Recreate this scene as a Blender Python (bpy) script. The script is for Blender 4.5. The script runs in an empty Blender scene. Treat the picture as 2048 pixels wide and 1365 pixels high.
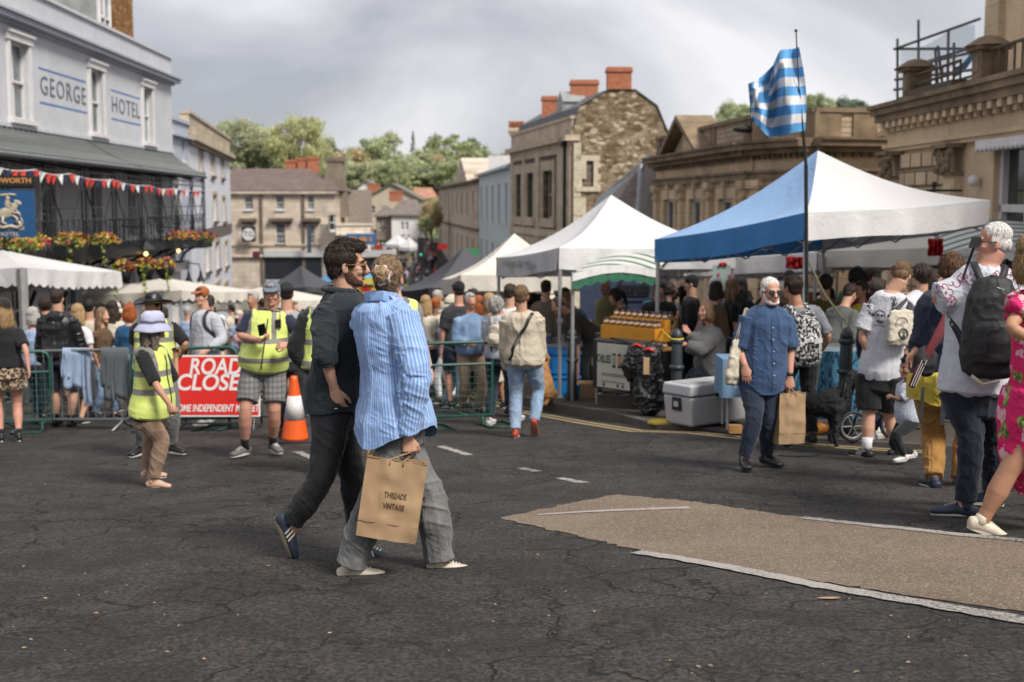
import bpy,bmesh,math,random
import numpy as np
from mathutils import Vector,Matrix,Quaternion
from mathutils.bvhtree import BVHTree
# -------------------------------------------------- camera, sky, sun, exposure
SC=bpy.context.scene
COL=SC.collection
FPX=2560.0
CAMZ=1.4
PITCH=math.atan(277.0/FPX)
cam=bpy.data.cameras.new("camera");camo=bpy.data.objects.new("camera",cam);COL.objects.link(camo)
cam.sensor_width=36.0;cam.lens=FPX/2048*36.0
cam.clip_start=0.1;cam.clip_end=3000
camo.location=(0,0,CAMZ);camo.rotation_euler=(math.pi/2-PITCH,0,0)
cam.dof.use_dof=True;cam.dof.focus_distance=7.1;cam.dof.aperture_fstop=2.6
SC.camera=camo
W=bpy.data.worlds.new("World");SC.world=W;W.use_nodes=True
nt=W.node_tree;N=nt.nodes;L=nt.links;N.clear()
SUN_EL,SUN_ROT=48.0,137.0
wo=N.new('ShaderNodeOutputWorld')
sky=N.new('ShaderNodeTexSky');sky.sky_type='NISHITA';sky.sun_disc=False
sky.sun_elevation=math.radians(SUN_EL);sky.sun_rotation=math.radians(SUN_ROT)
b1=N.new('ShaderNodeBackground');b1.inputs[1].default_value=0.1;L.new(sky.outputs[0],b1.inputs[0])
tc=N.new('ShaderNodeTexCoord');mp=N.new('ShaderNodeMapping');mp.inputs['Scale'].default_value=(1.15,1.0,2.3)
mp.inputs['Location'].default_value=(0.35,0.2,0.1)
L.new(tc.outputs['Generated'],mp.inputs[0])
n1=N.new('ShaderNodeTexNoise');n1.inputs['Scale'].default_value=2.3;n1.inputs['Detail'].default_value=7;n1.inputs['Roughness'].default_value=0.5
n1.inputs['Distortion'].default_value=0.35
L.new(mp.outputs[0],n1.inputs[0])
cr=N.new('ShaderNodeValToRGB');e=cr.color_ramp.elements
e[0].position=0.37;e[0].color=(0.35,0.36,0.40,1)
e[1].position=0.60;e[1].color=(0.74,0.73,0.755,1)
em=cr.color_ramp.elements.new(0.47);em.color=(0.50,0.505,0.54,1)
L.new(n1.outputs[0],cr.inputs[0])
b2=N.new('ShaderNodeBackground');b2.inputs[1].default_value=1.0;L.new(cr.outputs[0],b2.inputs[0])
mx=N.new('ShaderNodeMixShader');mx.inputs[0].default_value=0.94
L.new(b1.outputs[0],mx.inputs[1]);L.new(b2.outputs[0],mx.inputs[2]);L.new(mx.outputs[0],wo.inputs[0])
sl=bpy.data.lights.new("sun",'SUN');sl.energy=3.7;sl.angle=math.radians(16);sl.color=(1.0,0.95,0.87)
so=bpy.data.objects.new("sun",sl);COL.objects.link(so)
az=math.radians(SUN_ROT)
tosun=Vector((math.sin(az)*math.cos(math.radians(SUN_EL)),math.cos(az)*math.cos(math.radians(SUN_EL)),math.sin(math.radians(SUN_EL))))
so.rotation_euler=tosun.to_track_quat('Z','Y').to_euler()
vs=SC.view_settings;vs.view_transform='Standard';vs.look='None';vs.exposure=0.38;vs.gamma=1.0;vs.use_curve_mapping=False
SC.cycles.max_bounces=5;SC.cycles.diffuse_bounces=2;SC.cycles.glossy_bounces=2;SC.cycles.transparent_max_bounces=6
SC.cycles.use_denoising=True
# -------------------------------------------------- geometry of the place
GS,GC=0.086,0.025
_py=[(-30,2.58),(0,0),(66,-5.676),(76,-6.35),(90,-6.8),(108,-6.6),(160,-3.4),(230,2.5),(330,8.0),(450,10.0),(700,12.0)]
def HZ(x,y):
 for(a,za),(b,zb)in zip(_py,_py[1:]):
  if y<=b or b==700:
   z=za+(zb-za)*(y-a)/(b-a);break
 k=max(0.0,min(1.0,(90-y)/40))
 return z+GC*max(-30,min(30,x))*k
def ray(px,py):
 r=Vector(((px-1024)/FPX,0,0));v=(682.5-py)/FPX
 return Vector((r.x,math.cos(PITCH)+v*math.sin(PITCH),-math.sin(PITCH)+v*math.cos(PITCH)))
def P(px,py,d):
 r=ray(px,py);return Vector((0,0,CAMZ))+r*(d/r.y)
def G(px,py,h=0.0):
 r=ray(px,py);n=Vector((-GC,GS,1))
 t=(h-CAMZ)/(r.dot(n));return Vector((0,0,CAMZ))+r*t
def on(x,y,h=0.0):return Vector((x,y,HZ(x,y)+h))
def xat(px,d):return(px-1024)/FPX*d*1.0
# -------------------------------------------------- objects
def tag(o,label=None,cat=None,group=None,kind=None):
 if label:o['label']=label
 if cat:o['category']=cat
 if group:o['group']=group
 if kind:o['kind']=kind
 return o
def thing(name,label,cat,loc,group=None,rz=0.0):
 o=bpy.data.objects.new(name,None);COL.objects.link(o);o.location=loc;o.rotation_euler=(0,0,rz)
 return tag(o,label,cat,group)
def attach(o,parent):
 if parent is not None:
  o.parent=parent
  if parent.type=='EMPTY':o.matrix_parent_inverse=Matrix.Translation(-Vector(parent.location))
 return o
def kids(o):return[c for c in bpy.data.objects if c.parent==o]
def copy_tree(o,loc=None,rz=None,scale=None,label=None,cache={}):
 if o.name not in cache:cache[o.name]=[(c,[(g)for g in kids(c)])for c in kids(o)]
 c=o.copy();COL.objects.link(c)
 if loc is not None:c.location=loc
 if rz is not None:c.rotation_euler=(0,0,rz)
 if scale is not None:c.scale=scale if hasattr(scale,'__len__')else(scale,)*3
 if label:c['label']=label
 out=[]
 for ch,gs in cache[o.name]:
  d=ch.copy();COL.objects.link(d);d.parent=c;d.matrix_parent_inverse=ch.matrix_parent_inverse.copy();out.append(d)
  for g in gs:
   q=g.copy();COL.objects.link(q);q.parent=d;out.append(q)
 return c,out
 # -------------------------------------------------- materials
def srgb(r,g,b):
 f=lambda c:(c/255/12.92)if c/255<=0.04045 else((c/255+0.055)/1.055)**2.4
 return(f(r),f(g),f(b))
_M={}
class NT:
 def __init__(s,name):
  s.m=bpy.data.materials.new(name);s.m.use_nodes=True;s.t=s.m.node_tree;s.t.nodes.clear()
  s.out=s.n('ShaderNodeOutputMaterial');s.b=s.n('ShaderNodeBsdfPrincipled');s.l(s.b.outputs[0],s.out.inputs[0])
  s._tc=None
 def n(s,t,**kw):
  x=s.t.nodes.new(t)
  for k,v in kw.items():setattr(x,k,v)
  return x
 def l(s,a,b):s.t.links.new(a,b)
 def tc(s,which='Object'):
  if s._tc is None:s._tc=s.n('ShaderNodeTexCoord')
  return s._tc.outputs[which]
 def attr(s,name):
  a=s.n('ShaderNodeAttribute');a.attribute_name=name;return a.outputs['Vector']
 def map(s,vec,scale=(1,1,1),loc=(0,0,0),rot=(0,0,0)):
  m=s.n('ShaderNodeMapping');s.l(vec,m.inputs[0]);m.inputs['Scale'].default_value=scale
  m.inputs['Location'].default_value=loc;m.inputs['Rotation'].default_value=rot;return m.outputs[0]
 def noise(s,vec,scale,detail=4,rough=0.55,dist=0.0):
  x=s.n('ShaderNodeTexNoise');s.l(vec,x.inputs[0]);x.inputs['Scale'].default_value=scale
  x.inputs['Detail'].default_value=detail;x.inputs['Roughness'].default_value=rough;x.inputs['Distortion'].default_value=dist
  return x.outputs[0]
 def voro(s,vec,scale,feature='F1',out=0,rnd=1.0):
  x=s.n('ShaderNodeTexVoronoi');x.feature=feature;s.l(vec,x.inputs[0]);x.inputs['Scale'].default_value=scale
  x.inputs['Randomness'].default_value=rnd;return x.outputs[out]
 def ramp(s,fac,stops,interp='LINEAR'):
  r=s.n('ShaderNodeValToRGB');r.color_ramp.interpolation=interp;el=r.color_ramp.elements
  while len(el)<len(stops):el.new(0.5)
  for e,(p,c)in zip(el,stops):
   e.position=p;e.color=(c[0],c[1],c[2],1)if hasattr(c,'__len__')else(c,c,c,1)
  s.l(fac,r.inputs[0]);return r.outputs[0]
 def mix(s,fac,a,b,mode='MIX'):
  x=s.n('ShaderNodeMix');x.data_type='RGBA';x.blend_type=mode
  for i,v in((0,fac),(6,a),(7,b)):
   if hasattr(v,'is_linked')or hasattr(v,'links'):s.l(v,x.inputs[i])
   else:x.inputs[i].default_value=v if i==0 else(v[0],v[1],v[2],1)
  return x.outputs[2]
 def math(s,op,a,b=0.0,c=0.0):
  x=s.n('ShaderNodeMath');x.operation=op
  for i,v in enumerate((a,b,c)):
   if hasattr(v,'links'):s.l(v,x.inputs[i])
   else:x.inputs[i].default_value=v
  return x.outputs[0]
 def sep(s,v):
  x=s.n('ShaderNodeSeparateXYZ');s.l(v,x.inputs[0]);return x.outputs
 def bump(s,h,strength=0.3,dist=0.02):
  x=s.n('ShaderNodeBump');x.inputs['Strength'].default_value=strength;x.inputs['Distance'].default_value=dist
  s.l(h,x.inputs['Height']);s.l(x.outputs[0],s.b.inputs['Normal']);return x
 def set(s,color=None,rough=None,metal=None,spec=None):
  B=s.b.inputs
  if color is not None:
   if hasattr(color,'links'):s.l(color,B['Base Color'])
   else:B['Base Color'].default_value=(*color[:3],1)
  if rough is not None:
   if hasattr(rough,'links'):s.l(rough,B['Roughness'])
   else:B['Roughness'].default_value=rough
  if metal is not None:B['Metallic'].default_value=metal
  if spec is not None:B['Specular IOR Level'].default_value=spec
  return s
def mul(c,k):return tuple(min(1,v*k)for v in c)
def plain(name,col,rough=0.6,var=0.12,scale=6.0,bump=0.15,bscale=None,metal=0.0,dirt=None,spec=0.5):
 """painted or solid surface with a little uneven colour"""
 key=('plain',name)
 if key in _M:return _M[key]
 s=NT(name);v=s.tc()
 n=s.noise(v,scale,5)
 c=s.ramp(n,[(0.3,mul(col,1-var)),(0.7,mul(col,1+var))])
 if dirt:
  n2=s.noise(v,scale*0.35,6,0.65)
  c=s.mix(s.ramp(n2,[(0.52,0.0),(0.75,0.8)]),c,dirt)
 s.set(c,rough,metal,spec)
 if bump:s.bump(s.noise(v,bscale or scale*6,3),bump,0.01)
 _M[key]=s.m;return s.m
def cloth(name,col,rough=0.92,var=0.12,weave=260,kind=None,col2=None,k=1.0):
 key=('cloth',name)
 if key in _M:return _M[key]
 s=NT(name);v=s.tc();body=s.attr('body');limb=s.attr('limb')
 n=s.noise(v,7.0,5)
 c=s.ramp(n,[(0.3,mul(col,1-var)),(0.72,mul(col,1+var))])
 hgt=s.noise(v,weave,2)
 if kind=='stripe':
  x=s.sep(limb)
  w=s.math('SINE',s.math('MULTIPLY',x[0],2*math.pi/(0.0145*k)))
  w3=s.noise(s.map(limb,(60,4,4)),3,2)
  m=s.ramp(s.math('ADD',w,s.math('MULTIPLY',s.math('SUBTRACT',w3,0.5),1.2)),[(0.0,0.0),(0.9,1.0)])
  c=s.mix(m,c,col2)
 elif kind=='plaid':
  x=s.sep(body)
  a=s.math('SINE',s.math('MULTIPLY',x[0],2*math.pi/0.045));b=s.math('SINE',s.math('MULTIPLY',x[2],2*math.pi/0.055))
  c=s.mix(s.math('MULTIPLY',s.ramp(a,[(0.0,0),(0.5,1)]),0.55),c,col2)
  c=s.mix(s.math('MULTIPLY',s.ramp(b,[(0.0,0),(0.5,1)]),0.55),c,col2)
  a2=s.math('SINE',s.math('MULTIPLY',x[0],2*math.pi/0.011));c=s.mix(s.math('MULTIPLY',s.ramp(a2,[(0,0),(1,1)]),0.25),c,col2)
 elif kind=='denim':
  x=s.noise(s.map(v,(1,1,0.35)),5,5,0.6)
  c=s.mix(s.ramp(x,[(0.42,0),(0.72,1)]),c,col2)
  f=s.noise(s.map(v,(180,180,20)),3,2);c=s.mix(s.math('MULTIPLY',s.ramp(f,[(0.45,0),(0.6,1)]),0.3),c,col2)
 elif kind=='leopard':
  e=s.voro(v,34,'F1',0);big=s.noise(v,40,2)
  ring=s.ramp(s.math('ADD',e,s.math('MULTIPLY',big,0.25)),[(0.30,0.55),(0.42,1),(0.62,1),(0.66,0)])
  c=s.mix(ring,c,col2)
 elif kind=='patches':
  e=s.noise(s.map(body,(1,1,0.75)),42,1,0.4,0.8)
  c=s.mix(s.ramp(e,[(0.50,0),(0.54,1)]),c,col2)
 elif kind=='flecks':
  e=s.voro(v,26,'F1',0);c=s.mix(s.ramp(e,[(0.22,1),(0.30,0)]),c,col2)
 elif kind=='denimshirt':
  f=s.noise(s.map(v,(240,240,40)),3,2);c=s.mix(s.math('MULTIPLY',s.ramp(f,[(0.4,0),(0.65,1)]),0.5),c,col2)
 s.set(c,rough,0,0.25)
 s.b.inputs['Sheen Weight'].default_value=0.15
 s.bump(s.math('ADD',hgt,s.math('MULTIPLY',s.noise(v,40,4,0.6),2.5)),0.35,0.004)
 _M[key]=s.m;return s.m
def skin(name,col):
 key=('skin',name)
 if key in _M:return _M[key]
 s=NT(name);v=s.tc();n=s.noise(v,14,5)
 c=s.ramp(n,[(0.3,mul(col,0.86)),(0.7,(min(1,col[0]*1.08),col[1]*1.1,col[2]*1.1))])
 s.set(c,0.55,0,0.35);s.b.inputs['Subsurface Weight'].default_value=0.08;s.b.inputs['Subsurface Radius'].default_value=(0.02,0.008,0.004)
 s.bump(s.noise(v,160,3),0.15,0.003);_M[key]=s.m;return s.m
def hairm(name,col,k=1.0):
 key=('hair',name)
 if key in _M:return _M[key]
 s=NT(name);v=s.attr('body');n=s.noise(s.map(v,(110,34,30)),1.6,5,0.7)
 c=s.ramp(n,[(0.36,mul(col,0.4)),(0.5,col),(0.66,mul(col,1.8))])
 s.set(c,0.5,0,0.4);s.bump(n,0.9,0.012);_M[key]=s.m;return s.m
def emit(name,col,st):
 s=NT(name);s.set(col,0.5);s.b.inputs['Emission Color'].default_value=(*col,1);s.b.inputs['Emission Strength'].default_value=st;return s.m
 # -------------------------------------------------- mesh builder
class MB:
 def __init__(s):s.v=[];s.f=[];s.mi=[];s.cur=0
 def add(s,vs,fs):
  o=len(s.v);s.v+=[tuple(v)for v in vs];s.f+=[tuple(i+o for i in f)for f in fs];s.mi+=[s.cur]*len(fs);return s
 def obox(s,c,ax,ay,az):
  c,ax,ay,az=map(Vector,(c,ax,ay,az))
  vs=[c+sx*ax+sy*ay+sz*az for sx in(-1,1)for sy in(-1,1)for sz in(-1,1)]
  return s.add(vs,[(0,1,3,2),(4,6,7,5),(0,4,5,1),(2,3,7,6),(0,2,6,4),(1,5,7,3)])
 def box(s,x0,x1,y0,y1,z0,z1):
  return s.obox(((x0+x1)/2,(y0+y1)/2,(z0+z1)/2),((x1-x0)/2,0,0),(0,(y1-y0)/2,0),(0,0,(z1-z0)/2))
 def quad(s,a,b,c,d):return s.add([a,b,c,d],[(0,1,2,3)])
 def loft(s,pts,rad,side=None,n=12,cap=0.5):
  """tube through pts; rad = r or (rx, ry); side = vector or list; rounded caps"""
  pts=[Vector(p)for p in pts];m=len(pts)
  R=[(r,r)if not hasattr(r,'__len__')else r for r in rad]
  if cap:
   t0=(pts[0]-pts[1]).normalized();t1=(pts[-1]-pts[-2]).normalized()
   a,b=R[0],R[-1]
   pa=[pts[0]+t0*min(a)*cap*q for q in(0.95,0.7)];ra=[(a[0]*.35,a[1]*.35),(a[0]*.75,a[1]*.75)]
   pb=[pts[-1]+t1*min(b)*cap*q for q in(0.7,0.95)];rb=[(b[0]*.75,b[1]*.75),(b[0]*.35,b[1]*.35)]
   pts=pa+pts+pb;R=ra+R+rb
   if isinstance(side,list):side=[side[0]]*2+side+[side[-1]]*2
  k=len(pts);vs=[];prev=None
  for i in range(k):
   t=(pts[min(i+1,k-1)]-pts[max(i-1,0)])
   t=t.normalized()if t.length>1e-9 else Vector((0,0,1))
   sd=side[i]if isinstance(side,list)else side
   if sd is None:sd=prev if prev is not None else(Vector((1,0,0))if abs(t.x)<0.8 else Vector((0,1,0)))
   sd=Vector(sd);sd=(sd-t*sd.dot(t))
   sd=sd.normalized()if sd.length>1e-6 else t.orthogonal().normalized()
   prev=sd;up=t.cross(sd)
   for j in range(n):
    a=2*math.pi*j/n
    vs.append(pts[i]+sd*math.cos(a)*R[i][0]+up*math.sin(a)*R[i][1])
  fs=[(i*n+j,i*n+(j+1)%n,(i+1)*n+(j+1)%n,(i+1)*n+j)for i in range(k-1)for j in range(n)]
  fs+=[tuple(range(n-1,-1,-1)),tuple((k-1)*n+j for j in range(n))]
  return s.add(vs,fs)
 def tube(s,a,b,r,n=8):return s.loft([a,b],[r,r],None,n,0)
 def poly(s,pts,r,n=6):
  return s.loft(pts,[r]*len(pts),None,n,0)
 def ell(s,c,ax,ay,az,n=14,m=9):
  c,ax,ay,az=map(Vector,(c,ax,ay,az));vs=[c+az]
  for i in range(1,m):
   th=math.pi*i/m
   for j in range(n):
    ph=2*math.pi*j/n
    vs.append(c+ax*(math.sin(th)*math.cos(ph))+ay*(math.sin(th)*math.sin(ph))+az*math.cos(th))
  vs.append(c-az);fs=[(0,1+(j+1)%n,1+j)[::-1]for j in range(n)]
  for i in range(m-2):
   for j in range(n):
    a=1+i*n+j;b=1+i*n+(j+1)%n;fs.append((a,a+n,b+n,b))
  q=len(vs)-1;o=1+(m-2)*n
  fs+=[(q,o+j,o+(j+1)%n)[::-1]for j in range(n)]
  return s.add(vs,fs)
 def sph(s,c,r,n=10,m=7):return s.ell(c,(r,0,0),(0,r,0),(0,0,r),n,m)
 def lathe(s,c,prof,n=16):
  c=Vector(c);vs=[c+Vector((r*math.cos(2*math.pi*j/n),r*math.sin(2*math.pi*j/n),z))for r,z in prof for j in range(n)]
  k=len(prof);fs=[(i*n+j,i*n+(j+1)%n,(i+1)*n+(j+1)%n,(i+1)*n+j)for i in range(k-1)for j in range(n)]
  fs+=[tuple(range(n-1,-1,-1)),tuple((k-1)*n+j for j in range(n))]
  return s.add(vs,fs)
 def prism(s,pts2,z0,z1):
  n=len(pts2);vs=[(x,y,z0)for x,y in pts2]+[(x,y,z1)for x,y in pts2]
  return s.add(vs,[tuple(range(n-1,-1,-1)),tuple(range(n,2*n))]+[(i,(i+1)%n,n+(i+1)%n,n+i)for i in range(n)])
 def extr(s,pts3,off):
  n=len(pts3);off=Vector(off);p=[Vector(q)for q in pts3]
  return s.add(p+[q+off for q in p],[tuple(range(n-1,-1,-1)),tuple(range(n,2*n))]+[(i,(i+1)%n,n+(i+1)%n,n+i)for i in range(n)])
 def grid(s,fn,nu,nv):
  vs=[fn(i/nu,j/nv)for i in range(nu+1)for j in range(nv+1)]
  return s.add(vs,[(i*(nv+1)+j,(i+1)*(nv+1)+j,(i+1)*(nv+1)+j+1,i*(nv+1)+j+1)for i in range(nu)for j in range(nv)])
 def mesh(s,name):
  me=bpy.data.meshes.new(name);me.from_pydata(s.v,[],s.f);me.update()
  return me
 def build(s,name,mats,parent=None,smooth=False,fix=True):
  me=s.mesh(name)
  for m in(mats if isinstance(mats,(list,tuple))else[mats]):me.materials.append(m)
  me.polygons.foreach_set('material_index',s.mi)
  if smooth:me.polygons.foreach_set('use_smooth',[True]*len(s.f))
  if fix:
   bm=bmesh.new();bm.from_mesh(me);bmesh.ops.recalc_face_normals(bm,faces=bm.faces);bm.to_mesh(me);bm.free()
  o=bpy.data.objects.new(name,me);COL.objects.link(o);attach(o,parent);return o
_rng=np.random.RandomState(7);_perm=_rng.permutation(256);_perm=np.concatenate([_perm,_perm]);_val=_rng.rand(256)*2-1
def vnoise(p):
 i=np.floor(p).astype(int);f=p-i;f=f*f*(3-2*f);i&=255
 def h(a,b,c):return _val[_perm[(_perm[(_perm[a&255]+b)&255]+c)&255]]
 r=0
 for dx in(0,1):
  for dy in(0,1):
   for dz in(0,1):
    w=(f[:,0]if dx else 1-f[:,0])*(f[:,1]if dy else 1-f[:,1])*(f[:,2]if dz else 1-f[:,2])
    r=r+w*h(i[:,0]+dx,i[:,1]+dy,i[:,2]+dz)
 return r
def co_of(me):
 a=np.empty(len(me.vertices)*3);me.vertices.foreach_get('co',a);return a.reshape(-1,3)
def no_of(me):
 a=np.empty(len(me.vertices)*3);me.vertices.foreach_get('normal',a);return a.reshape(-1,3)
def remeshed(mb,voxel,smooth=3,name='m'):
 """one closed surface round everything in mb"""
 me=mb.mesh(name);o=bpy.data.objects.new('tmp',me);COL.objects.link(o)
 r=o.modifiers.new('r','REMESH');r.mode='VOXEL';r.voxel_size=voxel
 if smooth:sm=o.modifiers.new('s','SMOOTH');sm.factor=0.5;sm.iterations=smooth
 dg=bpy.context.evaluated_depsgraph_get();out=bpy.data.meshes.new_from_object(o.evaluated_get(dg),depsgraph=dg);out.name=name
 bpy.data.objects.remove(o);bpy.data.meshes.remove(me)
 out.polygons.foreach_set('use_smooth',[True]*len(out.polygons));return out
def obj(me,name,mats,parent=None):
 me.materials.clear()
 for m in(mats if isinstance(mats,(list,tuple))else[mats]):me.materials.append(m)
 o=bpy.data.objects.new(name,me);COL.objects.link(o);attach(o,parent);return o
def text_mesh(txt,size,ext=0.004,bold=0.0,space=1.0,align='CENTER',shear=0.0,res=2):
 cu=bpy.data.curves.new('t','FONT');cu.body=txt;cu.size=size;cu.extrude=ext;cu.offset=bold;cu.space_character=space
 cu.align_x=align;cu.align_y='CENTER';cu.shear=shear;cu.resolution_u=res
 o=bpy.data.objects.new('t',cu);COL.objects.link(o)
 dg=bpy.context.evaluated_depsgraph_get();me=bpy.data.meshes.new_from_object(o.evaluated_get(dg),depsgraph=dg)
 bpy.data.objects.remove(o);return me
def text(name,txt,size,origin,right,up,mat,parent,ext=0.004,bold=0.0,width=None,**kw):
 me=text_mesh(txt,size,ext,bold,**kw);right=Vector(right).normalized();up=Vector(up);up=(up-right*up.dot(right)).normalized();nn=right.cross(up)
 c=co_of(me)
 if width:c[:,0]*=width/max(1e-6,(c[:,0].max()-c[:,0].min()))
 M3=np.array([list(right),list(up),list(nn)]);c=c@M3+np.array(list(origin))
 me.vertices.foreach_set('co',c.ravel());me.update();return obj(me,name,mat,parent)
 # -------------------------------------------------- facades
class Fac:
 """a vertical wall from A to B on plan; s runs from A to B, out is the side the camera sees"""
 def __init__(f,A,B,flip=False):
  f.A=Vector((A[0],A[1],0));f.B=Vector((B[0],B[1],0));f.L=(f.B-f.A).length;f.d=(f.B-f.A)/f.L
  n=Vector((f.d.y,-f.d.x,0))
  if n.dot(-(f.A+f.B)/2)<0:n=-n
  f.n=n
 def pt(f,s,z,o=0.0):v=f.A+f.d*s+f.n*o;v.z=z;return v
 def hit(f,px,py,o=0.0):
  r=ray(px,py);A=f.A+f.n*o;t=(A-Vector((0,0,CAMZ))).dot(f.n)/r.dot(f.n)
  q=Vector((0,0,CAMZ))+r*t;return((q-f.A).dot(f.d),q.z)
 def rect(f,mb,s0,s1,z0,z1,o0,o1):
  c=f.pt((s0+s1)/2,(z0+z1)/2,(o0+o1)/2)
  return mb.obox(c,f.d*abs(s1-s0)/2,f.n*abs(o1-o0)/2,(0,0,abs(z1-z0)/2))
 def wall(f,mb,s0,s1,z0,z1,holes=(),depth=0.22,back=5.0,top=True):
  ss=sorted({s0,s1,*[h[i]for h in holes for i in(0,1)if s0<h[i]<s1]});zs=sorted({z0,z1,*[h[i]for h in holes for i in(2,3)if z0<h[i]<z1]})
  for a,b in zip(ss,ss[1:]):
   for c,d in zip(zs,zs[1:]):
    m,q=(a+b)/2,(c+d)/2
    if any(h[0]<m<h[1]and h[2]<q<h[3]for h in holes):continue
    mb.quad(f.pt(a,c),f.pt(b,c),f.pt(b,d),f.pt(a,d))
  for h in holes:
   a,b,c,d=h[:4];e=-depth
   mb.quad(f.pt(a,c),f.pt(b,c),f.pt(b,c,e),f.pt(a,c,e));mb.quad(f.pt(a,d),f.pt(b,d),f.pt(b,d,e),f.pt(a,d,e))
   mb.quad(f.pt(a,c),f.pt(a,d),f.pt(a,d,e),f.pt(a,c,e));mb.quad(f.pt(b,c),f.pt(b,d),f.pt(b,d,e),f.pt(b,c,e))
  if back:
   mb.quad(f.pt(s0,z0),f.pt(s0,z1),f.pt(s0,z1,-back),f.pt(s0,z0,-back));mb.quad(f.pt(s1,z0),f.pt(s1,z1),f.pt(s1,z1,-back),f.pt(s1,z0,-back))
   mb.quad(f.pt(s0,z0,-back),f.pt(s1,z0,-back),f.pt(s1,z1,-back),f.pt(s0,z1,-back))
   if top:mb.quad(f.pt(s0,z1),f.pt(s1,z1),f.pt(s1,z1,-back),f.pt(s0,z1,-back))
 def window(f,parent,h,cols=2,rows=2,frame=None,glass=None,bar=0.045,depth=0.18,sash=True,curtain=None,surround=None,sill=None,head=None,blur=False):
  a,b,c,d=h[:4];e=-depth;m=MB();w=bar
  f.rect(m,a,b,c,c+w*1.6,e-.03,e+.05);f.rect(m,a,b,d-w,d,e-.03,e+.05)
  f.rect(m,a,a+w,c+w*1.6,d-w,e-.03,e+.05);f.rect(m,b-w,b,c+w*1.6,d-w,e-.03,e+.05)
  if sash:f.rect(m,a+w,b-w,(c+d)/2-w*.6,(c+d)/2+w*.6,e-.02,e+.07)
  for i in range(1,cols):x=a+(b-a)*i/cols;f.rect(m,x-w*.3,x+w*.3,c+w*1.6,d-w,e-.01,e+.03)
  for i in range(1,rows):
   z=c+(d-c)*i/rows
   if sash and abs(z-(c+d)/2)<0.05:continue
   f.rect(m,a+w,b-w,z-w*.3,z+w*.3,e-.012,e+.028)
  o=m.build('window',frame,parent)
  g=MB();g.quad(f.pt(a,c,e),f.pt(b,c,e),f.pt(b,d,e),f.pt(a,d,e));g.build('pane',glass,o)
  if curtain:
   q=MB();q.grid(lambda u,v:f.pt(a+w+u*(b-a)*.36,c+w+v*(d-c-2*w),e-.10-.03*math.sin(u*24)),24,1)
   q.grid(lambda u,v:f.pt(b-w-u*(b-a)*.16,c+w+v*(d-c-2*w),e-.10-.03*math.sin(u*14)),12,1)
   q.build('curtain',curtain,o)
  if surround:
   t=surround[1];q=MB()
   f.rect(q,a-t,a,c,d,-.02,.06);f.rect(q,b,b+t,c,d,-.02,.06);f.rect(q,a-t-.05,b+t+.05,d,d+t,-.02,.09)
   f.rect(q,a-t-.07,b+t+.07,d+t,d+t+.06,-.02,.15);f.rect(q,a-t-.06,b+t+.06,c-.1,c,-.02,.16)
   q.build('window_surround',surround[0],o)
  elif sill:
   q=MB();f.rect(q,a-.08,b+.08,c-.1,c,-.02,.12)
   if head:f.rect(q,a-.12,b+.12,d+.12,d+.24,-.02,.22);f.rect(q,a-.05,b+.05,d,d+.12,-.02,.06)
   q.build('window_sill',frame if sill is True else sill,o)
  return o
def glassm(name,col=(0.02,0.025,0.03),rough=0.08):
 key=('g',name)
 if key in _M:return _M[key]
 s=NT(name);v=s.tc();n=s.noise(v,1.3,3)
 s.set(s.ramp(n,[(0.35,mul(col,0.6)),(0.65,mul(col,2.2))]),rough,0,0.5)
 s.bump(s.noise(v,2.5,2),0.08,0.02);_M[key]=s.m;return s.m
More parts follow.
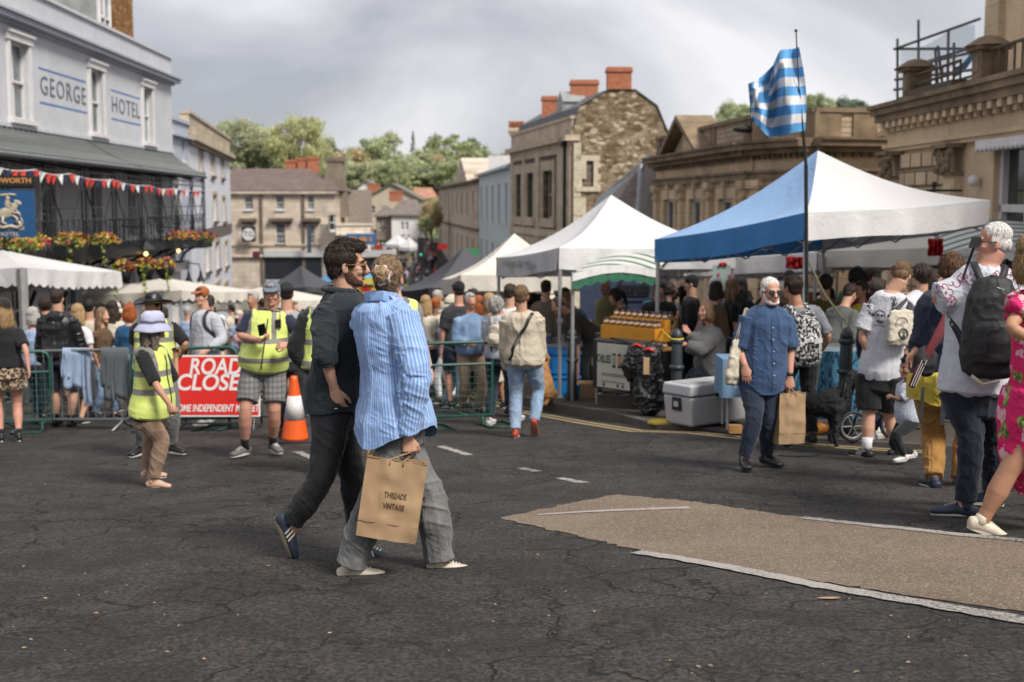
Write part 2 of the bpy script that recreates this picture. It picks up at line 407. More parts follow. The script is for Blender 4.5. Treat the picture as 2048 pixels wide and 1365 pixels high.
 # -------------------------------------------------- ground
def asphalt():
 s=NT('asphalt');v=s.tc()
 big=s.noise(v,0.35,5,0.6);fine=s.noise(v,42,5,0.8);agg=s.voro(v,120,'F1',1)
 c=s.ramp(big,[(0.3,(0.021,0.0195,0.0195)),(0.55,(0.029,0.0262,0.0252)),(0.75,(0.044,0.038,0.035))])
 c=s.mix(s.ramp(fine,[(0.47,0.0),(0.60,0.9)]),c,(0.105,0.092,0.083))
 c=s.mix(s.ramp(fine,[(0.40,0.9),(0.49,0.0)]),c,(0.010,0.010,0.010))
 a=s.sep(agg)[0];c=s.mix(s.ramp(a,[(0.95,0.0),(0.985,0.4)]),c,(0.16,0.135,0.115))
 pt=s.noise(v,1.7,6,0.7,0.6);c=s.mix(s.ramp(pt,[(0.44,0.5),(0.56,0)]),c,(0.012,0.0115,0.0115));c=s.mix(s.ramp(pt,[(0.56,0),(0.7,0.45)]),c,(0.062,0.048,0.040))
 wv=s.n('ShaderNodeVectorMath');wv.operation='ADD';s.l(v,wv.inputs[0])
 nz=s.n('ShaderNodeTexNoise');nz.inputs['Scale'].default_value=3.2;nz.inputs['Detail'].default_value=6;s.l(v,nz.inputs[0])
 sc=s.n('ShaderNodeVectorMath');sc.operation='SCALE';sc.inputs['Scale'].default_value=0.55;s.l(nz.outputs['Color'],sc.inputs[0]);s.l(sc.outputs[0],wv.inputs[1])
 mask=s.ramp(s.noise(v,0.42,3),[(0.43,0),(0.50,1)])
 e1=s.voro(wv.outputs[0],1.25,'DISTANCE_TO_EDGE',0);ck=s.ramp(e1,[(0.006,1),(0.018,0)])
 e2=s.voro(wv.outputs[0],4.2,'DISTANCE_TO_EDGE',0);ck2=s.ramp(e2,[(0.012,0.9),(0.035,0)])
 mask2=s.ramp(s.noise(v,0.6,3,0.5,0.4),[(0.50,0),(0.57,1)])
 crk=s.math('MAXIMUM',s.math('MULTIPLY',ck,mask),s.math('MULTIPLY',s.math('MULTIPLY',ck2,mask2),0.8))
 brk=s.ramp(s.noise(v,7,3),[(0.33,0.25),(0.48,1)]);crk=s.math('MULTIPLY',crk,brk)
 c=s.mix(s.math('MULTIPLY',crk,0.95),c,(0.003,0.006,0.006))
 s.set(c,s.ramp(big,[(0.3,0.72),(0.7,0.88)]),0,0.35)
 h=s.math('SUBTRACT',s.math('ADD',s.math('MULTIPLY',fine,0.7),s.math('MULTIPLY',a,0.12)),s.math('MULTIPLY',crk,0.9))
 s.bump(h,1.0,0.022);return s.m
def paving():
 s=NT('paving');v=s.tc();m=s.map(v,(1,1,1),rot=(0,0,0.5))
 b=s.n('ShaderNodeTexBrick');s.l(m,b.inputs[0]);b.inputs['Scale'].default_value=1.0;b.inputs['Brick Width'].default_value=0.6;b.inputs['Row Height'].default_value=0.42
 b.inputs['Mortar Size'].default_value=0.008;b.inputs['Color1'].default_value=(0.065,0.054,0.045,1);b.inputs['Color2'].default_value=(0.088,0.074,0.062,1);b.inputs['Mortar'].default_value=(0.03,0.03,0.028,1)
 n=s.noise(v,5,6,0.7);c=s.mix(s.ramp(n,[(0.35,0.5),(0.65,0.0)]),b.outputs[0],(0.045,0.04,0.036))
 s.set(c,0.8,0,0.3);s.bump(s.math('SUBTRACT',s.noise(v,70,3),s.math('MULTIPLY',b.outputs[1],0.7)),0.4,0.01);return s.m
def marking(name,col,wear=0.45):
 s=NT(name);v=s.tc();n=s.noise(v,55,4,0.7);n2=s.noise(v,1.6,4)
 k=s.math('ADD',n,s.math('MULTIPLY',n2,0.55))
 a=s.ramp(k,[(wear+0.18,(0.07,0.062,0.056)),(wear+0.30,col)])
 s.set(a,0.75,0,0.3);s.bump(n,0.5,0.006);return s.m
M_ASPH=asphalt();M_PAVE=paving();M_WHITE=marking('road_white',(0.32,0.30,0.28),0.47);M_YEL=marking('road_yellow',(0.36,0.275,0.15),0.34)
def rows(a,b,n):return[a+(b-a)*i/n for i in range(n+1)]
def ground():
 ys=sorted(set(rows(-30,0,6)+rows(0,66,33)+[a for a,_ in _py if-30<=a<=700]+rows(66,160,24)+rows(160,700,27)))
 xs=sorted(set([-700,-400,-250,-150,-100,-70,-50]+rows(-30,30,12)+[50,70,100,150,250,400,700]))
 m=MB();m.add([(x,y,HZ(x,y))for x in xs for y in ys],[(i*len(ys)+j,(i+1)*len(ys)+j,(i+1)*len(ys)+j+1,i*len(ys)+j+1)for i in range(len(xs)-1)for j in range(len(ys)-1)])
 tag(m.build('road',M_ASPH),'dark worn asphalt of the sloping market street, crossed by cracks',kind='structure')
ground()
def sheet(name,pts,mat,h,label):
 m=MB();m.add([on(p[0],p[1],h)for p in pts],[tuple(range(len(pts)))])
 return tag(m.build(name,mat),label,kind='structure')
def gx(px,py):g=G(px,py);return(g.x,g.y)
def tan_surface():
 s=NT('buff_surface');v=s.tc();f=s.noise(v,75,4,0.8);ag=s.sep(s.voro(v,110,'F1',1))[0];n=s.noise(v,0.9,5,0.6)
 c=s.ramp(n,[(0.3,(0.135,0.099,0.071)),(0.65,(0.215,0.163,0.122))])
 c=s.mix(s.ramp(f,[(0.32,0.9),(0.5,0)]),c,(0.05,0.038,0.03));c=s.mix(s.ramp(ag,[(0.7,0),(0.95,0.55)]),c,(0.42,0.33,0.25))
 s.set(c,0.85,0,0.3);s.bump(f,0.8,0.012);return s.m
random.seed(5)
def rag(pts,amp=0.012,step=0.12):
 out=[]
 for a,b in zip(pts,pts[1:]+pts[:1]):
  L=math.hypot(b[0]-a[0],b[1]-a[1]);k=max(1,int(L/step))
  for i in range(k):
   t=i/k;out.append((a[0]+(b[0]-a[0])*t+random.uniform(-amp,amp),a[1]+(b[1]-a[1])*t+random.uniform(-amp,amp)))
 return out
tp=[gx(*q)for q in[(1000,1037),(1120,1012),(1235,990),(1400,1006),(1600,1036),(1850,1062),(2048,1081),(2400,1118),(2400,1290),(2048,1226),(1850,1197),(1640,1165),(1440,1129),(1270,1100),(1150,1072)]]
sheet('buff_road_surface',rag(tp,.022,.05),tan_surface(),0.004,'buff coloured island of textured road surfacing')
def band(pxs,w0,w1,h,mat,name,label):
 c=[Vector(gx(*q))for q in pxs];L=[];R=[]
 for i,p in enumerate(c):
  t=(c[min(i+1,len(c)-1)]-c[max(i-1,0)]).normalized();nn=Vector((-t.y,t.x));w=w0+(w1-w0)*i/(len(c)-1)
  L.append(tuple(p+nn*w/2));R.append(tuple(p-nn*w/2))
 return sheet(name,rag(L+R[::-1],0.010,0.06),mat,h,label)
band([(1275,1106),(1440,1133),(1640,1174),(1850,1209),(2048,1243),(2400,1300)],0.10,0.13,0.008,M_WHITE,'white_edge_line','long white line along the near edge of the buff island')
band([(1600,1037),(1850,1064),(2048,1084),(2400,1122)],0.09,0.10,0.008,M_WHITE,'white_edge_line','white line along the far edge of the buff island')
band([(1075,1032),(1200,1024),(1380,1017)],0.05,0.11,0.008,marking('road_worn_white',(0.33,0.29,0.26),0.36),'worn_arrow_line','worn white stroke across the tip of the buff island')
for q in([(595,904),(652,930)],[(880,893),(938,911)],[(1118,957),(1170,967)],[(1040,937),(1075,944)]):
 band(q,0.09,0.09,0.004,M_WHITE,'lane_dash',None)
KERB=[(790,706),(820,720),(850,738),(920,762),(1000,795),(1080,820),(1222,844),(1320,859),(1420,861),(1500,869),(1615,882),(1750,891),(1900,899),(2048,908),(2400,930)]
kp=[Vector(gx(*q))for q in KERB]
kh=[0.12]*7+[0.045]+[0.03]*7
def koff(d):
 out=[]
 for i,p in enumerate(kp):
  t=(kp[min(i+1,len(kp)-1)]-kp[max(i-1,0)]).normalized();nn=Vector((-t.y,t.x))
  if nn.dot(Vector((1,1)))<0:nn=-nn
  out.append(p+nn*d)
 return out
def kerb_stones():
 m=MB();a,b,c=koff(0),koff(0.015),koff(0.15)
 vs=[]
 for i in range(len(kp)):
  vs+=[on(a[i].x,a[i].y,-0.02),on(b[i].x,b[i].y,kh[i]),on(c[i].x,c[i].y,kh[i])]
 m.add(vs,[(3*i+j,3*i+j+1,3*i+j+4,3*i+j+3)for i in range(len(kp)-1)for j in(0,1)])
 tag(m.build('kerb',plain('kerbstone',(0.085,0.072,0.062),0.85,0.25,3,0.4)),'grey kerb stones',kind='structure')
 m=MB();vs=[]
 for i in range(len(kp)):
  vs+=[on(c[i].x,c[i].y,kh[i]-.003),on(c[i].x+14,c[i].y+3,kh[i]+0.03),on(c[i].x+34,c[i].y+4,0.2)]
 m.add(vs,[(3*i+j,3*i+j+1,3*i+j+4,3*i+j+3)for i in range(len(kp)-1)for j in(0,1)])
 tag(m.build('pavement',M_PAVE),'stone paved footway along the stalls',kind='structure')
kerb_stones()
for dd in(0.28,0.42):
 pts=koff(-dd)[:13];L=[];R=[]
 for i,p in enumerate(pts):
  t=(pts[min(i+1,12)]-pts[max(i-1,0)]).normalized();nn=Vector((-t.y,t.x))*0.032;L.append(tuple(p+nn));R.append(tuple(p-nn))
 sheet('double_yellow_line',L+R[::-1],M_YEL,0.006,None)
def blob(px,py,rx,ry,col,name,h=0.008,seed=0):
 g=G(px,py);rr=random.Random(seed);pts=[(g.x+rx*math.cos(a)*rr.uniform(.8,1.1),g.y+ry*math.sin(a)*rr.uniform(.8,1.1))for a in[i*math.pi/9 for i in range(18)]]
 return sheet(name,pts,plain(name,col,0.8,0.3,20),h,None)
blob(1600,911,0.19,0.13,(0.02,0.017,0.015),'road_patch')
blob(1658,1199,0.055,0.022,(0.30,0.20,0.12),'road_mark')
def litter():
 m=MB();rr=random.Random(3)
 for i in range(150):
  px,py=rr.uniform(0,2048),rr.uniform(930,1365)
  g=G(px,py,0.004);a=rr.uniform(0,6.3);r=rr.uniform(0.003,0.011)*(1.3 if rr.random()<.1 else .8)
  pts=[g+Vector((math.cos(a+k)*r*w,math.sin(a+k)*r*w,0.003*(k%2)))for k,w in((0,1.8),(1.4,.8),(3.0,1.6),(4.5,.7))]
  m.add(pts,[(0,1,2,3)])
 tag(m.build('leaf_litter',plain('leaf_litter',(0.30,0.21,0.13),0.7,0.6,3)),'small scraps and dry leaves scattered on the road',kind='stuff')
litter()
# -------------------------------------------------- wall materials
def wallvec(s,fac):
 ang=math.atan2(fac.d.y,fac.d.x);v=s.map(s.tc(),rot=(0,0,-ang));x=s.sep(v)
 c=s.n('ShaderNodeCombineXYZ');s.l(x[0],c.inputs[0]);s.l(x[2],c.inputs[1]);return c.outputs[0]
def ashlar(name,col,fac,bw=0.55,rh=0.28,joint=0.5,stain=0.6,soot=(0.09,0.075,0.06),mort=0.012):
 col=(col[0]*1.38,col[1]*1.42,col[2]*1.62);soot=(soot[0]*1.1,soot[1]*1.2,soot[2]*1.4);stain*=.62;s=NT(name);u=wallvec(s,fac);v=s.tc()
 b=s.n('ShaderNodeTexBrick');s.l(u,b.inputs[0]);b.inputs['Scale'].default_value=1;b.inputs['Brick Width'].default_value=bw;b.inputs['Row Height'].default_value=rh
 b.inputs['Mortar Size'].default_value=mort;b.inputs['Mortar Smooth'].default_value=0.3
 b.inputs['Color1'].default_value=(*mul(col,0.86),1);b.inputs['Color2'].default_value=(*mul(col,1.12),1);b.inputs['Mortar'].default_value=(*mul(col,1-joint),1)
 n=s.noise(v,1.1,7,0.65);c=s.mix(s.ramp(n,[(0.42,0),(0.72,stain)]),b.outputs[0],soot)
 st=s.noise(s.map(v,(2.2,2.2,0.25)),1.6,5,0.7);c=s.mix(s.ramp(st,[(0.5,0),(0.8,stain*0.7)]),c,mul(soot,1.3))
 fn=s.noise(v,14,4,0.7);c=s.mix(s.ramp(fn,[(0.3,0.35),(0.55,0)]),c,mul(col,0.55))
 s.set(c,0.9,0,0.2);s.bump(s.math('SUBTRACT',s.math('MULTIPLY',fn,0.6),b.outputs[1]),0.5,0.02);return s.m
def rubble(name,c1,c2,fac,sc=3.4):
 c1,c2=mul(c1,1.45),(c2[0]*1.1,c2[1]*1.14,c2[2]*1.25);s=NT(name);u=s.map(wallvec(s,fac),(1,2.3,1));v=s.tc()
 w=s.noise(v,4,4);wv=s.n('ShaderNodeVectorMath');wv.operation='ADD';s.l(u,wv.inputs[0]);cb=s.n('ShaderNodeCombineXYZ');s.l(s.math('MULTIPLY',w,0.35),cb.inputs[0]);s.l(s.math('MULTIPLY',w,0.5),cb.inputs[1]);s.l(cb.outputs[0],wv.inputs[1])
 col=s.sep(s.voro(wv.outputs[0],sc,'F1',1))[0];e=s.voro(wv.outputs[0],sc,'DISTANCE_TO_EDGE',0)
 c=s.ramp(col,[(0.0,mul(c1,0.45)),(0.35,c1),(0.7,mul(c2,0.8)),(1.0,mul(c2,1.5))])
 c=s.mix(s.ramp(s.noise(v,10,5,0.7),[(0.35,0.5),(0.6,0)]),c,mul(c1,0.35))
 c=s.mix(s.ramp(e,[(0.02,0.8),(0.07,0)]),c,mul(c1,0.4))
 s.set(c,0.95,0,0.15);s.bump(e,0.7,0.05);return s.m
def render_wall(name,col,dirt=0.35):
 s=NT(name);v=s.tc();n=s.noise(v,0.8,6,0.6);c=s.ramp(n,[(0.3,mul(col,0.90)),(0.7,mul(col,1.05))])
 st=s.noise(s.map(v,(3,3,0.3)),1.5,5,0.7);c=s.mix(s.ramp(st,[(0.52,0),(0.8,dirt)]),c,mul(col,0.6))
 s.set(c,0.7,0,0.3);s.bump(s.math('ADD',s.noise(v,3.5,5,0.6),s.math('MULTIPLY',s.noise(v,40,2),0.15)),0.35,0.05);return s.m
def tiles(name,c1,c2,fac,rh=0.18,bw=0.25):
 s=NT(name);ang=math.atan2(fac.d.y,fac.d.x);v=s.map(s.tc(),rot=(0,0,-ang));x=s.sep(v);cb=s.n('ShaderNodeCombineXYZ');s.l(x[0],cb.inputs[0]);s.l(s.math('ADD',x[2],s.math('MULTIPLY',x[1],0.15)),cb.inputs[1])
 b=s.n('ShaderNodeTexBrick');s.l(cb.outputs[0],b.inputs[0]);b.inputs['Scale'].default_value=1;b.inputs['Brick Width'].default_value=bw;b.inputs['Row Height'].default_value=rh;b.inputs['Mortar Size'].default_value=0.008
 b.inputs['Color1'].default_value=(*c1,1);b.inputs['Color2'].default_value=(*c2,1);b.inputs['Mortar'].default_value=(*mul(c1,0.4),1)
 n=s.noise(s.tc(),1.2,6,0.7);c=s.mix(s.ramp(n,[(0.4,0),(0.7,0.6)]),b.outputs[0],mul(c2,1.4))
 s.set(c,0.8,0,0.3);s.bump(b.outputs[1],0.4,0.01);return s.m
PW=plain('white_paint',(0.62,0.60,0.60),0.45,0.08,3,0.05)
GL=glassm('window_glass');GLC=glassm('window_glass_grey',(0.10,0.11,0.12),0.12)
BLACKP=plain('black_iron',(0.012,0.013,0.014),0.45,0.3,8,0.1)
CURT=plain('curtain',(0.45,0.43,0.40),0.9,0.15,8)
LEAD=plain('lead_sheet',(0.27,0.285,0.285),0.55,0.25,2.5,0.2,dirt=(0.16,0.165,0.16))
TERRA=plain('orange_brick',(0.36,0.130,0.068),0.85,0.25,5,0.4)
def chimney(parent,x,y,z0,w,d,h,mat=None,pots=0,cap=True,name='chimney'):
 m=MB();m.box(x-w/2,x+w/2,y-d/2,y+d/2,z0,z0+h-(0.22 if cap else 0))
 if cap:m.box(x-w/2-.06,x+w/2+.06,y-d/2-.06,y+d/2+.06,z0+h-.22,z0+h-.10);m.box(x-w/2-.02,x+w/2+.02,y-d/2-.02,y+d/2+.02,z0+h-.10,z0+h)
 o=m.build(name,mat or TERRA,parent)
 for i in range(pots):
  q=MB();q.lathe((x-w/2+w*(i+.5)/pots,y,z0+h-.01),[(0.13,0),(0.11,0.3),(0.13,0.36),(0.13,0.4),(0.10,0.42)],10);q.build('chimney_pot',TERRA,o,True)
 return o
 # -------------------------------------------------- the hotel on the left
def hotel():
 f=Fac((-11.25,24.0),(-11.8,45.0));zt=6.1
 root=thing('hotel','pale blue-grey painted hotel with an iron balcony and lettering between its upper windows','hotel',(-11.8,45.0,HZ(-11.8,45)))
 wm=render_wall('hotel_paint',(0.50,0.508,0.535));warm=render_wall('hotel_paint_lower',(0.36,0.37,0.42))
 def R(x0,y0,x1,y1):
  a,t=f.hit(x0,y0);b,q=f.hit(x1,y1);c=f.hit((x0+x1)/2,y0)[1]
  return a,b
 ups=[]
 for xa,xb in((21,58),(180,205),(285,303)):
  a=f.hit(xa,200)[0];b=f.hit(xb,200)[0];ups.append((a,b,3.30,5.07))
 ups+=[(ups[0][0]-5.2,ups[0][1]-5.2,3.30,5.07)]
 ups=[u for u in ups if u[0]>-5]
 low=[]
 for px in(95,190,262,315,352):
  s=f.hit(px,430)[0];low.append((s-.55,s+.55,0.35,2.65))
 gr=[(1.5,2.6,-1.6,-.3),(5.0,6.2,-1.9,-.3),(9.0,10.2,-2.2,-.4),(12.5,13.6,-2.5,-.6),(14.5,15.6,-2.8,-.7),(17.2,18.3,-3.4,-.7)]
 m=MB();f.wall(m,-6,f.L,-5.5,5.42,ups+low+gr,0.2,9.0);m.build('wall',wm,root)
 m=MB();f.rect(m,-6,f.L+.12,5.42,5.50,-.3,.10);f.rect(m,-6,f.L+.26,5.50,5.62,-.3,.27);f.rect(m,-6,f.L+.32,5.62,5.68,-.3,.34);m.build('cornice',render_wall('hotel_trim',(0.37,0.385,0.44)),root)
 m=MB();f.rect(m,-6,f.L,5.68,6.32,-.35,.02);m.build('parapet',wm,root)
 m=MB();f.rect(m,-6,f.L+.05,6.32,6.40,-.42,.09);m.build('coping',plain('hotel_coping',(0.5,0.5,0.52)),root)
 m=MB();f.rect(m,-6,f.L,3.10,3.19,-.02,.07);m.build('string_course',wm,root)
 for u in ups:f.window(root,u,2,2,PW,GLC,0.05,0.16,True,CURT,(PW,0.16))
 for u in low:f.window(root,u,2,3,PW,GLC,0.05,0.16,False,None,(PW,0.12))
 for u in gr:f.window(root,u,2,2,PW,GL,0.05,0.16,True,None,None,True)
 sl=tiles('hotel_roof_tiles',(0.06,0.04,0.035),(0.10,0.07,0.055),f)
 m=MB();a,b=f.pt(-6,6.0,-.6),f.pt(f.L-1.4,6.0,-.6);m.quad(a,b,f.pt(f.L-2.2,8.6,-4.5),f.pt(-6,8.6,-4.5));m.quad(b,f.pt(f.L-1.4,6.0,-9),f.pt(f.L-2.2,8.6,-6),f.pt(f.L-2.2,8.6,-4.5));m.build('roof',sl,root)
 s0=f.hit(198,20,-1.0)[0];m=MB()
 arc=[f.pt(s0+.62*math.cos(t),7.55+.62*math.sin(t),-0.9)for t in[math.pi*i/12 for i in range(13)]]
 m.extr([f.pt(s0+.62,6.1,-.9)]+arc+[f.pt(s0-.62,6.1,-.9)],-f.n*2.6);dm=m.build('dormer',LEAD,root)
 m=MB();i0=[(.62,6.15)]+[(.62*math.cos(t),7.5+.62*math.sin(t))for t in[math.pi*i/12 for i in range(13)]]+[(-.62,6.15)]
 for(x,z),(x2,z2)in zip(i0,i0[1:]):m.tube(f.pt(s0+x*.9,z,-.86),f.pt(s0+x2*.9,z2,-.86),0.07,6)
 f.rect(m,s0-.03,s0+.03,6.2,8.0,-.88,-.82);f.rect(m,s0-.5,s0+.5,7.0,7.08,-.88,-.82);m.build('dormer_frame',PW,dm)
 m=MB();m.add([f.pt(s0+x*.86,z,-.88)for x,z in i0],[tuple(range(len(i0)))]);m.build('dormer_pane',GLC,dm)
 q=P(222,60,41.0);m=MB();m.box(q.x-.55,q.x+.12,q.y,q.y+2.0,6.0,10.5);m.build('chimney_stack',rubble('stack_brick',(0.20,0.10,0.04),(0.28,0.15,0.07),f,6),root)
 TX=plain('sign_letter_grey',(0.11,0.125,0.16),0.7,0.2);BL=plain('sign_line_blue',(0.07,0.17,0.42),0.7)
 for word,xa,xb in(('GEORGE',80,170),('HOTEL',222,277)):
  a=f.hit(xa,180)[0];b=f.hit(xb,180)[0]
  text('lettering',word,0.66,f.pt((a+b)/2,4.22,.012),f.d,(0,0,1),TX,root,0.004,-0.004,b-a,space=1.15)
  m=MB();f.rect(m,a-.05,b+.1,4.62,4.66,-.01,.01);f.rect(m,a-.05,b+.1,3.80,3.84,-.01,.01);m.build('painted_line',BL,root)
 rb=MB();Z3=Vector((0,0,1))
 def canopy(s0,s1,o0,o1,zw0,zw1,ze0,ze1):
  m=MB();m.grid(lambda u,v:f.pt(s0+(s1-s0)*u,(zw0+(zw1-zw0)*u)*(1-v)+(ze0+(ze1-ze0)*u)*v+0.10*math.sin(math.pi*v)*-1,v*(o0+(o1-o0)*u)),24,6)
  k=int((s1-s0)/0.33)
  for i in range(k+1):
   u=i/k;pts=[f.pt(s0+(s1-s0)*u,(zw0+(zw1-zw0)*u)*(1-v)+(ze0+(ze1-ze0)*u)*v-0.10*math.sin(math.pi*v)+.02,v*(o0+(o1-o0)*u))for v in(0,.25,.5,.75,1)]
   rb.poly([q+Z3*.02 for q in pts],0.022,4)
  return m
 m=canopy(-5,11.0,1.5,1.5,3.05,3.05,2.38,2.33);m.build('canopy',LEAD,root)
 m=canopy(11.0,f.L-.2,1.5,1.15,3.05,3.05,2.33,2.32);m.build('canopy',LEAD,root)
 m=MB();m.tube(f.pt(-5,2.32,1.5),f.pt(11,2.28,1.5),.05);m.tube(f.pt(11,2.28,1.5),f.pt(f.L-.2,2.27,1.15),0.05);
 m.build('canopy_gutter',BLACKP,root)
 rb.build('canopy_rib',plain('dark_lead',(0.10,0.11,0.11),.6),root)
 def oo(s):return 1.42 if s<11 else 1.42-(s-11)/(f.L-.2-11)*.34
 m=MB();m.extr([f.pt(-5,0.02,0.01),f.pt(f.L-.2,0.02,0.01),f.pt(f.L-.2,0.02,1.1),f.pt(11,.02,1.45),f.pt(-5,.02,1.45)],(0,0,0.2));m.build('balcony_floor',BLACKP,root)
 ss=[-4,-1.5,1,3.5,6.0,8.5,11,13.5,16,18.5,f.L-.3]
 for s in ss:
  m=MB()
  for ds in(-.14,.14):m.tube(f.pt(s+ds,.2,oo(s)),f.pt(s+ds,2.25,oo(s)),0.022,6)
  for z in(0.5,1.1,1.7):m.tube(f.pt(s-.14,z,oo(s)),f.pt(s+.14,z,oo(s)),0.015,5)
  m.tube(f.pt(s,2.15,oo(s)),f.pt(s,2.4,0),0.03,5);m.build('trellis_post',BLACKP,root)
 m=MB()
 for a,b in zip(ss,ss[1:]):
  oa,ob=oo(a),oo(b)
  for z in(0.42,1.0,1.28):m.tube(f.pt(a,z,oa),f.pt(b,z,ob),0.015,5)
  for z in(1.95,2.1):m.tube(f.pt(a,z,oa),f.pt(b,z,ob),0.02,5)
  n=3
  for i in range(n):
   u0,u1=i/n,(i+1)/n;q=lambda u,z:f.pt(a+(b-a)*u,z,oa+(ob-oa)*u)
   m.tube(q(u0,.3),q(u1,1.0),.009,4);m.tube(q(u1,.3),q(u0,1.0),.009,4);m.tube(q((u0+u1)/2,.3),q((u0+u1)/2,1.0),.014,4);m.tube(q(u0,.3),q(u0,1.0),.016,4)
  for u in(.2,.4,.6,.8):m.tube(q(u,1.95),q(u,2.2),.012,4)
  m.tube(q(.0,1.9),q(.35,1.0),.018,4);m.tube(q(1.,1.9),q(.65,1.0),.018,4)
 m.build('railing',BLACKP,root)
 for s in ss:
  m=MB();m.poly([f.pt(s,.0,oo(s)-.1),f.pt(s,-.08,oo(s)*.7),f.pt(s,-.35,.35),f.pt(s,-1.0,.08),f.pt(s,-1.6,.04)],0.05,6)
  for q in range(3):m.tube(f.pt(s,-.02,.4+.4*q),f.pt(s,-.55+.17*q,.16+.22*q),.022,5)
  m.build('bracket',BLACKP,root)
 m=MB();s=f.L-1.2
 f.rect(m,s-1.3,s+.9,-.9,-.6,0,.55);f.rect(m,s-1.2,s+.8,-1.3,-.9,0,.25);f.rect(m,s-1.2,s-.9,-4.6,-1.3,0,.2);f.rect(m,s+.5,s+.8,-4.6,-1.3,0,.2);m.build('porch',PW,root)
 for s in(11.2,15.2):
  t=thing('balcony_table',['black round table with chairs on the nearer part of the balcony','black round table at the far end of the balcony'][s>12],'table',f.pt(s,.22,.9));m=MB()
  m.lathe(f.pt(s,.92,.9),[(0.0,0),(.38,0),(.38,.03),(0,.03)],14);m.build('table_top',BLACKP,t);m=MB();m.tube(f.pt(s,.22,.9),f.pt(s,.92,.9),.03);m.build('table_leg',BLACKP,t)
 return f
HF=hotel()
EMB=plain('emblem_cream',(0.42,0.36,0.27),0.7,0.3,12)
def hanging_sign():
 d=21.0;a=P(-38,383,d);b=P(66,381,d);u=(b-a).normalized();ctr=(a+b)/2
 root=thing('pub_sign','blue hanging inn sign with a horse and rider emblem under a black name board','sign',Vector((ctr.x,ctr.y,HZ(ctr.x,ctr.y))))
 W2=(b-a).length/2;zt,zb=P(0,381,d).z,P(0,475,d).z;BLU=plain('sign_blue',(0.012,0.075,0.20),0.45,0.15);n=Vector((0,1,0))
 m=MB();m.box(ctr.x-W2,ctr.x+W2,d,d+.06,zb,zt);m.build('board',BLU,root)
 m=MB();zz=(P(0,352,d).z+P(0,372,d).z)/2;m.box(ctr.x-W2-.02,ctr.x+W2+.04,d-.01,d+.07,P(0,373,d).z,P(0,352,d).z);nb=m.build('name_board',BLACKP,root)
 OR=plain('sign_orange',(0.55,0.25,0.06),0.5)
 text('name_lettering','WADWORTH',0.115,(ctr.x,d-.012,zz),(1,0,0),(0,0,1),OR,nb,.003,.003,2*W2*.96)
 text('sign_lettering','THE GEORGE',0.085,(ctr.x,d-.004,zb+.145),(1,0,0),(0,0,1),EMB,root,.003,.001,W2*1.25)
 text('sign_lettering','HOTEL',0.085,(ctr.x,d-.004,zb+.05),(1,0,0),(0,0,1),EMB,root,.003,.001,W2*.8)
 m=MB();sc=(zt-zb)/100.0
 def E(x,z,rx,rz,rot=0):c=Vector((ctr.x+x*sc,d-.005,zb+z*sc));m.ell(c,(rx*sc*math.cos(rot),0,rx*sc*math.sin(rot)),(0,.012,0),(-rz*sc*math.sin(rot),0,rz*sc*math.cos(rot)),14,8)
 def T(pts,r):m.poly([Vector((ctr.x+x*sc,d-.006,zb+z*sc))for x,z in pts],r*sc,6)
 E(-4,52,19,11,.15);E(13,64,7,15,-.6);E(22,74,9,4.5,-.5);E(0,70,6,11,.1);E(1,83,4.5,5);E(-8,90,14,3,.1);E(10,91,10,2.5,-.1)
 T([(-18,48),(-24,38),(-20,28)],3);T([(-10,44),(-13,33),(-4,27)],3);T([(10,47),(20,40),(16,31)],3);T([(8,52),(24,52),(27,44)],2.6);T([(-22,58),(-32,52),(-28,36)],3.2)
 T([(2,76),(14,66),(28,40),(32,28)],1.6);T([(-26,24),(-10,20),(6,24),(20,20),(28,27),(22,33)],4.2);T([(-28,30),(-20,24)],3)
 m.build('emblem',EMB,root,True)
 m=MB();m.tube((ctr.x-W2-1.2,d+.03,zt+.06),(ctr.x+W2,d+.03,zt+.06),.025);m.tube((ctr.x-W2-.3,d+.03,zt+.6),(ctr.x-W2-.3,d+.03,HZ(ctr.x-1,d)),.06);m.build('sign_post',BLACKP,root)
hanging_sign()
FLW=[plain('petal_'+n,c,0.6,0.3,30)for n,c in(('yellow',(0.50,0.33,0.06)),('orange',(0.48,0.17,0.04)),('red',(0.30,0.02,0.02)),('pink',(0.42,0.05,0.16)))]
LEAF=[plain('leaf_'+n,c,0.6,0.35,4)for n,c in(('dark',(0.025,0.05,0.015)),('mid',(0.05,0.09,0.02)),('lime',(0.18,0.22,0.03)))]
def petal(m,c,r,rr):
 a=Vector((rr.uniform(-1,1),rr.uniform(-1,1),rr.uniform(-1,1))).normalized();b=a.orthogonal().normalized();a2=a.cross(b)
 m.add([c+b*r,c+(b*.3+a2)*r*.8,c-b*r,c-(b*.3+a2)*r*.8],[(0,1,2,3)])
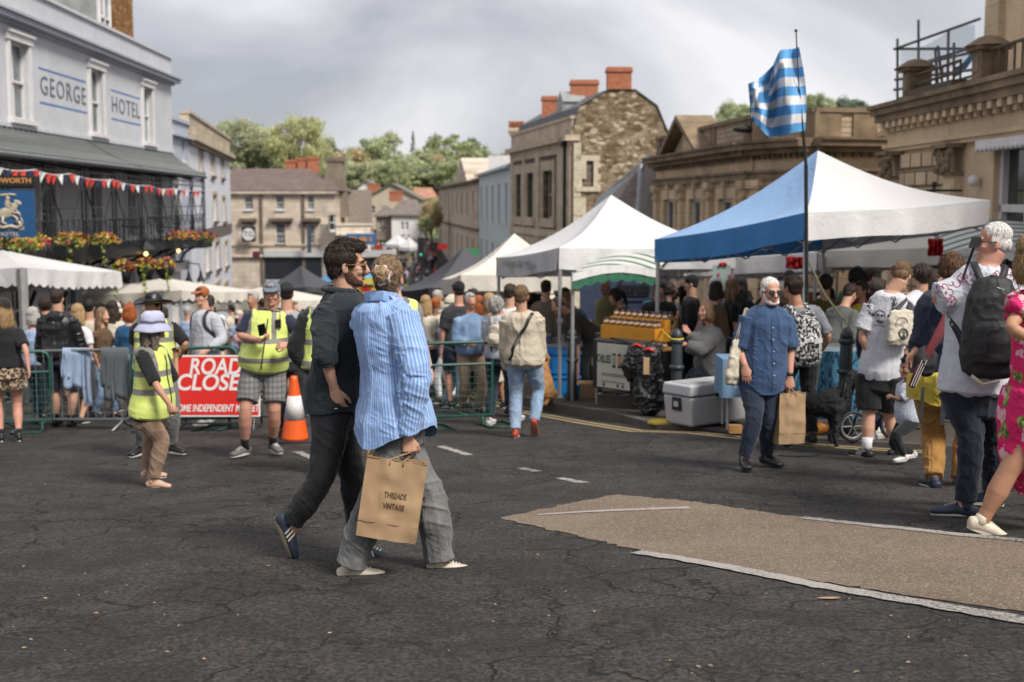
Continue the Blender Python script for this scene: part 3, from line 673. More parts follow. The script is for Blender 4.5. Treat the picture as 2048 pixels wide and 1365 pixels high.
def flowers(root,c,rx,ry,rz,n,seed,trail=0):
 rr=random.Random(seed);ms=[MB()for _ in range(4)];lf=MB()
 for i in range(n):
  th=rr.uniform(0,6.28);u=rr.uniform(-0.3,1);k=math.sqrt(max(0,1-u*u));p=c+Vector((rx*k*math.cos(th),ry*k*math.sin(th),rz*u))*rr.uniform(.75,1.05)
  w=rr.choices(range(4),(5,4,2,1))[0]
  for q in range(3):petal(ms[w],p+Vector((rr.uniform(-.02,.02),)*3),rr.uniform(.03,.05),rr)
 for i in range(int(n*1.3)):
  th=rr.uniform(0,6.28);u=rr.uniform(-1,.8);k=math.sqrt(max(0,1-u*u));petal(lf,c+Vector((rx*k*math.cos(th),ry*k*math.sin(th),rz*u))*rr.uniform(.5,.98),.06,rr)
 ft=[m for m in ms if m.f]
 m=MB();
 for w,q in enumerate(ms):m.cur=w;m.add(q.v,q.f)
 m.build('flowers',FLW,root,fix=False)
 for t in range(trail):
  x=c.x+rr.uniform(-.7,.7)*rx;y=c.y-ry*.8
  for q in range(26):petal(lf if q%2 else lf,Vector((x+rr.uniform(-.04,.04),y+rr.uniform(-.1,.1),c.z-q*.028*rr.uniform(.8,1.1))),.045,rr)
 lf.build('leaves',LEAF[2]if trail else LEAF[1],root,fix=False)
BW=HF
k=0
for px,py,w,wh in((42,487,95,'box of yellow and orange flowers on the balcony edge, leftmost and below the blue sign'),(141,482,60,'trough of orange and yellow flowers with trailing stems, just right of the blue sign'),(208,482,52,'trough of red and yellow flowers on the balcony, fourth from its far end'),(350,475,38,'trough of yellow and dark red flowers, first of three at the far end'),(377,474,38,'trough of orange flowers, middle one of three in a row at the far end'),(408,476,42,'trough of red flowers at the far corner of the balcony')):
 s,_=HF.hit(px,py,1.2);o=1.55 if s<11 else 1.55-(s-11)/9.8*.35;s,z=HF.hit(px,py,o);c=HF.pt(s,z,o);hw=w/2/FPX*c.y
 t=thing('flower_trough',wh,'flower trough',c-Vector((0,0,.3)),'flower troughs along the balcony');m=MB();ln=max(.35,min(hw*2.2,1.1))
 HF.rect(m,s-ln,s+ln,z-.33,z-.08,o-.14,o+.12);m.build('trough',BLACKP,t)
 flowers(t,c,max(.22,hw),ln,.2,90,k,3 if px<220 else 0);k+=1
for px,py,d,wh in((246,538,31,'hanging basket of yellow flowers, left one of three under the balcony'),(291,533,32,'hanging basket of yellow and dark pink flowers, middle one of three under the balcony'),(330,533,33,'hanging basket of yellow flowers, right one of three under the balcony')):
 c=P(px,py,d);t=thing('hanging_basket',wh,'hanging basket',c-Vector((0,0,.25)),'hanging baskets under the balcony');r=22/FPX*d
 m=MB();m.ell(c-Vector((0,0,.1)),(r*.8,0,0),(0,r*.8,0),(0,0,.26),12,8);m.build('basket',BLACKP,t,True)
 m=MB();tp=Vector((c.x,c.y,0.05))
 for a in(0,2.1,4.2):m.tube(c+Vector((r*math.cos(a)*.7,r*math.sin(a)*.7,0)),tp,.008,4)
 m.build('chain',BLACKP,t);flowers(t,c+Vector((0,0,.02)),r,r,.2,80,k,1);k+=1
LG=emit('lantern_glow',(1.0,0.55,0.2),3.0)
def lantern(px,py,d,label,w=.17):
 c=P(px,py,d);t=thing('wall_lantern',label,'lantern',c-Vector((0,0,.3)),'lit iron lanterns on the hotel');m=MB()
 for sx in(-1,1):
  for sy in(-1,1):m.tube(c+Vector((sx*w*.6,sy*w*.6,-.3)),c+Vector((sx*w,sy*w,.12)),.012,4)
 m.lathe(c+Vector((0,0,.12)),[(w*1.5,0),(w*1.4,.03),(.05,.22),(.05,.3),(.02,.38)],4);m.lathe(c+Vector((0,0,-.34)),[(.03,-.05),(w*.9,0),(w*.9,.04)],4)
 m.build('lantern_frame',BLACKP,t);m=MB();m.sph(c,.06);m.build('lamp',LG,t,True)
 m=MB();m.poly([c+Vector((0,0,.45)),c+Vector((-.1,.2,.7)),c+Vector((-.8,.5,.75))],.02,5);m.build('lantern_arm',BLACKP,t)
lantern(24,527,25,'small lit lantern under the balcony, left one above the white parasol');lantern(292,508,35,'small lit lantern above the middle hanging basket')
lantern(357,502,40,'lit lantern beside the white porch at the far end',.22);lantern(378,572,44,'lit lantern low on the porch, left of a pair',.1);lantern(402,570,44,'lit lantern low on the porch, right of a pair',.1)
def bunting():
 t=tag(bpy.data.objects.new('bunting',None),'string of red, white and dark blue pennants hung across the balcony','bunting');COL.objects.link(t)
 A=P(-20,330,22.0);pts=[]
 ks=[(-20,330,22),(70,340,25),(140,348,28),(225,360,32),(300,372,36),(350,378,39),(418,380,43.5)]
 for(a,b)in zip(ks,ks[1:]):
  for i in range(8):u=i/8;pts.append(P(a[0]+(b[0]-a[0])*u,a[1]+(b[1]-a[1])*u-0*math.sin(math.pi*u),a[2]+(b[2]-a[2])*u)+Vector((0,0,-.06*math.sin(math.pi*u))))
 t.location=pts[0];m=MB();m.poly(pts,.012,4);m.build('string',PW,t)
 CL=[plain('pennant_red',(0.5,0.04,0.03),.8),plain('pennant_white',(0.6,0.6,0.6),.8),plain('pennant_navy',(0.02,0.03,0.08),.8)]
 ln=0;tot=[0]
 for a,b in zip(pts,pts[1:]):tot.append(tot[-1]+(b-a).length)
 n=42
 for i in range(n):
  q=tot[-1]*(i+.3)/n;j=max(k for k in range(len(tot))if tot[k]<=q);j=min(j,len(pts)-2)
  u=(q-tot[j])/(tot[j+1]-tot[j]);p=pts[j].lerp(pts[j+1],u);d=(pts[j+1]-pts[j]).normalized();sd=Vector((1,-.25,0))if i%3 else Vector((1,.3,0));w=.07
  ang=random.uniform(-.5,.5);e=(d*math.cos(.9)+Vector((1,0,0))*math.sin(.9)).normalized()
  m=MB();h=.21;th=Vector((0,.006,0));m.extr([p-e*w,p+e*w,p+Vector((random.uniform(-.05,.05),0,-h))],th);m.build('pennant',CL[(0,1,2)[i%3]if i%4 else 0],t)
bunting()
# -------------------------------------------------- a generic building made of a facade list
def building(name,label,cat,f,z0,z1,wins,wall,back=8,trim=None,roof=None,rise=0,over=.3,frame=None,glass=None,cols=2,rws=2,sill=True,head=False,cornice=None,extra=None,hip=(0,0),depth=.2):
 root=thing(name,label,cat,f.pt(f.L/2,z0,0));m=MB();f.wall(m,0,f.L,z0,z1,wins,depth,back);m.build('wall',wall,root)
 for w in wins:f.window(root,w,w[4]if len(w)>4 else cols,w[5]if len(w)>5 else rws,frame or PW,glass or GL,.05,depth-.04,True,None,None,sill,head)
 if cornice:
  m=MB()
  for(za,zb,o)in cornice:f.rect(m,-o*.6,f.L+o*.6,za,zb,-.3,o)
  m.build('cornice',trim or wall,root)
 if roof:
  m=MB();h0,h1=hip;mid=-back/2
  a,b=f.pt(-over,z1,over),f.pt(f.L+over,z1,over);c,d=f.pt(f.L+over-h1,z1+rise,mid),f.pt(-over+h0,z1+rise,mid);e,g=f.pt(f.L+over,z1,-back-over),f.pt(-over,z1,-back-over)
  m.quad(a,b,c,d);m.quad(g,e,c,d);m.add([a,d,g],[(0,1,2)]);m.add([b,c,e],[(0,1,2)]);m.add([a,b,e,g],[(0,1,2,3)])
  m.build('roof',roof,root)
 return root
def pxw(f,rs,**k):
 out=[]
 for r in rs:
  x0,y0,x1,y1=r[:4];a=f.hit(x0,(y0+y1)/2)[0];b=f.hit(x1,(y0+y1)/2)[0];m=(x0+x1)/2
  z1=f.hit(m,y0)[1];z0=f.hit(m,y1)[1];out.append((min(a,b),max(a,b),z0,z1)+tuple(r[4:]))
 return out
f=Fac((-11.95,45.1),(-12.25,49.0));w1=render_wall('pale_blue_render',(0.40,0.425,0.50))
building('town_house','narrow pale blue house tucked between the hotel and the white corner house','house',f,-6,4.35,pxw(f,[(364,282,369,322)]),w1,cornice=[(3.75,3.85,.2),(4.3,4.42,.08)],trim=w1)
f=Fac((-12.25,49.05),(-15.3,70.0));w2=render_wall('white_blue_render',(0.62,0.63,0.68),.2);BST=ashlar('bath_stone_trim',(0.36,0.29,0.19),f,.8,.4,.3,.5)
ws=pxw(f,[(397,292,405,345),(420,302,428,352),(441,309,447,356),(425,390,433,443),(444,396,450,444),(409,484,419,546),(430,484,439,540),(449,484,455,534),(428,568,440,584),(447,568,456,584)])
r=building('corner_house','tall white corner house with narrow stone framed windows and a stone parapet','house',f,-7.5,4.0,ws,w2,trim=BST,cornice=[(3.6,3.75,.12),(3.75,3.95,.32),(4.0,4.75,.03),(4.75,4.85,.1)],frame=plain('brown_frame',(0.10,0.085,0.07)),depth=.3)
m=MB()
for w in ws:
 a,b,c,d=w[:4];t=.16
 f.rect(m,a-t,a,c-t,d+t,-.02,.05);f.rect(m,b,b+t,c-t,d+t,-.02,.05);f.rect(m,a,b,d,d+t,-.02,.05);f.rect(m,a,b,c-t,c,-.02,.07)
m.build('window_surround',BST,r)
m=MB();z=f.hit(440,462)[1];f.rect(m,0,f.L,z-.25,z+.25,0,.05);m.build('sign_band',plain('brown_band',(0.13,0.10,0.09)),r)
f=Fac((-21.6,97.0),(-13.3,97.0));CS=ashlar('cream_stone',(0.44,0.36,0.255),f,.9,.35,.25,.75,(0.15,0.115,0.08))
ws=pxw(f,[(489,393,506,420,3,4),(552,392,568,420,3,4),(615,392,628,420,3,4),(552,448,570,489,3,4),(616,450,629,488,3,4),(534,515,700,560,5,1)])
r=building('bank_building','weathered cream stone building with a brown slate roof at the foot of the street','building',f,-7.5,2.3,ws,CS,9,roof=tiles('brown_slates',(0.12,0.085,0.08),(0.15,0.11,0.10),f),rise=1.75,hip=(0,3.2),cols=3,rws=4,head=False,cornice=[(2.05,2.3,.3),(-1.85,-1.7,.12),(-2.7,-2.5,.25)],trim=CS,over=.35)
m=MB()
for a,b in((545,580),(610,636),(486,508)):
 s0,s1=f.hit(a-6,440)[0],f.hit(b+6,440)[0];z=f.hit(560,440)[1];f.rect(m,s0,s1,z-.12,z+.12,0,.4);f.rect(m,s0+.2,s1-.2,z-.3,z-.12,0,.22)
s=f.hit(522,400)[0];f.rect(m,s-.1,s+.1,-5,2.0,0,.12);s=f.hit(606,400)[0];f.rect(m,s-.1,s+.1,-5,2.0,0,.12)
m.build('hood_moulding',plain('sooty_stone',(0.13,0.10,0.075),.9,.4,2),r)
m=MB();s0,s1=f.hit(530,510)[0],f.hit(712,510)[0];f.rect(m,s0,s1+3,f.hit(600,514)[1],f.hit(600,501)[1],0,.35);m.build('shop_fascia',plain('fascia_grey',(0.45,0.45,0.45)),r)
m=MB();f.rect(m,s0,s1+3,-7.2,f.hit(600,515)[1],.0,.1);m.build('shop_front',plain('dark_shop',(0.02,0.022,0.028),.3),r)
for px,py in((585,322),(605,318),(625,316)):c=P(px,py+20,108);chimney(r,c.x,c.y,c.z-.5,.95,.9,1.4,TERRA)
def rsign(px,py,w,h,d,mat,name,label,cat,th=.12,txt=None,tm=None):
 a=P(px,py,d);t=thing(name,label,cat,a-Vector((0,0,h/FPX*d/2)));m=MB();W2=w/FPX*d/2;H2=h/FPX*d/2
 m.box(a.x-W2,a.x+W2,a.y,a.y+th,a.z-H2,a.z+H2);m.build('sign_face',mat,t)
 if txt:text('sign_lettering',txt,H2*1.1,a-Vector((0,.012,0)),(1,0,0),(0,0,1),tm,t,.004,.01,W2*1.5)
 m=MB();m.tube(a+Vector((0,th,0)),a+Vector((0,th+.5,0)),.04);m.build('bracket',BLACKP,t);return t,a
t,a=rsign(497,469,27,30,96.2,BLACKP,'round_sign','square black hanging sign with a white disc and dark monogram','sign');m=MB()
m.loft([a+Vector((0,-.03,0)),a+Vector((0,-.005,0))],[.46,.46],(1,0,0),24,0);m.build('disc',PW,t);text('monogram','TG',.55,a-Vector((0,.04,0)),(1,0,0),(0,0,1),BLACKP,t,.005)
rsign(512,509,14,12,95.5,plain('sign_maroon',(0.09,0.012,0.03)),'shop_sign','small dark red projecting sign under the black round sign','sign')
rsign(618,480,8,52,95.5,plain('sign_slate',(0.04,0.06,0.09)),'banner_sign','tall narrow dark banner sign in front of the bank building','sign')
f=Fac((-13.2,96.0),(-10.9,99.0));ws=pxw(f,[(660,430,671,462,1,2)])
r=building('stone_house','cream stone house with a huge tapering chimney beside the bank building','house',f,-7.5,-.2,ws,ashlar('cream_stone_light',(0.50,0.42,0.31),f,.9,.35,.2,.4,(0.2,.15,.1)),8,cornice=[(-1.05,-.9,.25),(-.35,-.2,.1)])
c=P(672,435,100);m=MB();zt=P(0,322,100).z
m.add([(c.x-1.15,99.5,c.z),(c.x+.85,99.5,c.z),(c.x+.85,102,c.z),(c.x-1.15,102,c.z),(c.x-.62,99.9,zt),(c.x+.5,99.9,zt),(c.x+.5,101.5,zt),(c.x-.62,101.5,zt)],[(0,1,2,3),(4,5,6,7),(0,1,5,4),(1,2,6,5),(2,3,7,6),(3,0,4,7)])
m.box(c.x-.8,c.x+.7,99.8,101.7,zt-.05,zt+.3);m.build('chimney',plain('grey_stone_stack',(0.20,0.16,0.12),.9,.3,1.2,.3),r)
c=P(705,380,104);m=MB();m.box(c.x-1.2,c.x+.9,104,110,-7,c.z);m.build('rear_wall',plain('rear_stone',(0.30,0.25,0.2),.9,.3),r)
rsign(722,479,58,22,94.5,plain('fascia_blue',(0.03,0.12,0.29)),'shop_fascia_sign','bright blue shop fascia with orange lettering behind the bearded man','sign',.4,None,plain('sign_orange',(0.55,0.25,0.06),0.5))
def gable_house(name,label,px0,px1,pe,pr,pb,d,wall,roof,back=9,wins=(),gable=True,rise=None,cols=2):
 a,b=P(px0,pe,d),P(px1,pe,d);f=Fac((a.x,d),(b.x,d+.01));root=thing(name,label,'house',f.pt(f.L/2,P(0,pb,d).z));ze=a.z;zr=P(0,pr,d).z;zb=P(0,pb,d).z
 ww=pxw(f,wins);m=MB();f.wall(m,0,f.L,zb,ze,ww,.2,back)
 if gable:m.add([f.pt(0,ze),f.pt(f.L,ze),f.pt(f.L/2,zr)],[(0,1,2)])
 m.build('wall',wall,root)
 for w in ww:f.window(root,w,cols,2,PW,GL,.07,.16)
 m=MB();o=.35
 if gable:
  for s,e in((-o,f.L/2),(f.L+o,f.L/2)):
   p=[f.pt(s,ze-.2,o),f.pt(e,zr,o),f.pt(e,zr,-back),f.pt(s,ze-.2,-back)];m.extr(p,(0,0,.14))
 else:
  p=[f.pt(-o,ze,o),f.pt(f.L+o,ze,o),f.pt(f.L+o-1,zr,-back/2),f.pt(1-o,zr,-back/2)];m.extr(p,(0,0,.14));m.quad(f.pt(-o,ze,-back),f.pt(f.L+o,ze,-back),f.pt(f.L-1,zr,-back/2),f.pt(1,zr,-back/2))
  m.add([p[0],p[3],f.pt(-o,ze,-back)],[(0,1,2)]);m.add([p[1],p[2],f.pt(f.L+o,ze,-back)],[(0,1,2)])
 m.build('roof',roof,root);return root,f
gf=Fac((0,100),(1,100));SL=tiles('grey_brown_slates',(0.13,0.11,0.10),(0.18,0.155,0.14),gf,.3,.4);RT=tiles('clay_tiles',(0.33,0.16,0.11),(0.40,0.21,0.15),gf,.3,.3)
CR=render_wall('cream_render',(0.50,0.42,0.32),.5);WR=render_wall('white_render',(0.74,0.72,0.70),.15);GS_=render_wall('grey_stone_far',(0.26,0.215,0.165),.7)
r,f=gable_house('stone_gable_house','broad grey stone gabled house across the river',728,838,398,368,490,165,CR,SL,12,[(740,412,750,428),(765,412,772,425)]);c=P(792,397,158);chimney(r,c.x,c.y,c.z-.4,1.6,.9,1.3,TERRA)
r,f=gable_house('white_house','small white house with a pair of windows under a slate roof across the river',783,840,432,402,480,150,WR,SL,9,[(802,444,808,460),(811,444,817,460)],False);c=P(800,420,148)
r,f=gable_house('timber_house','low brown fronted house joined to the white house',752,783,434,415,480,151,GS_,SL,9,[(757,440,763,462),(768,440,774,462)],False)
r,f=gable_house('pale_gable_house','tall pale gable end standing behind the cottages',716,748,375,362,470,185,WR,SL,9);c=P(748,382,184);chimney(r,c.x,c.y,c.z-1,1.7,1,2.0,TERRA)
r,f=gable_house('clay_roof_house','low house with an orange clay tile roof below the wood',818,870,398,377,440,200,CR,RT,8,[],False)
r,f=gable_house('orange_roof_house','cottage with an orange roof just left of the cream terrace',864,892,378,362,430,210,CR,RT,8,[],False)
r,f=gable_house('roadside_house','small stone house with a pitched roof left of the cottages',700,726,402,392,470,190,CR,SL,8,[(703,410,712,422)],False)
f=Fac((-8.6,152.0),(-2.75,103.0));CT=ashlar('cream_terrace_stone',(0.42,0.34,0.245),f,1,.4,.2,.6,(0.16,.12,.08))
zt=3.5;ws=[]
for row in((2.3,0.3),(-1.6,-3.9)):
 for i in range(8):s=3.2+i*5.9;ws.append((s,s+1.5,row[1],row[0],2,4))
r=building('cream_terrace','long sooty cream stone terrace running down the right side of the street','terrace',f,-8.5,3.2,ws,CT,9,cornice=[(3.0,3.2,.45),(-.9,-.7,.15)],roof=tiles('dark_slates',(0.09,0.06,0.05),(0.12,0.085,0.07),f),rise=1.6,trim=plain('sooty_stone',(0.13,0.10,0.075)))
m=MB();q=f.pt(33,3.2,.05);m.extr([f.pt(26,3.2,.05),f.pt(40,3.2,.05),f.pt(33,5.5,.05)],-f.n*3);f.rect(m,28,38,3.0,4.2,-1,.02);m.build('pediment',CT,r)
f=Fac((-2.65,103.0),(0.0,76.2));LB=render_wall('pale_aqua_render',(0.50,0.56,0.58),.25);ws=[]
for row in((2.6,.2),(-1.4,-4.2)):
 for i in range(5):s=2.2+i*5.1;ws.append((s,s+1.5,row[1],row[0],2,4))
r=building('aqua_house','pale aqua rendered house with tall sash windows between two stone buildings','house',f,-8,3.6,ws,LB,9,cornice=[(3.45,3.6,.35)],roof=tiles('blue_slates',(0.14,0.145,0.15),(0.19,0.19,0.195),f),rise=1.7)
c=f.pt(5,4.3,-1.2);m=MB();m.obox(c,(0.8,0,0),(0,1.2,0),(0,0,.6));m.build('dormer',PW,r)
f=Fac((0.02,76.0),(2.8,60.0));BS=ashlar('bath_stone',(0.40,0.315,0.205),f,1.2,.4,.2,.65,(0.13,.10,.07));DS=rubble('dark_coursed_stone',(0.13,0.105,0.085),(0.2,0.165,0.125),f,5)
ws=[(1.5,3.3,.6,3.0,2,2),(5.0,7.0,.6,3.0,2,2),(9.5,12.0,.6,3.0,2,2),(1.5,3.3,-3.4,-.9,2,2),(5.0,7.0,-3.4,-.9,2,2),(9.5,12.0,-3.4,-.9,2,2)]
root=building('stone_building','tall bath stone building with a rough rubble gable and orange chimneys','building',f,-7,4.35,ws,DS,5.2,cornice=[(4.1,4.25,.12),(4.25,4.5,.4)],trim=BS,frame=plain('cream_frame',(0.45,0.38,0.27)),depth=.35)
m=MB()
for a,b in((0,.9),(3.9,4.5),(7.7,8.7),(13.3,16.2)):f.rect(m,a,b,-6,4.1,-.05,.12)
for a,b,c,d,*_ in ws:
 f.rect(m,a-.45,a,c-.3,d+.5,-.05,.09);f.rect(m,b,b+.45,c-.3,d+.5,-.05,.09);f.rect(m,a-.5,b+.5,d,d+.5,-.05,.1);f.rect(m,a-.5,b+.5,c-.45,c,-.05,.14)
f.rect(m,0,f.L,-.35,.05,-.05,.17);f.rect(m,0,f.L,3.75,4.1,-.05,.1)
m.build('stone_dressing',BS,root)
m=MB();f.rect(m,-.1,f.L+.05,4.5,5.25,-.3,.05);f.rect(m,-.15,f.L+.1,5.25,5.4,-.35,.12);m.build('parapet',BS,root)
g=Fac((2.85,59.9),(7.7,60.75));RB=rubble('rubble_gable',(0.17,0.12,0.072),(0.36,0.28,0.185),g,3.0)
gw=pxw(g,[(1164,322,1187,374,1,2)])
outl=[(1145,500),(1145,262),(1157,214),(1217,180),(1270,180),(1314,212),(1340,275),(1345,500)]
m=MB();og=[g.hit(x,y)for x,y in outl];hh=gw[0]
def gable_cells():
 ss=sorted({0.0,g.L,hh[0],hh[1]}|{g.L*i/40 for i in range(41)})
 def top(s):
  pts=[(0,og[1][1])]+og[2:7];pts=sorted(pts)
  for(a,za),(b,zb)in zip(pts,pts[1:]):
   if a<=s<=b:return za+(zb-za)*(s-a)/max(b-a,1e-6)
  return pts[-1][1]if s>pts[-1][0]else pts[0][1]
 for a,b in zip(ss,ss[1:]):
  mdl=(a+b)/2
  if hh[0]<mdl<hh[1]:m.quad(g.pt(a,-7),g.pt(b,-7),g.pt(b,hh[2]),g.pt(a,hh[2]));m.quad(g.pt(a,hh[3]),g.pt(b,hh[3]),g.pt(b,top(b)),g.pt(a,top(a)))
  else:m.quad(g.pt(a,-7),g.pt(b,-7),g.pt(b,top(b)),g.pt(a,top(a)))
 a,b,c,d=hh[:4]
 for p,q in(((a,c),(b,c)),((b,c),(b,d)),((b,d),(a,d)),((a,d),(a,c))):m.quad(g.pt(*p),g.pt(*q),g.pt(*q,-.25),g.pt(*p,-.25))
gable_cells();m.build('gable_wall',RB,root)
w=g.window(root,hh,1,2,PW,GL,.07,.2,True);m=MB();a,b,c,d=hh[:4]
for i in range(6):
 z0=c-.2+(d-c+.4)*i/6;z1=z0+(d-c+.4)/6;e=.22 if i%2 else .34
 g.rect(m,a-e,a,z0,z1,-.05,.04);g.rect(m,b,b+e,z0,z1,-.05,.04)
g.rect(m,a-.3,b+.3,d,d+.25,-.05,.05);g.rect(m,a-.3,b+.3,c-.22,c,-.05,.1);m.build('window_surround',plain('pale_quoin',(0.48,0.42,0.31),.9,.2),w)
m=MB()
for i in range(12):
 z0=-6+i*.85;e=.35 if i%2 else .6;g.rect(m,0.0,e,z0,z0+.83,-.05,.05)
m.build('quoin',plain('pale_quoin',(0.48,0.42,0.31),.9,.2),root)
RS=tiles('blue_grey_slates',(0.09,0.095,0.105),(0.13,0.135,0.145),f,.25,.35);m=MB()
top=[g.hit(x,y)for x,y in outl[1:7]]
ln=-f.d*15.5
for(a,za),(b,zb)in zip(top,top[1:]):m.quad(g.pt(a,za+.02,.1),g.pt(b,zb+.02,.1),g.pt(b,zb+.02,.1)+ln,g.pt(a,za+.02,.1)+ln)
m.build('roof',RS,root)
m=MB();c=f.pt(11.5,5.9,-1.0);m.obox(c,f.d*.7,f.n*.6,(0,0,.45));m.extr([c+f.d*.8+Vector((0,0,.45))+f.n*.6,c-f.d*.8+Vector((0,0,.45))+f.n*.6,c+Vector((0,0,1.0))+f.n*.6],-f.n*1.2);m.build('dormer',LEAD,root)
m=MB();m.tube(f.pt(15.4,4.2,.2),f.pt(15.4,-6,.2),.07);f.rect(m,15.2,15.6,4.0,4.4,.1,.4);m.build('drainpipe',BLACKP,root)
c=g.pt(g.hit(1243,180)[0],0,-.5);z=g.hit(1243,182)[1];chimney(root,c.x,c.y,z-.2,1.12,.8,1.3)
c=P(1168,200,65);chimney(root,c.x,c.y,c.z-.3,1.35,.8,1.25);c=P(1099,222,69);chimney(root,c.x,c.y,c.z-.5,.8,.7,1.25,TERRA,0)
c=P(1033,262,76.5);chimney(root,c.x,c.y,c.z-.2,.9,.8,.35,BS,4)
A,B,Cc,D=P(1185,470,47),P(1277,450,45),P(1318,450,43.5),P(1318,326,43.5);R1,R2=P(1196,402,50),P(1300,314,47)
LS=Fac((A.x,A.y),(B.x,B.y));ST=tiles('stone_slates',(0.14,0.12,0.105),(0.20,0.175,0.155),LS,.22,.3)
root=thing('slated_outbuilding','low building with a steep stone slate roof beside the rubble gable','building',(B.x,B.y,HZ(B.x,B.y)))
m=MB();e1=P(1284,330,45.6);m.add([A,B,e1,R1+Vector((-.1,0,-.1))],[(0,1,2,3)]);m.add([B,Cc,D,e1],[(0,1,2,3)]);m.add([R1,e1,D,R2],[(0,1,2,3)]);m.build('roof',ST,root)
m=MB();m.extr([R1+Vector((-.5,0,-.9)),R1+Vector((0,0,.12)),R2+Vector((0,0,.12)),R2+Vector((0,0,-.15)),e1+Vector((0,0,-.1))],(0,-.35,0));m.build('verge',LEAD,root)
m=MB();m.tube(B,e1,.13,6);m.build('lead_valley',plain('pale_lead',(0.34,0.35,0.39),.5),root)
m=MB();m.extr([(A.x,A.y+.3,-6),(Cc.x,Cc.y+.3,-6),(Cc.x,Cc.y+.3,Cc.z),(B.x,B.y+.3,B.z),(A.x,A.y+.3,A.z)],(0,3,0));m.build('wall',plain('sooty_stone',(0.13,0.10,0.075)),root)
a=P(722,479,94.5);t=bpy.data.objects['shop_fascia_sign'];m=MB();rr=random.Random(1)
for i in range(9):
 x=a.x-.8+i*.19
 if i%4==3:continue
 m.obox((x,94.47,a.z),(.08,0,0),(0,.02,0),(0,0,.16+.05*(i%2)));m.obox((x+.05,94.47,a.z+.1),(.05,0,0),(0,.02,0),(0,0,.03))
m.build('sign_marks',plain('sign_orange',(0.55,0.25,0.06),0.5),t)
# -------------------------------------------------- single-storey classical building behind the stalls
HB=ashlar('honey_stone',(0.50,0.37,0.215),Fac((4.86,43.5),(5.95,32.0)),1.0,.36,.3,.7,(0.13,0.09,0.055))
HBR=ashlar('honey_coursed',(0.34,0.26,0.165),Fac((4.86,43.5),(5.95,32.0)),.32,.13,.65,.6,(0.10,0.07,0.045))
SOOT=plain('sooty_honey',(0.22,0.16,0.10),.95,.45,1.6,.4,dirt=(0.07,0.05,0.035))
root=thing('market_building','low honey stone classical building with small pediments behind the blue and white stall','building',(5.95,32,HZ(5.95,32)))
def seg(A,B,wins,pil,ped,b_=False):
 f=Fac(A,B);ws=[(s-w_/2,s+w_/2,-.6,1.5)for s,w_ in wins];m=MB();f.wall(m,0,f.L,-4.5,2.6,ws,.16,3.0);m.build('wall',HB,root)
 for w in ws:
  o=f.window(root,w,2 if b_ else 1,2,PW,GL,.09 if b_ else .07,.12);q=MB();a,b,c,d=w
  f.rect(q,a-.28,a,c-.2,d+.28,-.02,.08);f.rect(q,b,b+.28,c-.2,d+.28,-.02,.08);f.rect(q,a,b,d,d+.28,-.02,.08);f.rect(q,(a+b)/2-.09,(a+b)/2+.09,d+.05,d+.45,0,.16);q.build('window_surround',HB,o)
 for s in pil:
  q=MB();f.rect(q,s-.2,s+.2,-4,1.75,-.02,.14);f.rect(q,s-.27,s+.27,1.75,1.95,-.02,.22);f.rect(q,s-.24,s+.24,1.5,1.58,-.02,.18);q.build('pilaster',HB,root)
 q=MB();f.rect(q,-.05,f.L+.05,1.95,2.12,-.1,.14);f.rect(q,-.05,f.L+.05,2.12,2.18,-.1,.2);f.rect(q,-.05,f.L+.05,2.55,2.68,-.1,.28);f.rect(q,-.1,f.L+.1,2.68,2.82,-.1,.46);f.rect(q,-.1,f.L+.1,2.82,2.88,-.1,.52)
 for i in range(int(f.L/.22)):f.rect(q,i*.22,i*.22+.11,2.44,2.55,0,.12)
 q.build('cornice',SOOT,root)
 q=MB();f.rect(q,0,f.L,2.88,3.46,-.4,-.02);q.build('parapet',HBR,root)
 q=MB();f.rect(q,-.05,f.L+.05,3.46,3.56,-.46,.06)
 for s in pil:f.rect(q,s-.3,s+.3,2.88,3.46,-.1,.03)
 q.build('coping',SOOT,root)
 for s0,s1 in ped:
  q=MB();mid=(s0+s1)/2;q.extr([f.pt(s0,2.9,.1),f.pt(s1,2.9,.1),f.pt(mid,3.75,.1)],-f.n*.6)
  q.build('tympanum',HB,root);q=MB()
  for a in(s0,s1):q.extr([f.pt(a-(.15 if a==s0 else-.15),2.88,.5),f.pt(mid,3.8,.5),f.pt(mid,3.98,.5),f.pt(a-(.4 if a==s0 else-.4),2.9,.5)],-f.n*1.1)
  q.build('pediment',SOOT,root)
 return f
seg((4.86,43.5),(5.95,32.0),[(2.3,1.5),(5.9,1.5),(9.3,1.5)],[.4,4.1,7.6,11.1],[(3.0,7.1)],True)
seg((6.0,31.9),(6.9,29.7),[(1.25,.84)],[.2,2.2],[])
seg((6.98,29.68),(10.2,30.35),[(1.9,.84)],[.3,1.2,2.7],[(1.75,4.4)])
m=MB();c=P(1490,259,32.2);m.ell(c,(.32,0,0),(0,.2,0),(0,0,.09));m.build('floodlight',BLACKP,root,True)
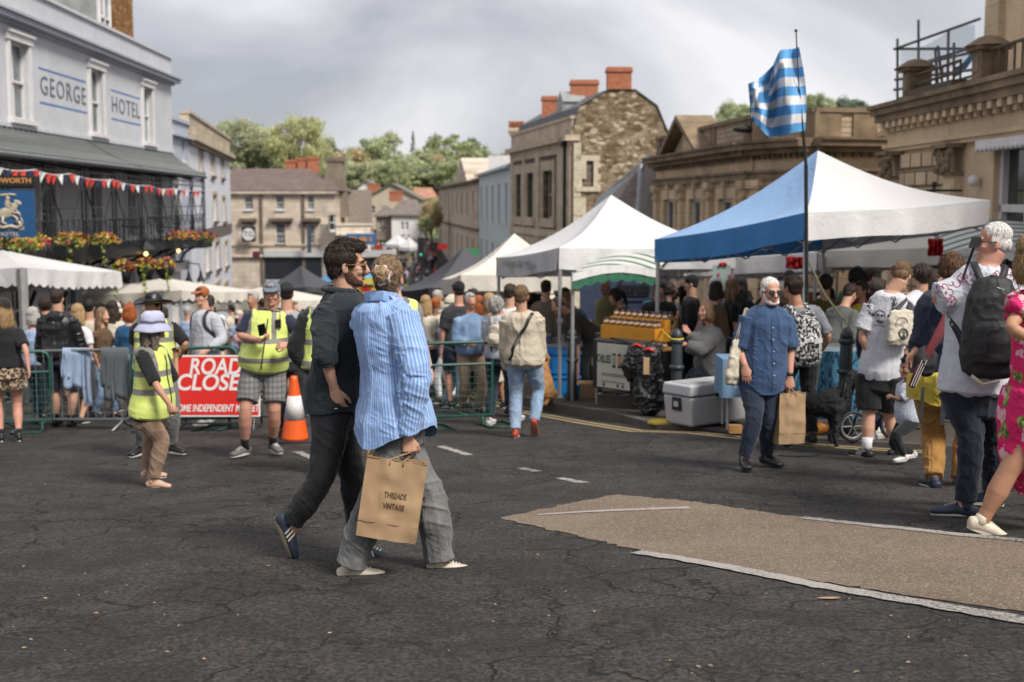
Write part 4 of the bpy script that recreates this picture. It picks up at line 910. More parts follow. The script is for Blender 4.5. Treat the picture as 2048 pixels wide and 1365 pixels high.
# -------------------------------------------------- town hall on the right edge
f=Fac((7.63,26.0),(7.80,14.0));TH=ashlar('town_hall_stone',(0.52,0.385,0.225),f,9,9,.05,.5,(0.15,0.10,0.06));TR=ashlar('town_hall_blocks',(0.48,0.355,0.21),f,.62,.34,.8,.45,(0.17,.115,.07),.035)
root=thing('town_hall','honey stone town hall with a heavy bracketed cornice and rooftop piers at the right edge','building',(7.63,26.0,HZ(7.6,26)))
win=(5.35,9.4,-.6,2.36)
m=MB();f.wall(m,0,f.L,-4,3.0,[win],.35,5);m.build('wall',TH,root)
m=MB()
for a,b in((.75,3.35),):
 for r in range(14):
  for c in range(5):
   z=2.34-r*.36;w=(b-a)/4;o=-w/2 if r%2 else 0;x0,x1=max(a,a+c*w+o+.02),min(b,a+(c+1)*w+o-.02)
   if x1-x0>.08:f.rect(m,x0,x1,z-.34,z-.02,-.02,.07)
m.build('block_facing',TR,root)
def capital(s):
 q=MB();f.rect(q,s-.26,s+.26,-4,1.86,-.02,.16);f.rect(q,s-.2,s+.2,-3,1.7,.16,.19);q.build('pilaster',TH,root)
 q=MB();f.rect(q,s-.3,s+.3,1.86,1.92,-.02,.24);f.rect(q,s-.36,s+.36,2.33,2.40,-.02,.36)
 rr=random.Random(int(s*9))
 for i in range(26):p=f.pt(s+rr.uniform(-.3,.3),rr.uniform(1.95,2.32),.2+rr.uniform(0,.1));q.ell(p,(.06,0,0),(0,.07,.02),(0,0,.085),6,5)
 for x in(-.33,.33):q.sph(f.pt(s+x,2.26,.26),.075,8,6)
 q.build('capital',SOOT,root)
capital(.42);capital(3.75);capital(10.6)
m=MB();f.rect(m,-.1,f.L,2.40,2.47,-.05,.12);f.rect(m,-.1,f.L,2.47,2.54,-.05,.17);f.rect(m,-.05,f.L,2.54,2.80,-.05,.07);m.build('frieze',TH,root)
m=MB();f.rect(m,-.15,f.L,2.98,3.12,-.1,.32);f.rect(m,-.2,f.L,3.12,3.24,-.1,.40);f.rect(m,-.25,f.L,3.24,3.32,-.1,.46);f.rect(m,-.1,f.L,2.80,2.86,-.05,.14);m.build('cornice',SOOT,root)
for i in range(30):s=.1+i*.4;m=MB();f.rect(m,s,s+.17,2.86,2.98,.08,.29);f.rect(m,s+.02,s+.15,2.78,2.87,.08,.20);m.build('modillion',TH,root)
m=MB();a,b,c,d=win;W4=PW
for x in(a,a+1.0,a+2.0,a+3.0,b-.12):f.rect(m,x,x+.12,c,d,-.2,-.1)
for z in(c,1.25,d-.12):f.rect(m,a,b,z,z+.12,-.2,-.1)
w=m.build('window',W4,root);m=MB();m.quad(f.pt(a,c,-.2),f.pt(b,c,-.2),f.pt(b,d,-.2),f.pt(a,d,-.2));m.build('pane',GL,w)
m=MB();f.rect(m,a-.1,b,2.24,2.38,.0,.28)
for i in range(24):m.sph(f.pt(a+i*.17,2.24,.27),.05,6,5)
m.build('folded_awning',PW,w)
for s in(1.1,4.4):
 m=MB();m.poly([f.pt(s,1.6,.15),f.pt(s,1.6,.75)],.02,5);m.poly([f.pt(s,1.15,.15),f.pt(s,1.3,.45),f.pt(s,1.6,.7)],.015,5);m.tube(f.pt(s,1.05,.62),f.pt(s,1.75,.62),.025)
 for z in(1.1,1.45,1.7):m.sph(f.pt(s,z,.62),.05,8,6)
 m.build('lamp_bracket',BLACKP,root)
m=MB();s,z=f.hit(1962,362);m.sph(f.pt(s,z,.12),.1);m.build('security_camera',PW,root,True)
def pier(s,o,z0,z1):
 q=MB();f.rect(q,s-.2,s+.2,z0,z1-.24,o-.40,o);f.rect(q,s-.25,s+.25,z0,z0+.10,o-.45,o+.05);f.rect(q,s-.28,s+.28,z1-.24,z1-.17,o-.48,o+.08)
 q.lathe(f.pt(s,z1-.17,o-.2),[(.40,0),(.32,.05),(.18,.14),(.08,.17)],12);f.rect(q,s-.12,s+.12,z0+.2,z1-.34,o,o+.02);q.build('rooftop_pier',SOOT,root)
pier(1.15,.12,3.32,4.12);pier(4.75,.12,3.32,4.10)
m=MB()
f.rect(m,1.2,3.7,3.32,3.5,-.3,.15);
for z in(3.62,3.8):m.tube(f.pt(1.2,z,0),f.pt(3.7,z+.02,0),.03,5)
for i in range(9):m.tube(f.pt(1.3+i*.3,3.5,0),f.pt(1.3+i*.3,3.95 if i%3==0 else 3.8,0),.02,5)
for i in range(16):m.tube(f.pt(4.5+i*.3,3.32,0),f.pt(4.5+i*.3,3.85,0),.02,5)
m.tube(f.pt(4.4,3.85,0),f.pt(9,3.85,0),.03,5);m.build('parapet_rail',plain('rusty_rail',(0.10,0.075,0.05),.8,.3),root)
m=MB();m.box(9.05,15,12.0,24.7,3.3,9.5);m.build('upper_storey',TH,root)
m=MB();m.box(8.93,9.05,20.9,22.0,3.3,9.5);m.box(8.93,9.05,24.0,24.7,3.3,9.5)
rr=random.Random(4)
for i in range(20):m.ell((8.95+rr.uniform(-.1,0),rr.uniform(20.9,22),rr.uniform(5.0,5.35)),(.08,0,0),(0,.1,0),(0,0,.1),6,5)
m.build('upper_pilaster',HB,root)
t=thing('scaffolding','grey tube scaffolding with blue netting on the town hall roof','scaffolding',P(1800,200,28));SCF=plain('galvanised_tube',(0.13,0.135,0.14),.45,.2,8,.1,metal=.6)
def tub(a,b,r=.03):m=MB();m.tube(P(*a),P(*b),r);return m
for a,b in(((1795,78,28),(1795,215,28)),((1837,40,27.5),(1837,205,27.5)),((1897,58,27),(1895,195,27)),((1908,86,26),(1907,195,26)),((1873,128,27),(1872,200,27)),((1788,99,28),(1960,38,26)),((1792,98,28),(1950,98,27)),((1850,125,27.5),(1955,92,26)),((1790,140,28),(1945,105,26)),((1790,160,28),(1945,140,26)),((1788,180,28),(1955,160,26)),((1840,180,27),(1955,150,26)),((1870,95,27),(1878,200,27)),((1876,92,27),(1888,200,27))):
 tub(a,b).build('scaffold_tube',SCF,t)
bl=NT('scaffold_netting');bl.set((0.10,0.30,0.42),.8);bl.b.inputs['Alpha'].default_value=.35
m=MB();m.grid(lambda u,v:P(1800+150*u,100-48*u+75*v+8*math.sin(6*u),28.3-1.7*u),12,5);m.build('netting',bl.m,t)
m=MB();m.grid(lambda u,v:P(1905+50*u,135-55*u*u+20*v,27.3),10,3);m.build('tarpaulin',plain('blue_tarp',(0.06,0.16,0.28),.6,.3),t)
# -------------------------------------------------- trees
def leafmat(name,col):
 col=mul((col[0]*1.05,col[1],col[2]*1.25),2.7)
 s=NT(name);v=s.tc();n=s.noise(v,0.9,4);n2=s.noise(v,9,2)
 c=s.ramp(n,[(0.3,mul(col,.65)),(0.7,mul(col,1.35))]);c=s.mix(s.ramp(n2,[(.3,.25),(.7,0)]),c,mul(col,.5));s.set(c,.6,0,.3)
 tr=s.n('ShaderNodeBsdfTranslucent');s.l(c,tr.inputs[0]);mxx=s.n('ShaderNodeMixShader');mxx.inputs[0].default_value=.4;s.l(s.b.outputs[0],mxx.inputs[1]);s.l(tr.outputs[0],mxx.inputs[2]);s.l(mxx.outputs[0],s.out.inputs[0]);return s.m
def tree_mesh(seed,clumps,per,size,shape='round'):
 rr=np.random.RandomState(seed);V=[]
 for k in range(clumps):
  u=rr.uniform(-.75,1);th=rr.uniform(0,6.283);r=math.sqrt(1-u*u)if shape=='round' else(1-u)/2
  rad=rr.uniform(.55,.92)if shape=='round' else rr.uniform(.3,1)
  if shape=='round' and u<-.2:r*=.85
  c=np.array([r*math.cos(th)*rad,r*math.sin(th)*rad,u*(rad if shape=='round' else 1)])
  cr=rr.uniform(.16,.34)if shape=='round' else .13
  d=rr.normal(size=(per,3));d/=np.linalg.norm(d,axis=1)[:,None];p=c+d*cr*(rr.uniform(.35,1.05,(per,1)))*np.array([1,1,.75])
  a=d+rr.normal(size=(per,3))*.55;a/=np.linalg.norm(a,axis=1)[:,None];t=np.cross(a,rr.normal(size=(per,3)));t/=np.linalg.norm(t,axis=1)[:,None];b=np.cross(a,t)
  s=size*rr.uniform(.6,1.3,(per,1));V.append(np.stack([p+t*s,p+b*s*.75,p-t*s,p-b*s*.75],1))
 V=np.concatenate(V).reshape(-1,3);n=len(V)//4;me=bpy.data.meshes.new('crown');me.vertices.add(len(V));me.vertices.foreach_set('co',V.ravel())
 me.loops.add(len(V));me.loops.foreach_set('vertex_index',np.arange(len(V)));me.polygons.add(n);me.polygons.foreach_set('loop_start',np.arange(0,len(V),4));me.polygons.foreach_set('loop_total',np.full(n,4));me.update();return me
BARK=plain('bark',(0.07,0.055,0.04),.9,.3,3,.5)
TL={'lime':leafmat('foliage_lime',(0.19,0.205,0.085)),'grey':leafmat('foliage_grey',(0.18,0.20,0.10)),'mid':leafmat('foliage_mid',(0.14,0.165,0.07)),'dark':leafmat('foliage_dark',(0.07,0.09,0.05)),'olive':leafmat('foliage_olive',(0.20,0.17,0.08))}
CM={('r',i):tree_mesh(10+i,46,95,.052)for i in range(3)};CM[('c',0)]=tree_mesh(31,60,40,.05,'cone');CM[('f',0)]=tree_mesh(41,90,130,.034)
def tree(px,pt,pb,w,d,kind,label,var=('r',0),grp='trees on the hillside beyond the river'):
 """crown between pixel rows pt and pb, w pixels wide, at distance d"""
 c=P(px,(pt+pb)/2,d);rz=(pb-pt)/FPX*d/2;rx=w/FPX*d/2;gz=HZ(c.x,c.y)
 t=thing('conifer_tree' if var[0]=='c' else 'tree',label,'tree',(c.x,c.y,gz),grp)
 me=CM[var];o=bpy.data.objects.new('crown',me.copy()if not me.materials else me);
 o.data.materials.clear()if o.data.materials else None;o.data.materials.append(TL[kind]);COL.objects.link(o);o.location=c;o.scale=(rx,rx,rz);o.rotation_euler=(0,0,(px*7%63)/10);attach(o,t)
 m=MB();h=c.z-gz;m.loft([(c.x,c.y,gz-.3),(c.x+.05*rx,c.y,gz+h*.5),(c.x,c.y,c.z+rz*.3)],[rx*.09,rx*.07,rx*.02],None,8,0)
 for i in range(5):a=i*1.257;m.loft([(c.x,c.y,gz+h*.55),(c.x+math.cos(a)*rx*.35,c.y+math.sin(a)*rx*.35,c.z-rz*.1),(c.x+math.cos(a)*rx*.6,c.y+math.sin(a)*rx*.6,c.z+rz*.3)],[rx*.04,rx*.025,rx*.008],None,6,0)
 m.build('trunk',BARK,t)
tree(492,230,350,135,150,'grey','greyish green tree at the left end of the skyline',('f',0));tree(596,218,372,135,145,'lime','largest bright yellow green tree left of centre',('f',0));tree(548,262,372,110,150,'mid','darker green tree between the two largest skyline trees',('r',1));tree(470,290,352,60,148,'grey','low greyish tree beside the corner house roof',('r',2))
TT=[(655,290,350,40,235,'dark','small dark tree in the dip of the skyline'),(690,305,395,80,230,'olive','olive brown tree right of the tapering chimney'),(738,284,370,66,250,'mid','round mid green tree on the skyline above the pale gable house'),(770,278,370,74,255,'grey','pale round tree on the skyline left of the conifer'),(735,330,392,90,222,'lime','bright tree low on the slope above the pale gable'),(800,318,388,80,225,'mid','mid green tree below the conifer'),(845,312,392,76,228,'grey','pale tree right of the conifer'),(872,300,380,60,240,'mid','tree between the conifer and the large right hand tree'),(905,272,362,92,235,'mid','large dark topped tree on the right of the wood'),(940,290,350,50,245,'dark','dark tree just left of the cream terrace roofs'),(675,335,400,60,224,'mid','tree behind the cream stone house'),(770,345,396,90,212,'mid','low tree above the stone gable house'),(860,345,400,80,210,'dark','low dark tree above the clay tile roof'),(905,330,392,70,215,'lime','bright tree low beside the cream terrace'),(820,350,398,60,208,'lime','small bright tree above the cottages'),(630,330,380,60,226,'mid','tree behind the orange chimneys'),(712,350,400,50,206,'dark','dark bush above the roadside house'),(957,300,350,40,250,'mid','tree rising behind the aqua house'),(520,300,360,90,215,'mid','tree low behind the bank building roof'),(600,340,380,80,215,'dark','dark tree low behind the bank building'),(1010,310,360,60,240,'mid','tree behind the stone building')]
for i,(px,a,b,w,d,k,l)in enumerate(TT):tree(px,a-12,b,w*1.45,d,k,l,('r',i%3))
rt=random.Random(8)
for i in range(17):tree(636+i*20,318+rt.randint(-10,14),398,74,203+rt.randint(0,18),rt.choice(['mid','grey','lime','grey','olive','mid']),'tree in the lower row of the wood, number %s counted from the left'%['one','two','three','four','five','six','seven','eight','nine','ten','eleven','twelve','thirteen','fourteen','fifteen','sixteen','seventeen'][i],('r',i%3))
tree(826,265,322,22,245,'dark','single dark pointed conifer on the skyline',('c',0))
tree(862,394,476,50,135,'olive','yellow green street tree in front of the clay roofed houses',('f',0));tree(851,430,478,32,133,'mid','small green bush beside the street tree',('r',1))
tree(1420,232,300,90,75,'grey','tree above the classical building, left of the flag',('f',0),None);tree(1480,197,290,100,80,'mid','taller tree just left of the flag',('f',0),None);tree(1635,182,260,75,70,'mid','tree top right of the flag',('f',0),None);tree(1705,190,262,85,72,'dark','dark tree top nearest the town hall',('f',0),None)
def hedge():
 rr=np.random.RandomState(3);m=MB();n=5200
 for i in range(n):
  x=rr.uniform(-70,30);y=rr.uniform(165,330)
  z=HZ(x,y)+rr.uniform(0,2.2);r=rr.uniform(.35,.8);a=rr.uniform(0,6.3)
  p=Vector((x,y,z));m.add([p+Vector((r*math.cos(a),r*math.sin(a),0)),p+Vector((0,0,r*.8)),p-Vector((r*math.cos(a),r*math.sin(a),0)),p-Vector((0,.2,r*.6))],[(0,1,2,3)])
 tag(m.build('undergrowth',TL['mid'],fix=False),'scrub and bushes covering the hillside',kind='stuff')
hedge()
m=MB();m.grid(lambda u,v:Vector((-120+220*u,163+260*v,HZ(0,163+260*v)+.05)),4,30);tag(m.build('hillside',plain('hill_grass',(0.07,0.09,0.03),.9,.4,.2)),'grassy hillside',kind='structure')
# -------------------------------------------------- market tents
def canvas(name,col,wr=1.0,kind=None,col2=None,sc=1.0):
 key=('cv',name)
 if key in _M:return _M[key]
 s=NT(name);v=s.tc();n=s.noise(v,1.2,5);c=s.ramp(n,[(.3,mul(col,.93)),(.7,mul(col,1.05))])
 if kind=='stripe':
  x=s.sep(s.attr('body'))[0];w=s.math('SINE',s.math('MULTIPLY',x,2*math.pi/sc));c=s.mix(s.ramp(w,[(.48,0),(.52,1)]),c,col2)
 s.set(c,.65,0,.3);w=s.noise(v,3.5,5,.6,1.2);s.bump(w,.35*wr,.05);tr=s.n('ShaderNodeBsdfTranslucent');s.l(c,tr.inputs[0]);mxx=s.n('ShaderNodeMixShader');mxx.inputs[0].default_value=.10
 s.l(s.b.outputs[0],mxx.inputs[1]);s.l(tr.outputs[0],mxx.inputs[2]);s.l(mxx.outputs[0],s.out.inputs[0]);_M[key]=s.m;return s.m
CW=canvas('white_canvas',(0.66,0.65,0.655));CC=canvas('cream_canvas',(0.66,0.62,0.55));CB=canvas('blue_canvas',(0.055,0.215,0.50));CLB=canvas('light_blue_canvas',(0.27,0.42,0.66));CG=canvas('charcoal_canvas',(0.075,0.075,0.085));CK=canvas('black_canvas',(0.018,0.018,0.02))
CSB=canvas('sky_blue_canvas',(0.10,0.28,0.50));CGR=canvas('grey_white_canvas',(0.52,0.52,0.53));GREEN=canvas('green_canvas',(0.03,0.13,0.075));MET=plain('tent_pole_metal',(0.42,0.42,0.42),.4,.1,8,.05,metal=.5)
def tent(label,M,Lc,h,peak,mats,val=.30,poles=(0,1,2,3),kind='gazebo',sag=.12,scallop=0,grp=None,valmats=None,raised=0.0,frame=True,poler=.022,lift=(0,0,0,0)):
 """M nearest corner, Lc the corner to its left (xy); eave height h above ground, peak z height above the eaves; mats: roof panels L-M, M-R, R-B, B-L"""
 M=Vector(M);Lc=Vector(Lc);a=Lc-M;r=Vector((a.y,-a.x));
 if r.x<0:r=-r
 R=M+r;B=Lc+r;cs=[Lc,M,R,B];gz=[HZ(c.x,c.y)+raised for c in cs];E=[Vector((c.x,c.y,g+h+q))for c,g,q in zip(cs,gz,lift)];ctr=sum(E,Vector())/4;top=ctr+Vector((0,0,peak))
 root=thing(kind,label,kind if kind!='gazebo' else 'gazebo',(ctr.x,ctr.y,HZ(ctr.x,ctr.y)),grp)
 rr=random.Random(int(abs(M.x*100)))
 for i in range(4):
  A_,B_=E[i],E[(i+1)%4];m=MB()
  def fn(u,v,A_=A_,B_=B_):
   e=A_.lerp(B_,u);p=e.lerp(top,v);p.z-=sag*peak*1.6*math.sin(math.pi*v)*(0.75+.5*math.sin(math.pi*u));p.z-=.03*math.sin(math.pi*u)*(1-v);return p
  m.grid(fn,14,14);m.build('roof_panel',mats[i],root,True)
  if val:
   m=MB();out=((A_+B_)/2-ctr);out.z=0;out.normalize();ph=rr.uniform(0,6)
   def fv(u,v,A_=A_,B_=B_):
    e=A_.lerp(B_,u);p=Vector(e);s=abs(math.sin(u*math.pi*scallop))*.07 if scallop else 0
    p.z-=.03*math.sin(math.pi*u)+v*(val-.07*(1 if scallop else 0)+s+.012*math.sin(u*9+ph));p+=out*(.012+v*(.02*math.sin(u*23+ph)+.015*math.sin(u*47+ph)));return p
   m.grid(fv,60 if scallop else 34,3);m.build('valance',(valmats or mats)[i],root,True)
 for i in poles:
  c,g=cs[i],gz[i];q=c+(Vector((ctr.x,ctr.y))-c).normalized()*.04;m=MB();m.tube((q.x,q.y,g),(q.x,q.y,g+h+lift[i]-.02),poler,8);m.box(q.x-.05,q.x+.05,q.y-.05,q.y+.05,g,g+.015);m.box(q.x-poler-.012,q.x+poler+.012,q.y-poler-.012,q.y+poler+.012,g+h*.5,g+h*.5+.07);m.build('pole',MET,root,False)
 if frame:
  m=MB()
  for i in range(4):
   a_,b_=E[i].lerp(ctr,.05),E[(i+1)%4].lerp(ctr,.05);n=4;dz=Vector((0,0,-.06));dl=Vector((0,0,-.36))
   for k in range(n):
    p,q=a_.lerp(b_,k/n),a_.lerp(b_,(k+1)/n);m.tube(p+(dz if k%2==0 else dl),q+(dl if k%2==0 else dz),.012,5);m.tube(p+(dl if k%2==0 else dz),q+(dz if k%2==0 else dl),.012,5)
   m.tube(a_+dz,top+Vector((0,0,-.35)),.013,5)
  m.build('folding_frame',MET,root)
 return root,E,top
BT,BE,BTOP=tent('blue and white pop-up gazebo with a striped flag beside its nearest pole',(3.34,14.6),(1.92,17.2),2.30,.90,[CLB,CW,CW,CB],.31,valmats=[CB,CW,CW,CB],raised=.04,poler=.028,lift=(0,.12,.32,.18))
tent('large white gazebo with faint grey writing on its valance, left of the blue one',(.69,18.8),(-.26,21.55),2.22,.92,[CW,CW,CW,CW],.32,valmats=[CGR,CW,CW,CW],raised=.12,poler=.028)
tent('cream white gazebo, second white peak behind the large white one',(-1.0,25.0),(-1.5,27.6),2.12,.88,[CC,CC,CC,CC],.32,raised=.05)
tent('charcoal grey gazebo behind the cream one',(-2.0,30.6),(-3.0,33.2),2.05,1.05,[CG,CG,CG,CG],.34,valmats=[CK]*4)
tent('small black gazebo far down the street',(-3.9,59),(-4.6,61.5),2.1,1.2,[CK,CK,CK,CK],.3)
tent('charcoal gazebo in front of the bank building',(-7.6,47.0),(-9.6,48.2),2.55,.85,[CG,CG,CG,CG],.2)
tent('sky blue gazebo behind the charcoal one near the bank building',(-7.2,52.6),(-8.7,54.6),2.9,.9,[CSB,CSB,CSB,CSB],.25,valmats=[CB]*4)
LM=[CW]*4
tent('broad white market parasol with a scalloped edge, nearest on the left',(-8.6,22.5),(-11.6,23.3),2.42,.42,LM,.34,scallop=14,kind='market_parasol',raised=0,sag=.02,poler=.09,poles=(1,),grp='white parasols below the hotel')
tent('low cream market parasol behind the nearest white one',(-8.6,33.2),(-12.2,34.6),2.2,.42,[CC]*4,.28,scallop=12,kind='market_parasol',sag=.02,poles=(1,),grp='white parasols below the hotel')
tent('farthest cream parasol behind the steward in a blue cap',(-7.2,39.0),(-10.2,40.6),1.98,.5,[CC]*4,.25,scallop=0,kind='market_parasol',sag=.02,poles=(1,),grp='white parasols below the hotel')
for px,py,d,w,l in((800,488,128,62,'flat white canopy at the far end of the street, left one'),(822,494,120,50,'flat white canopy at the far end of the street, right one')):
 c=P(px,py,d);hw=w/FPX*d/2;g=HZ(c.x,d);t,_,_=tent(l,(c.x,d-hw*.7),(c.x-hw,d),c.z-g,.9,[CW]*4,.3,kind='market_parasol',sag=.02,grp='far white canopies',frame=False)
tent('white gazebo behind the blue one, over the reading customers',(4.9,20.6),(2.4,21.6),2.15,.7,[CW]*4,.28,raised=.1);tent('cream gazebo behind the man in the skull shirt',(7.4,19.8),(5.2,21.2),2.2,.7,[CC]*4,.28,raised=.1)
def striped(name,label,A,B,D,zf,zb,mat,green,n=11):
 """a low awning: front edge A-B, going back by D"""
 A,B,D=Vector(A),Vector(B),Vector(D);root=thing('striped_awning',label,'awning',(A+B)/2-Vector((0,0,2.2)));L_=(B-A).length
 m=MB()
 def fn(u,v):p=A.lerp(B,u)+D*v;p.z+=(zb-zf)*v+.10*math.sin(math.pi*u)-.02;return p
 m.grid(fn,24,8);o=m.build('awning_sheet',mat,root,True);at=o.data.attributes.new('body','FLOAT_VECTOR','POINT')
 c=co_of(o.data);dd=np.array(list(D.normalized()));q=np.zeros_like(c);q[:,0]=(c-np.array(list(A)))@(dd if True else dd);at.data.foreach_set('vector',q.ravel())
 m=MB();out=-D.normalized()*.02
 for(z0,z1,mt)in((0,-.11,1),(-.11,-.2,0)):
  m.cur=mt
  m.grid(lambda u,v:(lambda p:p+Vector((0,0,.10*math.sin(math.pi*u)-.02+(z0 if v==0 else z1+(0 if z1>-.2 else(-.04*abs(math.sin(u*math.pi*n)))))))+out*(1+v+math.sin(u*30)))(A.lerp(B,u)),66,1)
 m.build('scalloped_valance',[green,CW],root)
 for p in(A,B):m=MB();m.tube(p+Vector((0,.05,0)),Vector((p.x,p.y+.05,HZ(p.x,p.y))),.025);m.build('pole',MET,root)
SG=canvas('green_striped_canvas',(0.62,0.60,0.58),kind='stripe',col2=(0.04,0.15,0.09),sc=.36)
striped('a','green and white striped awning with a scalloped edge between the white and the blue gazebos',P(1146,545,17.9),P(1316,538,18.4),(.4,1.3,0),0,.16,SG,GREEN,7)
striped('b','green and white striped awning behind the white haired man, at the right edge',P(1885,505,17.5),P(2120,492,16.6),(.4,2.0,0),0,.28,SG,CW,9)
def sheetbox(name,label,cat,px0,py0,px1,py1,d,mat,th=.02,kind=None):
 a,b=P(px0,py0,d),P(px1,py1,d);m=MB();m.grid(lambda u,v:Vector((a.x+(b.x-a.x)*u,d+.05*math.sin(u*20)+.02*math.sin(v*9+u*7),a.z+(b.z-a.z)*v)),30,6);o=m.build(name,mat,None,True)
 md=o.modifiers.new('s','SOLIDIFY');md.thickness=th;return tag(o,label,cat)
RED=canvas('red_canvas',(0.42,0.02,0.02));NAV=canvas('navy_banner',(0.045,0.06,0.11))
sheetbox('red_banner','red cloth panel hanging left of the dark flag pole','banner',1572,514,1608,538,19.2,RED);sheetbox('red_banner','red cloth panel under the right end of the blue gazebo','banner',1860,478,1886,512,17.4,RED)
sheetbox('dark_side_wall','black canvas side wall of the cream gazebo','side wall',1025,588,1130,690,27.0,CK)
bn=thing('stall_banner','navy stall banner with black lettering behind the olive shirted man','banner',P(1230,700,24));a,b=P(1160,556,24),P(1335,640,24);m=MB();m.box(a.x,b.x,24,24.05,b.z,a.z);m.build('banner_sheet',NAV,bn)
text('banner_lettering','fussels',.30,P(1268,576,23.98),(1,0,0),(0,0,1),CK,bn,.004,.012,.62)
m=MB();q=P(1265,592,23.98);m.box(q.x-.3,q.x+.3,23.97,23.99,q.z,q.z+.012);m.box(q.x-.25,q.x+.25,23.97,23.99,q.z-.1,q.z-.09);m.build('rule_line',CK,bn)
t=bpy.data.objects['gazebo.001']
u=Vector((.95,-2.75,0)).normalized();c=Vector((-.26+.95*.42,21.55-2.75*.42,0));c.z=HZ(c.x,c.y)+.12+2.06;text('valance_lettering',"Kept & May",.20,c+Vector((-.05,-.02,0)),u,(0,0,1),plain('faded_grey',(0.25,0.25,0.27)),t,.002,0,1.55,shear=.3)
t=thing('hanging_poster','pale green poster with pink spots and a red bow, hung under the blue gazebo','poster',P(1450,620,18.6));a,b=P(1426,531,18.6),P(1461,583,18.6);m=MB();m.box(a.x,b.x,18.6,18.62,b.z,a.z);m.build('poster_sheet',plain('mint_paper',(0.33,0.42,0.37),.7,.15),t)
for px,py in((1437,550),(1459,553)):q=P(px,py,18.59);m=MB();m.ell(q,(.02,0,0),(0,.006,0),(0,0,.035),10,6);m.build('pink_spot',plain('spot_pink',(0.45,0.06,0.16)),t,True)
q=P(1446,529,18.58);m=MB();m.ell(q+Vector((-.03,0,0)),(.035,0,.01),(0,.02,0),(0,0,.03),8,6);m.ell(q+Vector((.03,0,0)),(.035,0,-.01),(0,.02,0),(0,0,.03),8,6);m.build('bow',RED,t,True)
# -------------------------------------------------- flag
def flag():
 base=G(1616,800,.03);top=P(1592,62,14.35);base=Vector((3.36,14.38,HZ(3.36,14.38)+.03))
 root=thing('flag','crumpled blue and white striped flag flying from a tall black pole','flag',base)
 b1=P(1612,330,14.35);m=MB();m.tube(base,b1,.022);m.tube(b1,P(1606,262,14.35),.018);m.tube(P(1606,264,14.35),P(1598,180,14.35),.013);m.tube(P(1598,182,14.35),top,.007);m.build('flag_pole',BLACKP,root)
 m=MB();m.sph(top,.018);m.build('finial',BLACKP,root,True)
 FB=canvas('flag_blue',(0.11,0.34,0.66),.5);FW=canvas('flag_white',(0.66,0.66,0.69),.5)
 T=[(1598,94),(1578,96),(1560,104),(1546,130),(1512,160),(1496,172)]
 Bm=[(1610,262),(1575,272),(1540,272),(1524,262),(1506,247),(1503,240)]
 dz=[0,.10,-.10,.14,-.08,.05]
 def at(u,v):
  k=u*5;i=min(4,int(k));f_=k-i;lerp=lambda a,b:a+(b-a)*f_
  x=lerp(T[i][0],T[i+1][0])*(1-v)+lerp(Bm[i][0],Bm[i+1][0])*v;y=lerp(T[i][1],T[i+1][1])*(1-v)+lerp(Bm[i][1],Bm[i+1][1])*v
  x-=(8*math.sin(math.pi*v))*(1-u)*-1;y+=3*math.sin(u*11+v*3)
  return P(x,y,14.35+.24*math.sin(u*12+v*3.5)*min(1,u*3)+.08*math.sin(u*25-v*6)*min(1,u*3))
 m=MB();nu,nv=60,45;m.grid(lambda u,v:at(u,v),nu,nv);mi=[]
 for i in range(nu):
  for j in range(nv):
   u,v=(i+.5)/nu,(j+.5)/nv;s=int(v*9)
   if v<5/9 and u>.62:w=1 if(abs(v-2.5/9)<.055 or abs(u-.81)<.04)else 0
   else:w=1 if s%2 else 0
   mi.append(w)
 m.mi=mi;o=m.build('flag_cloth',[FB,FW],root,True)
flag()
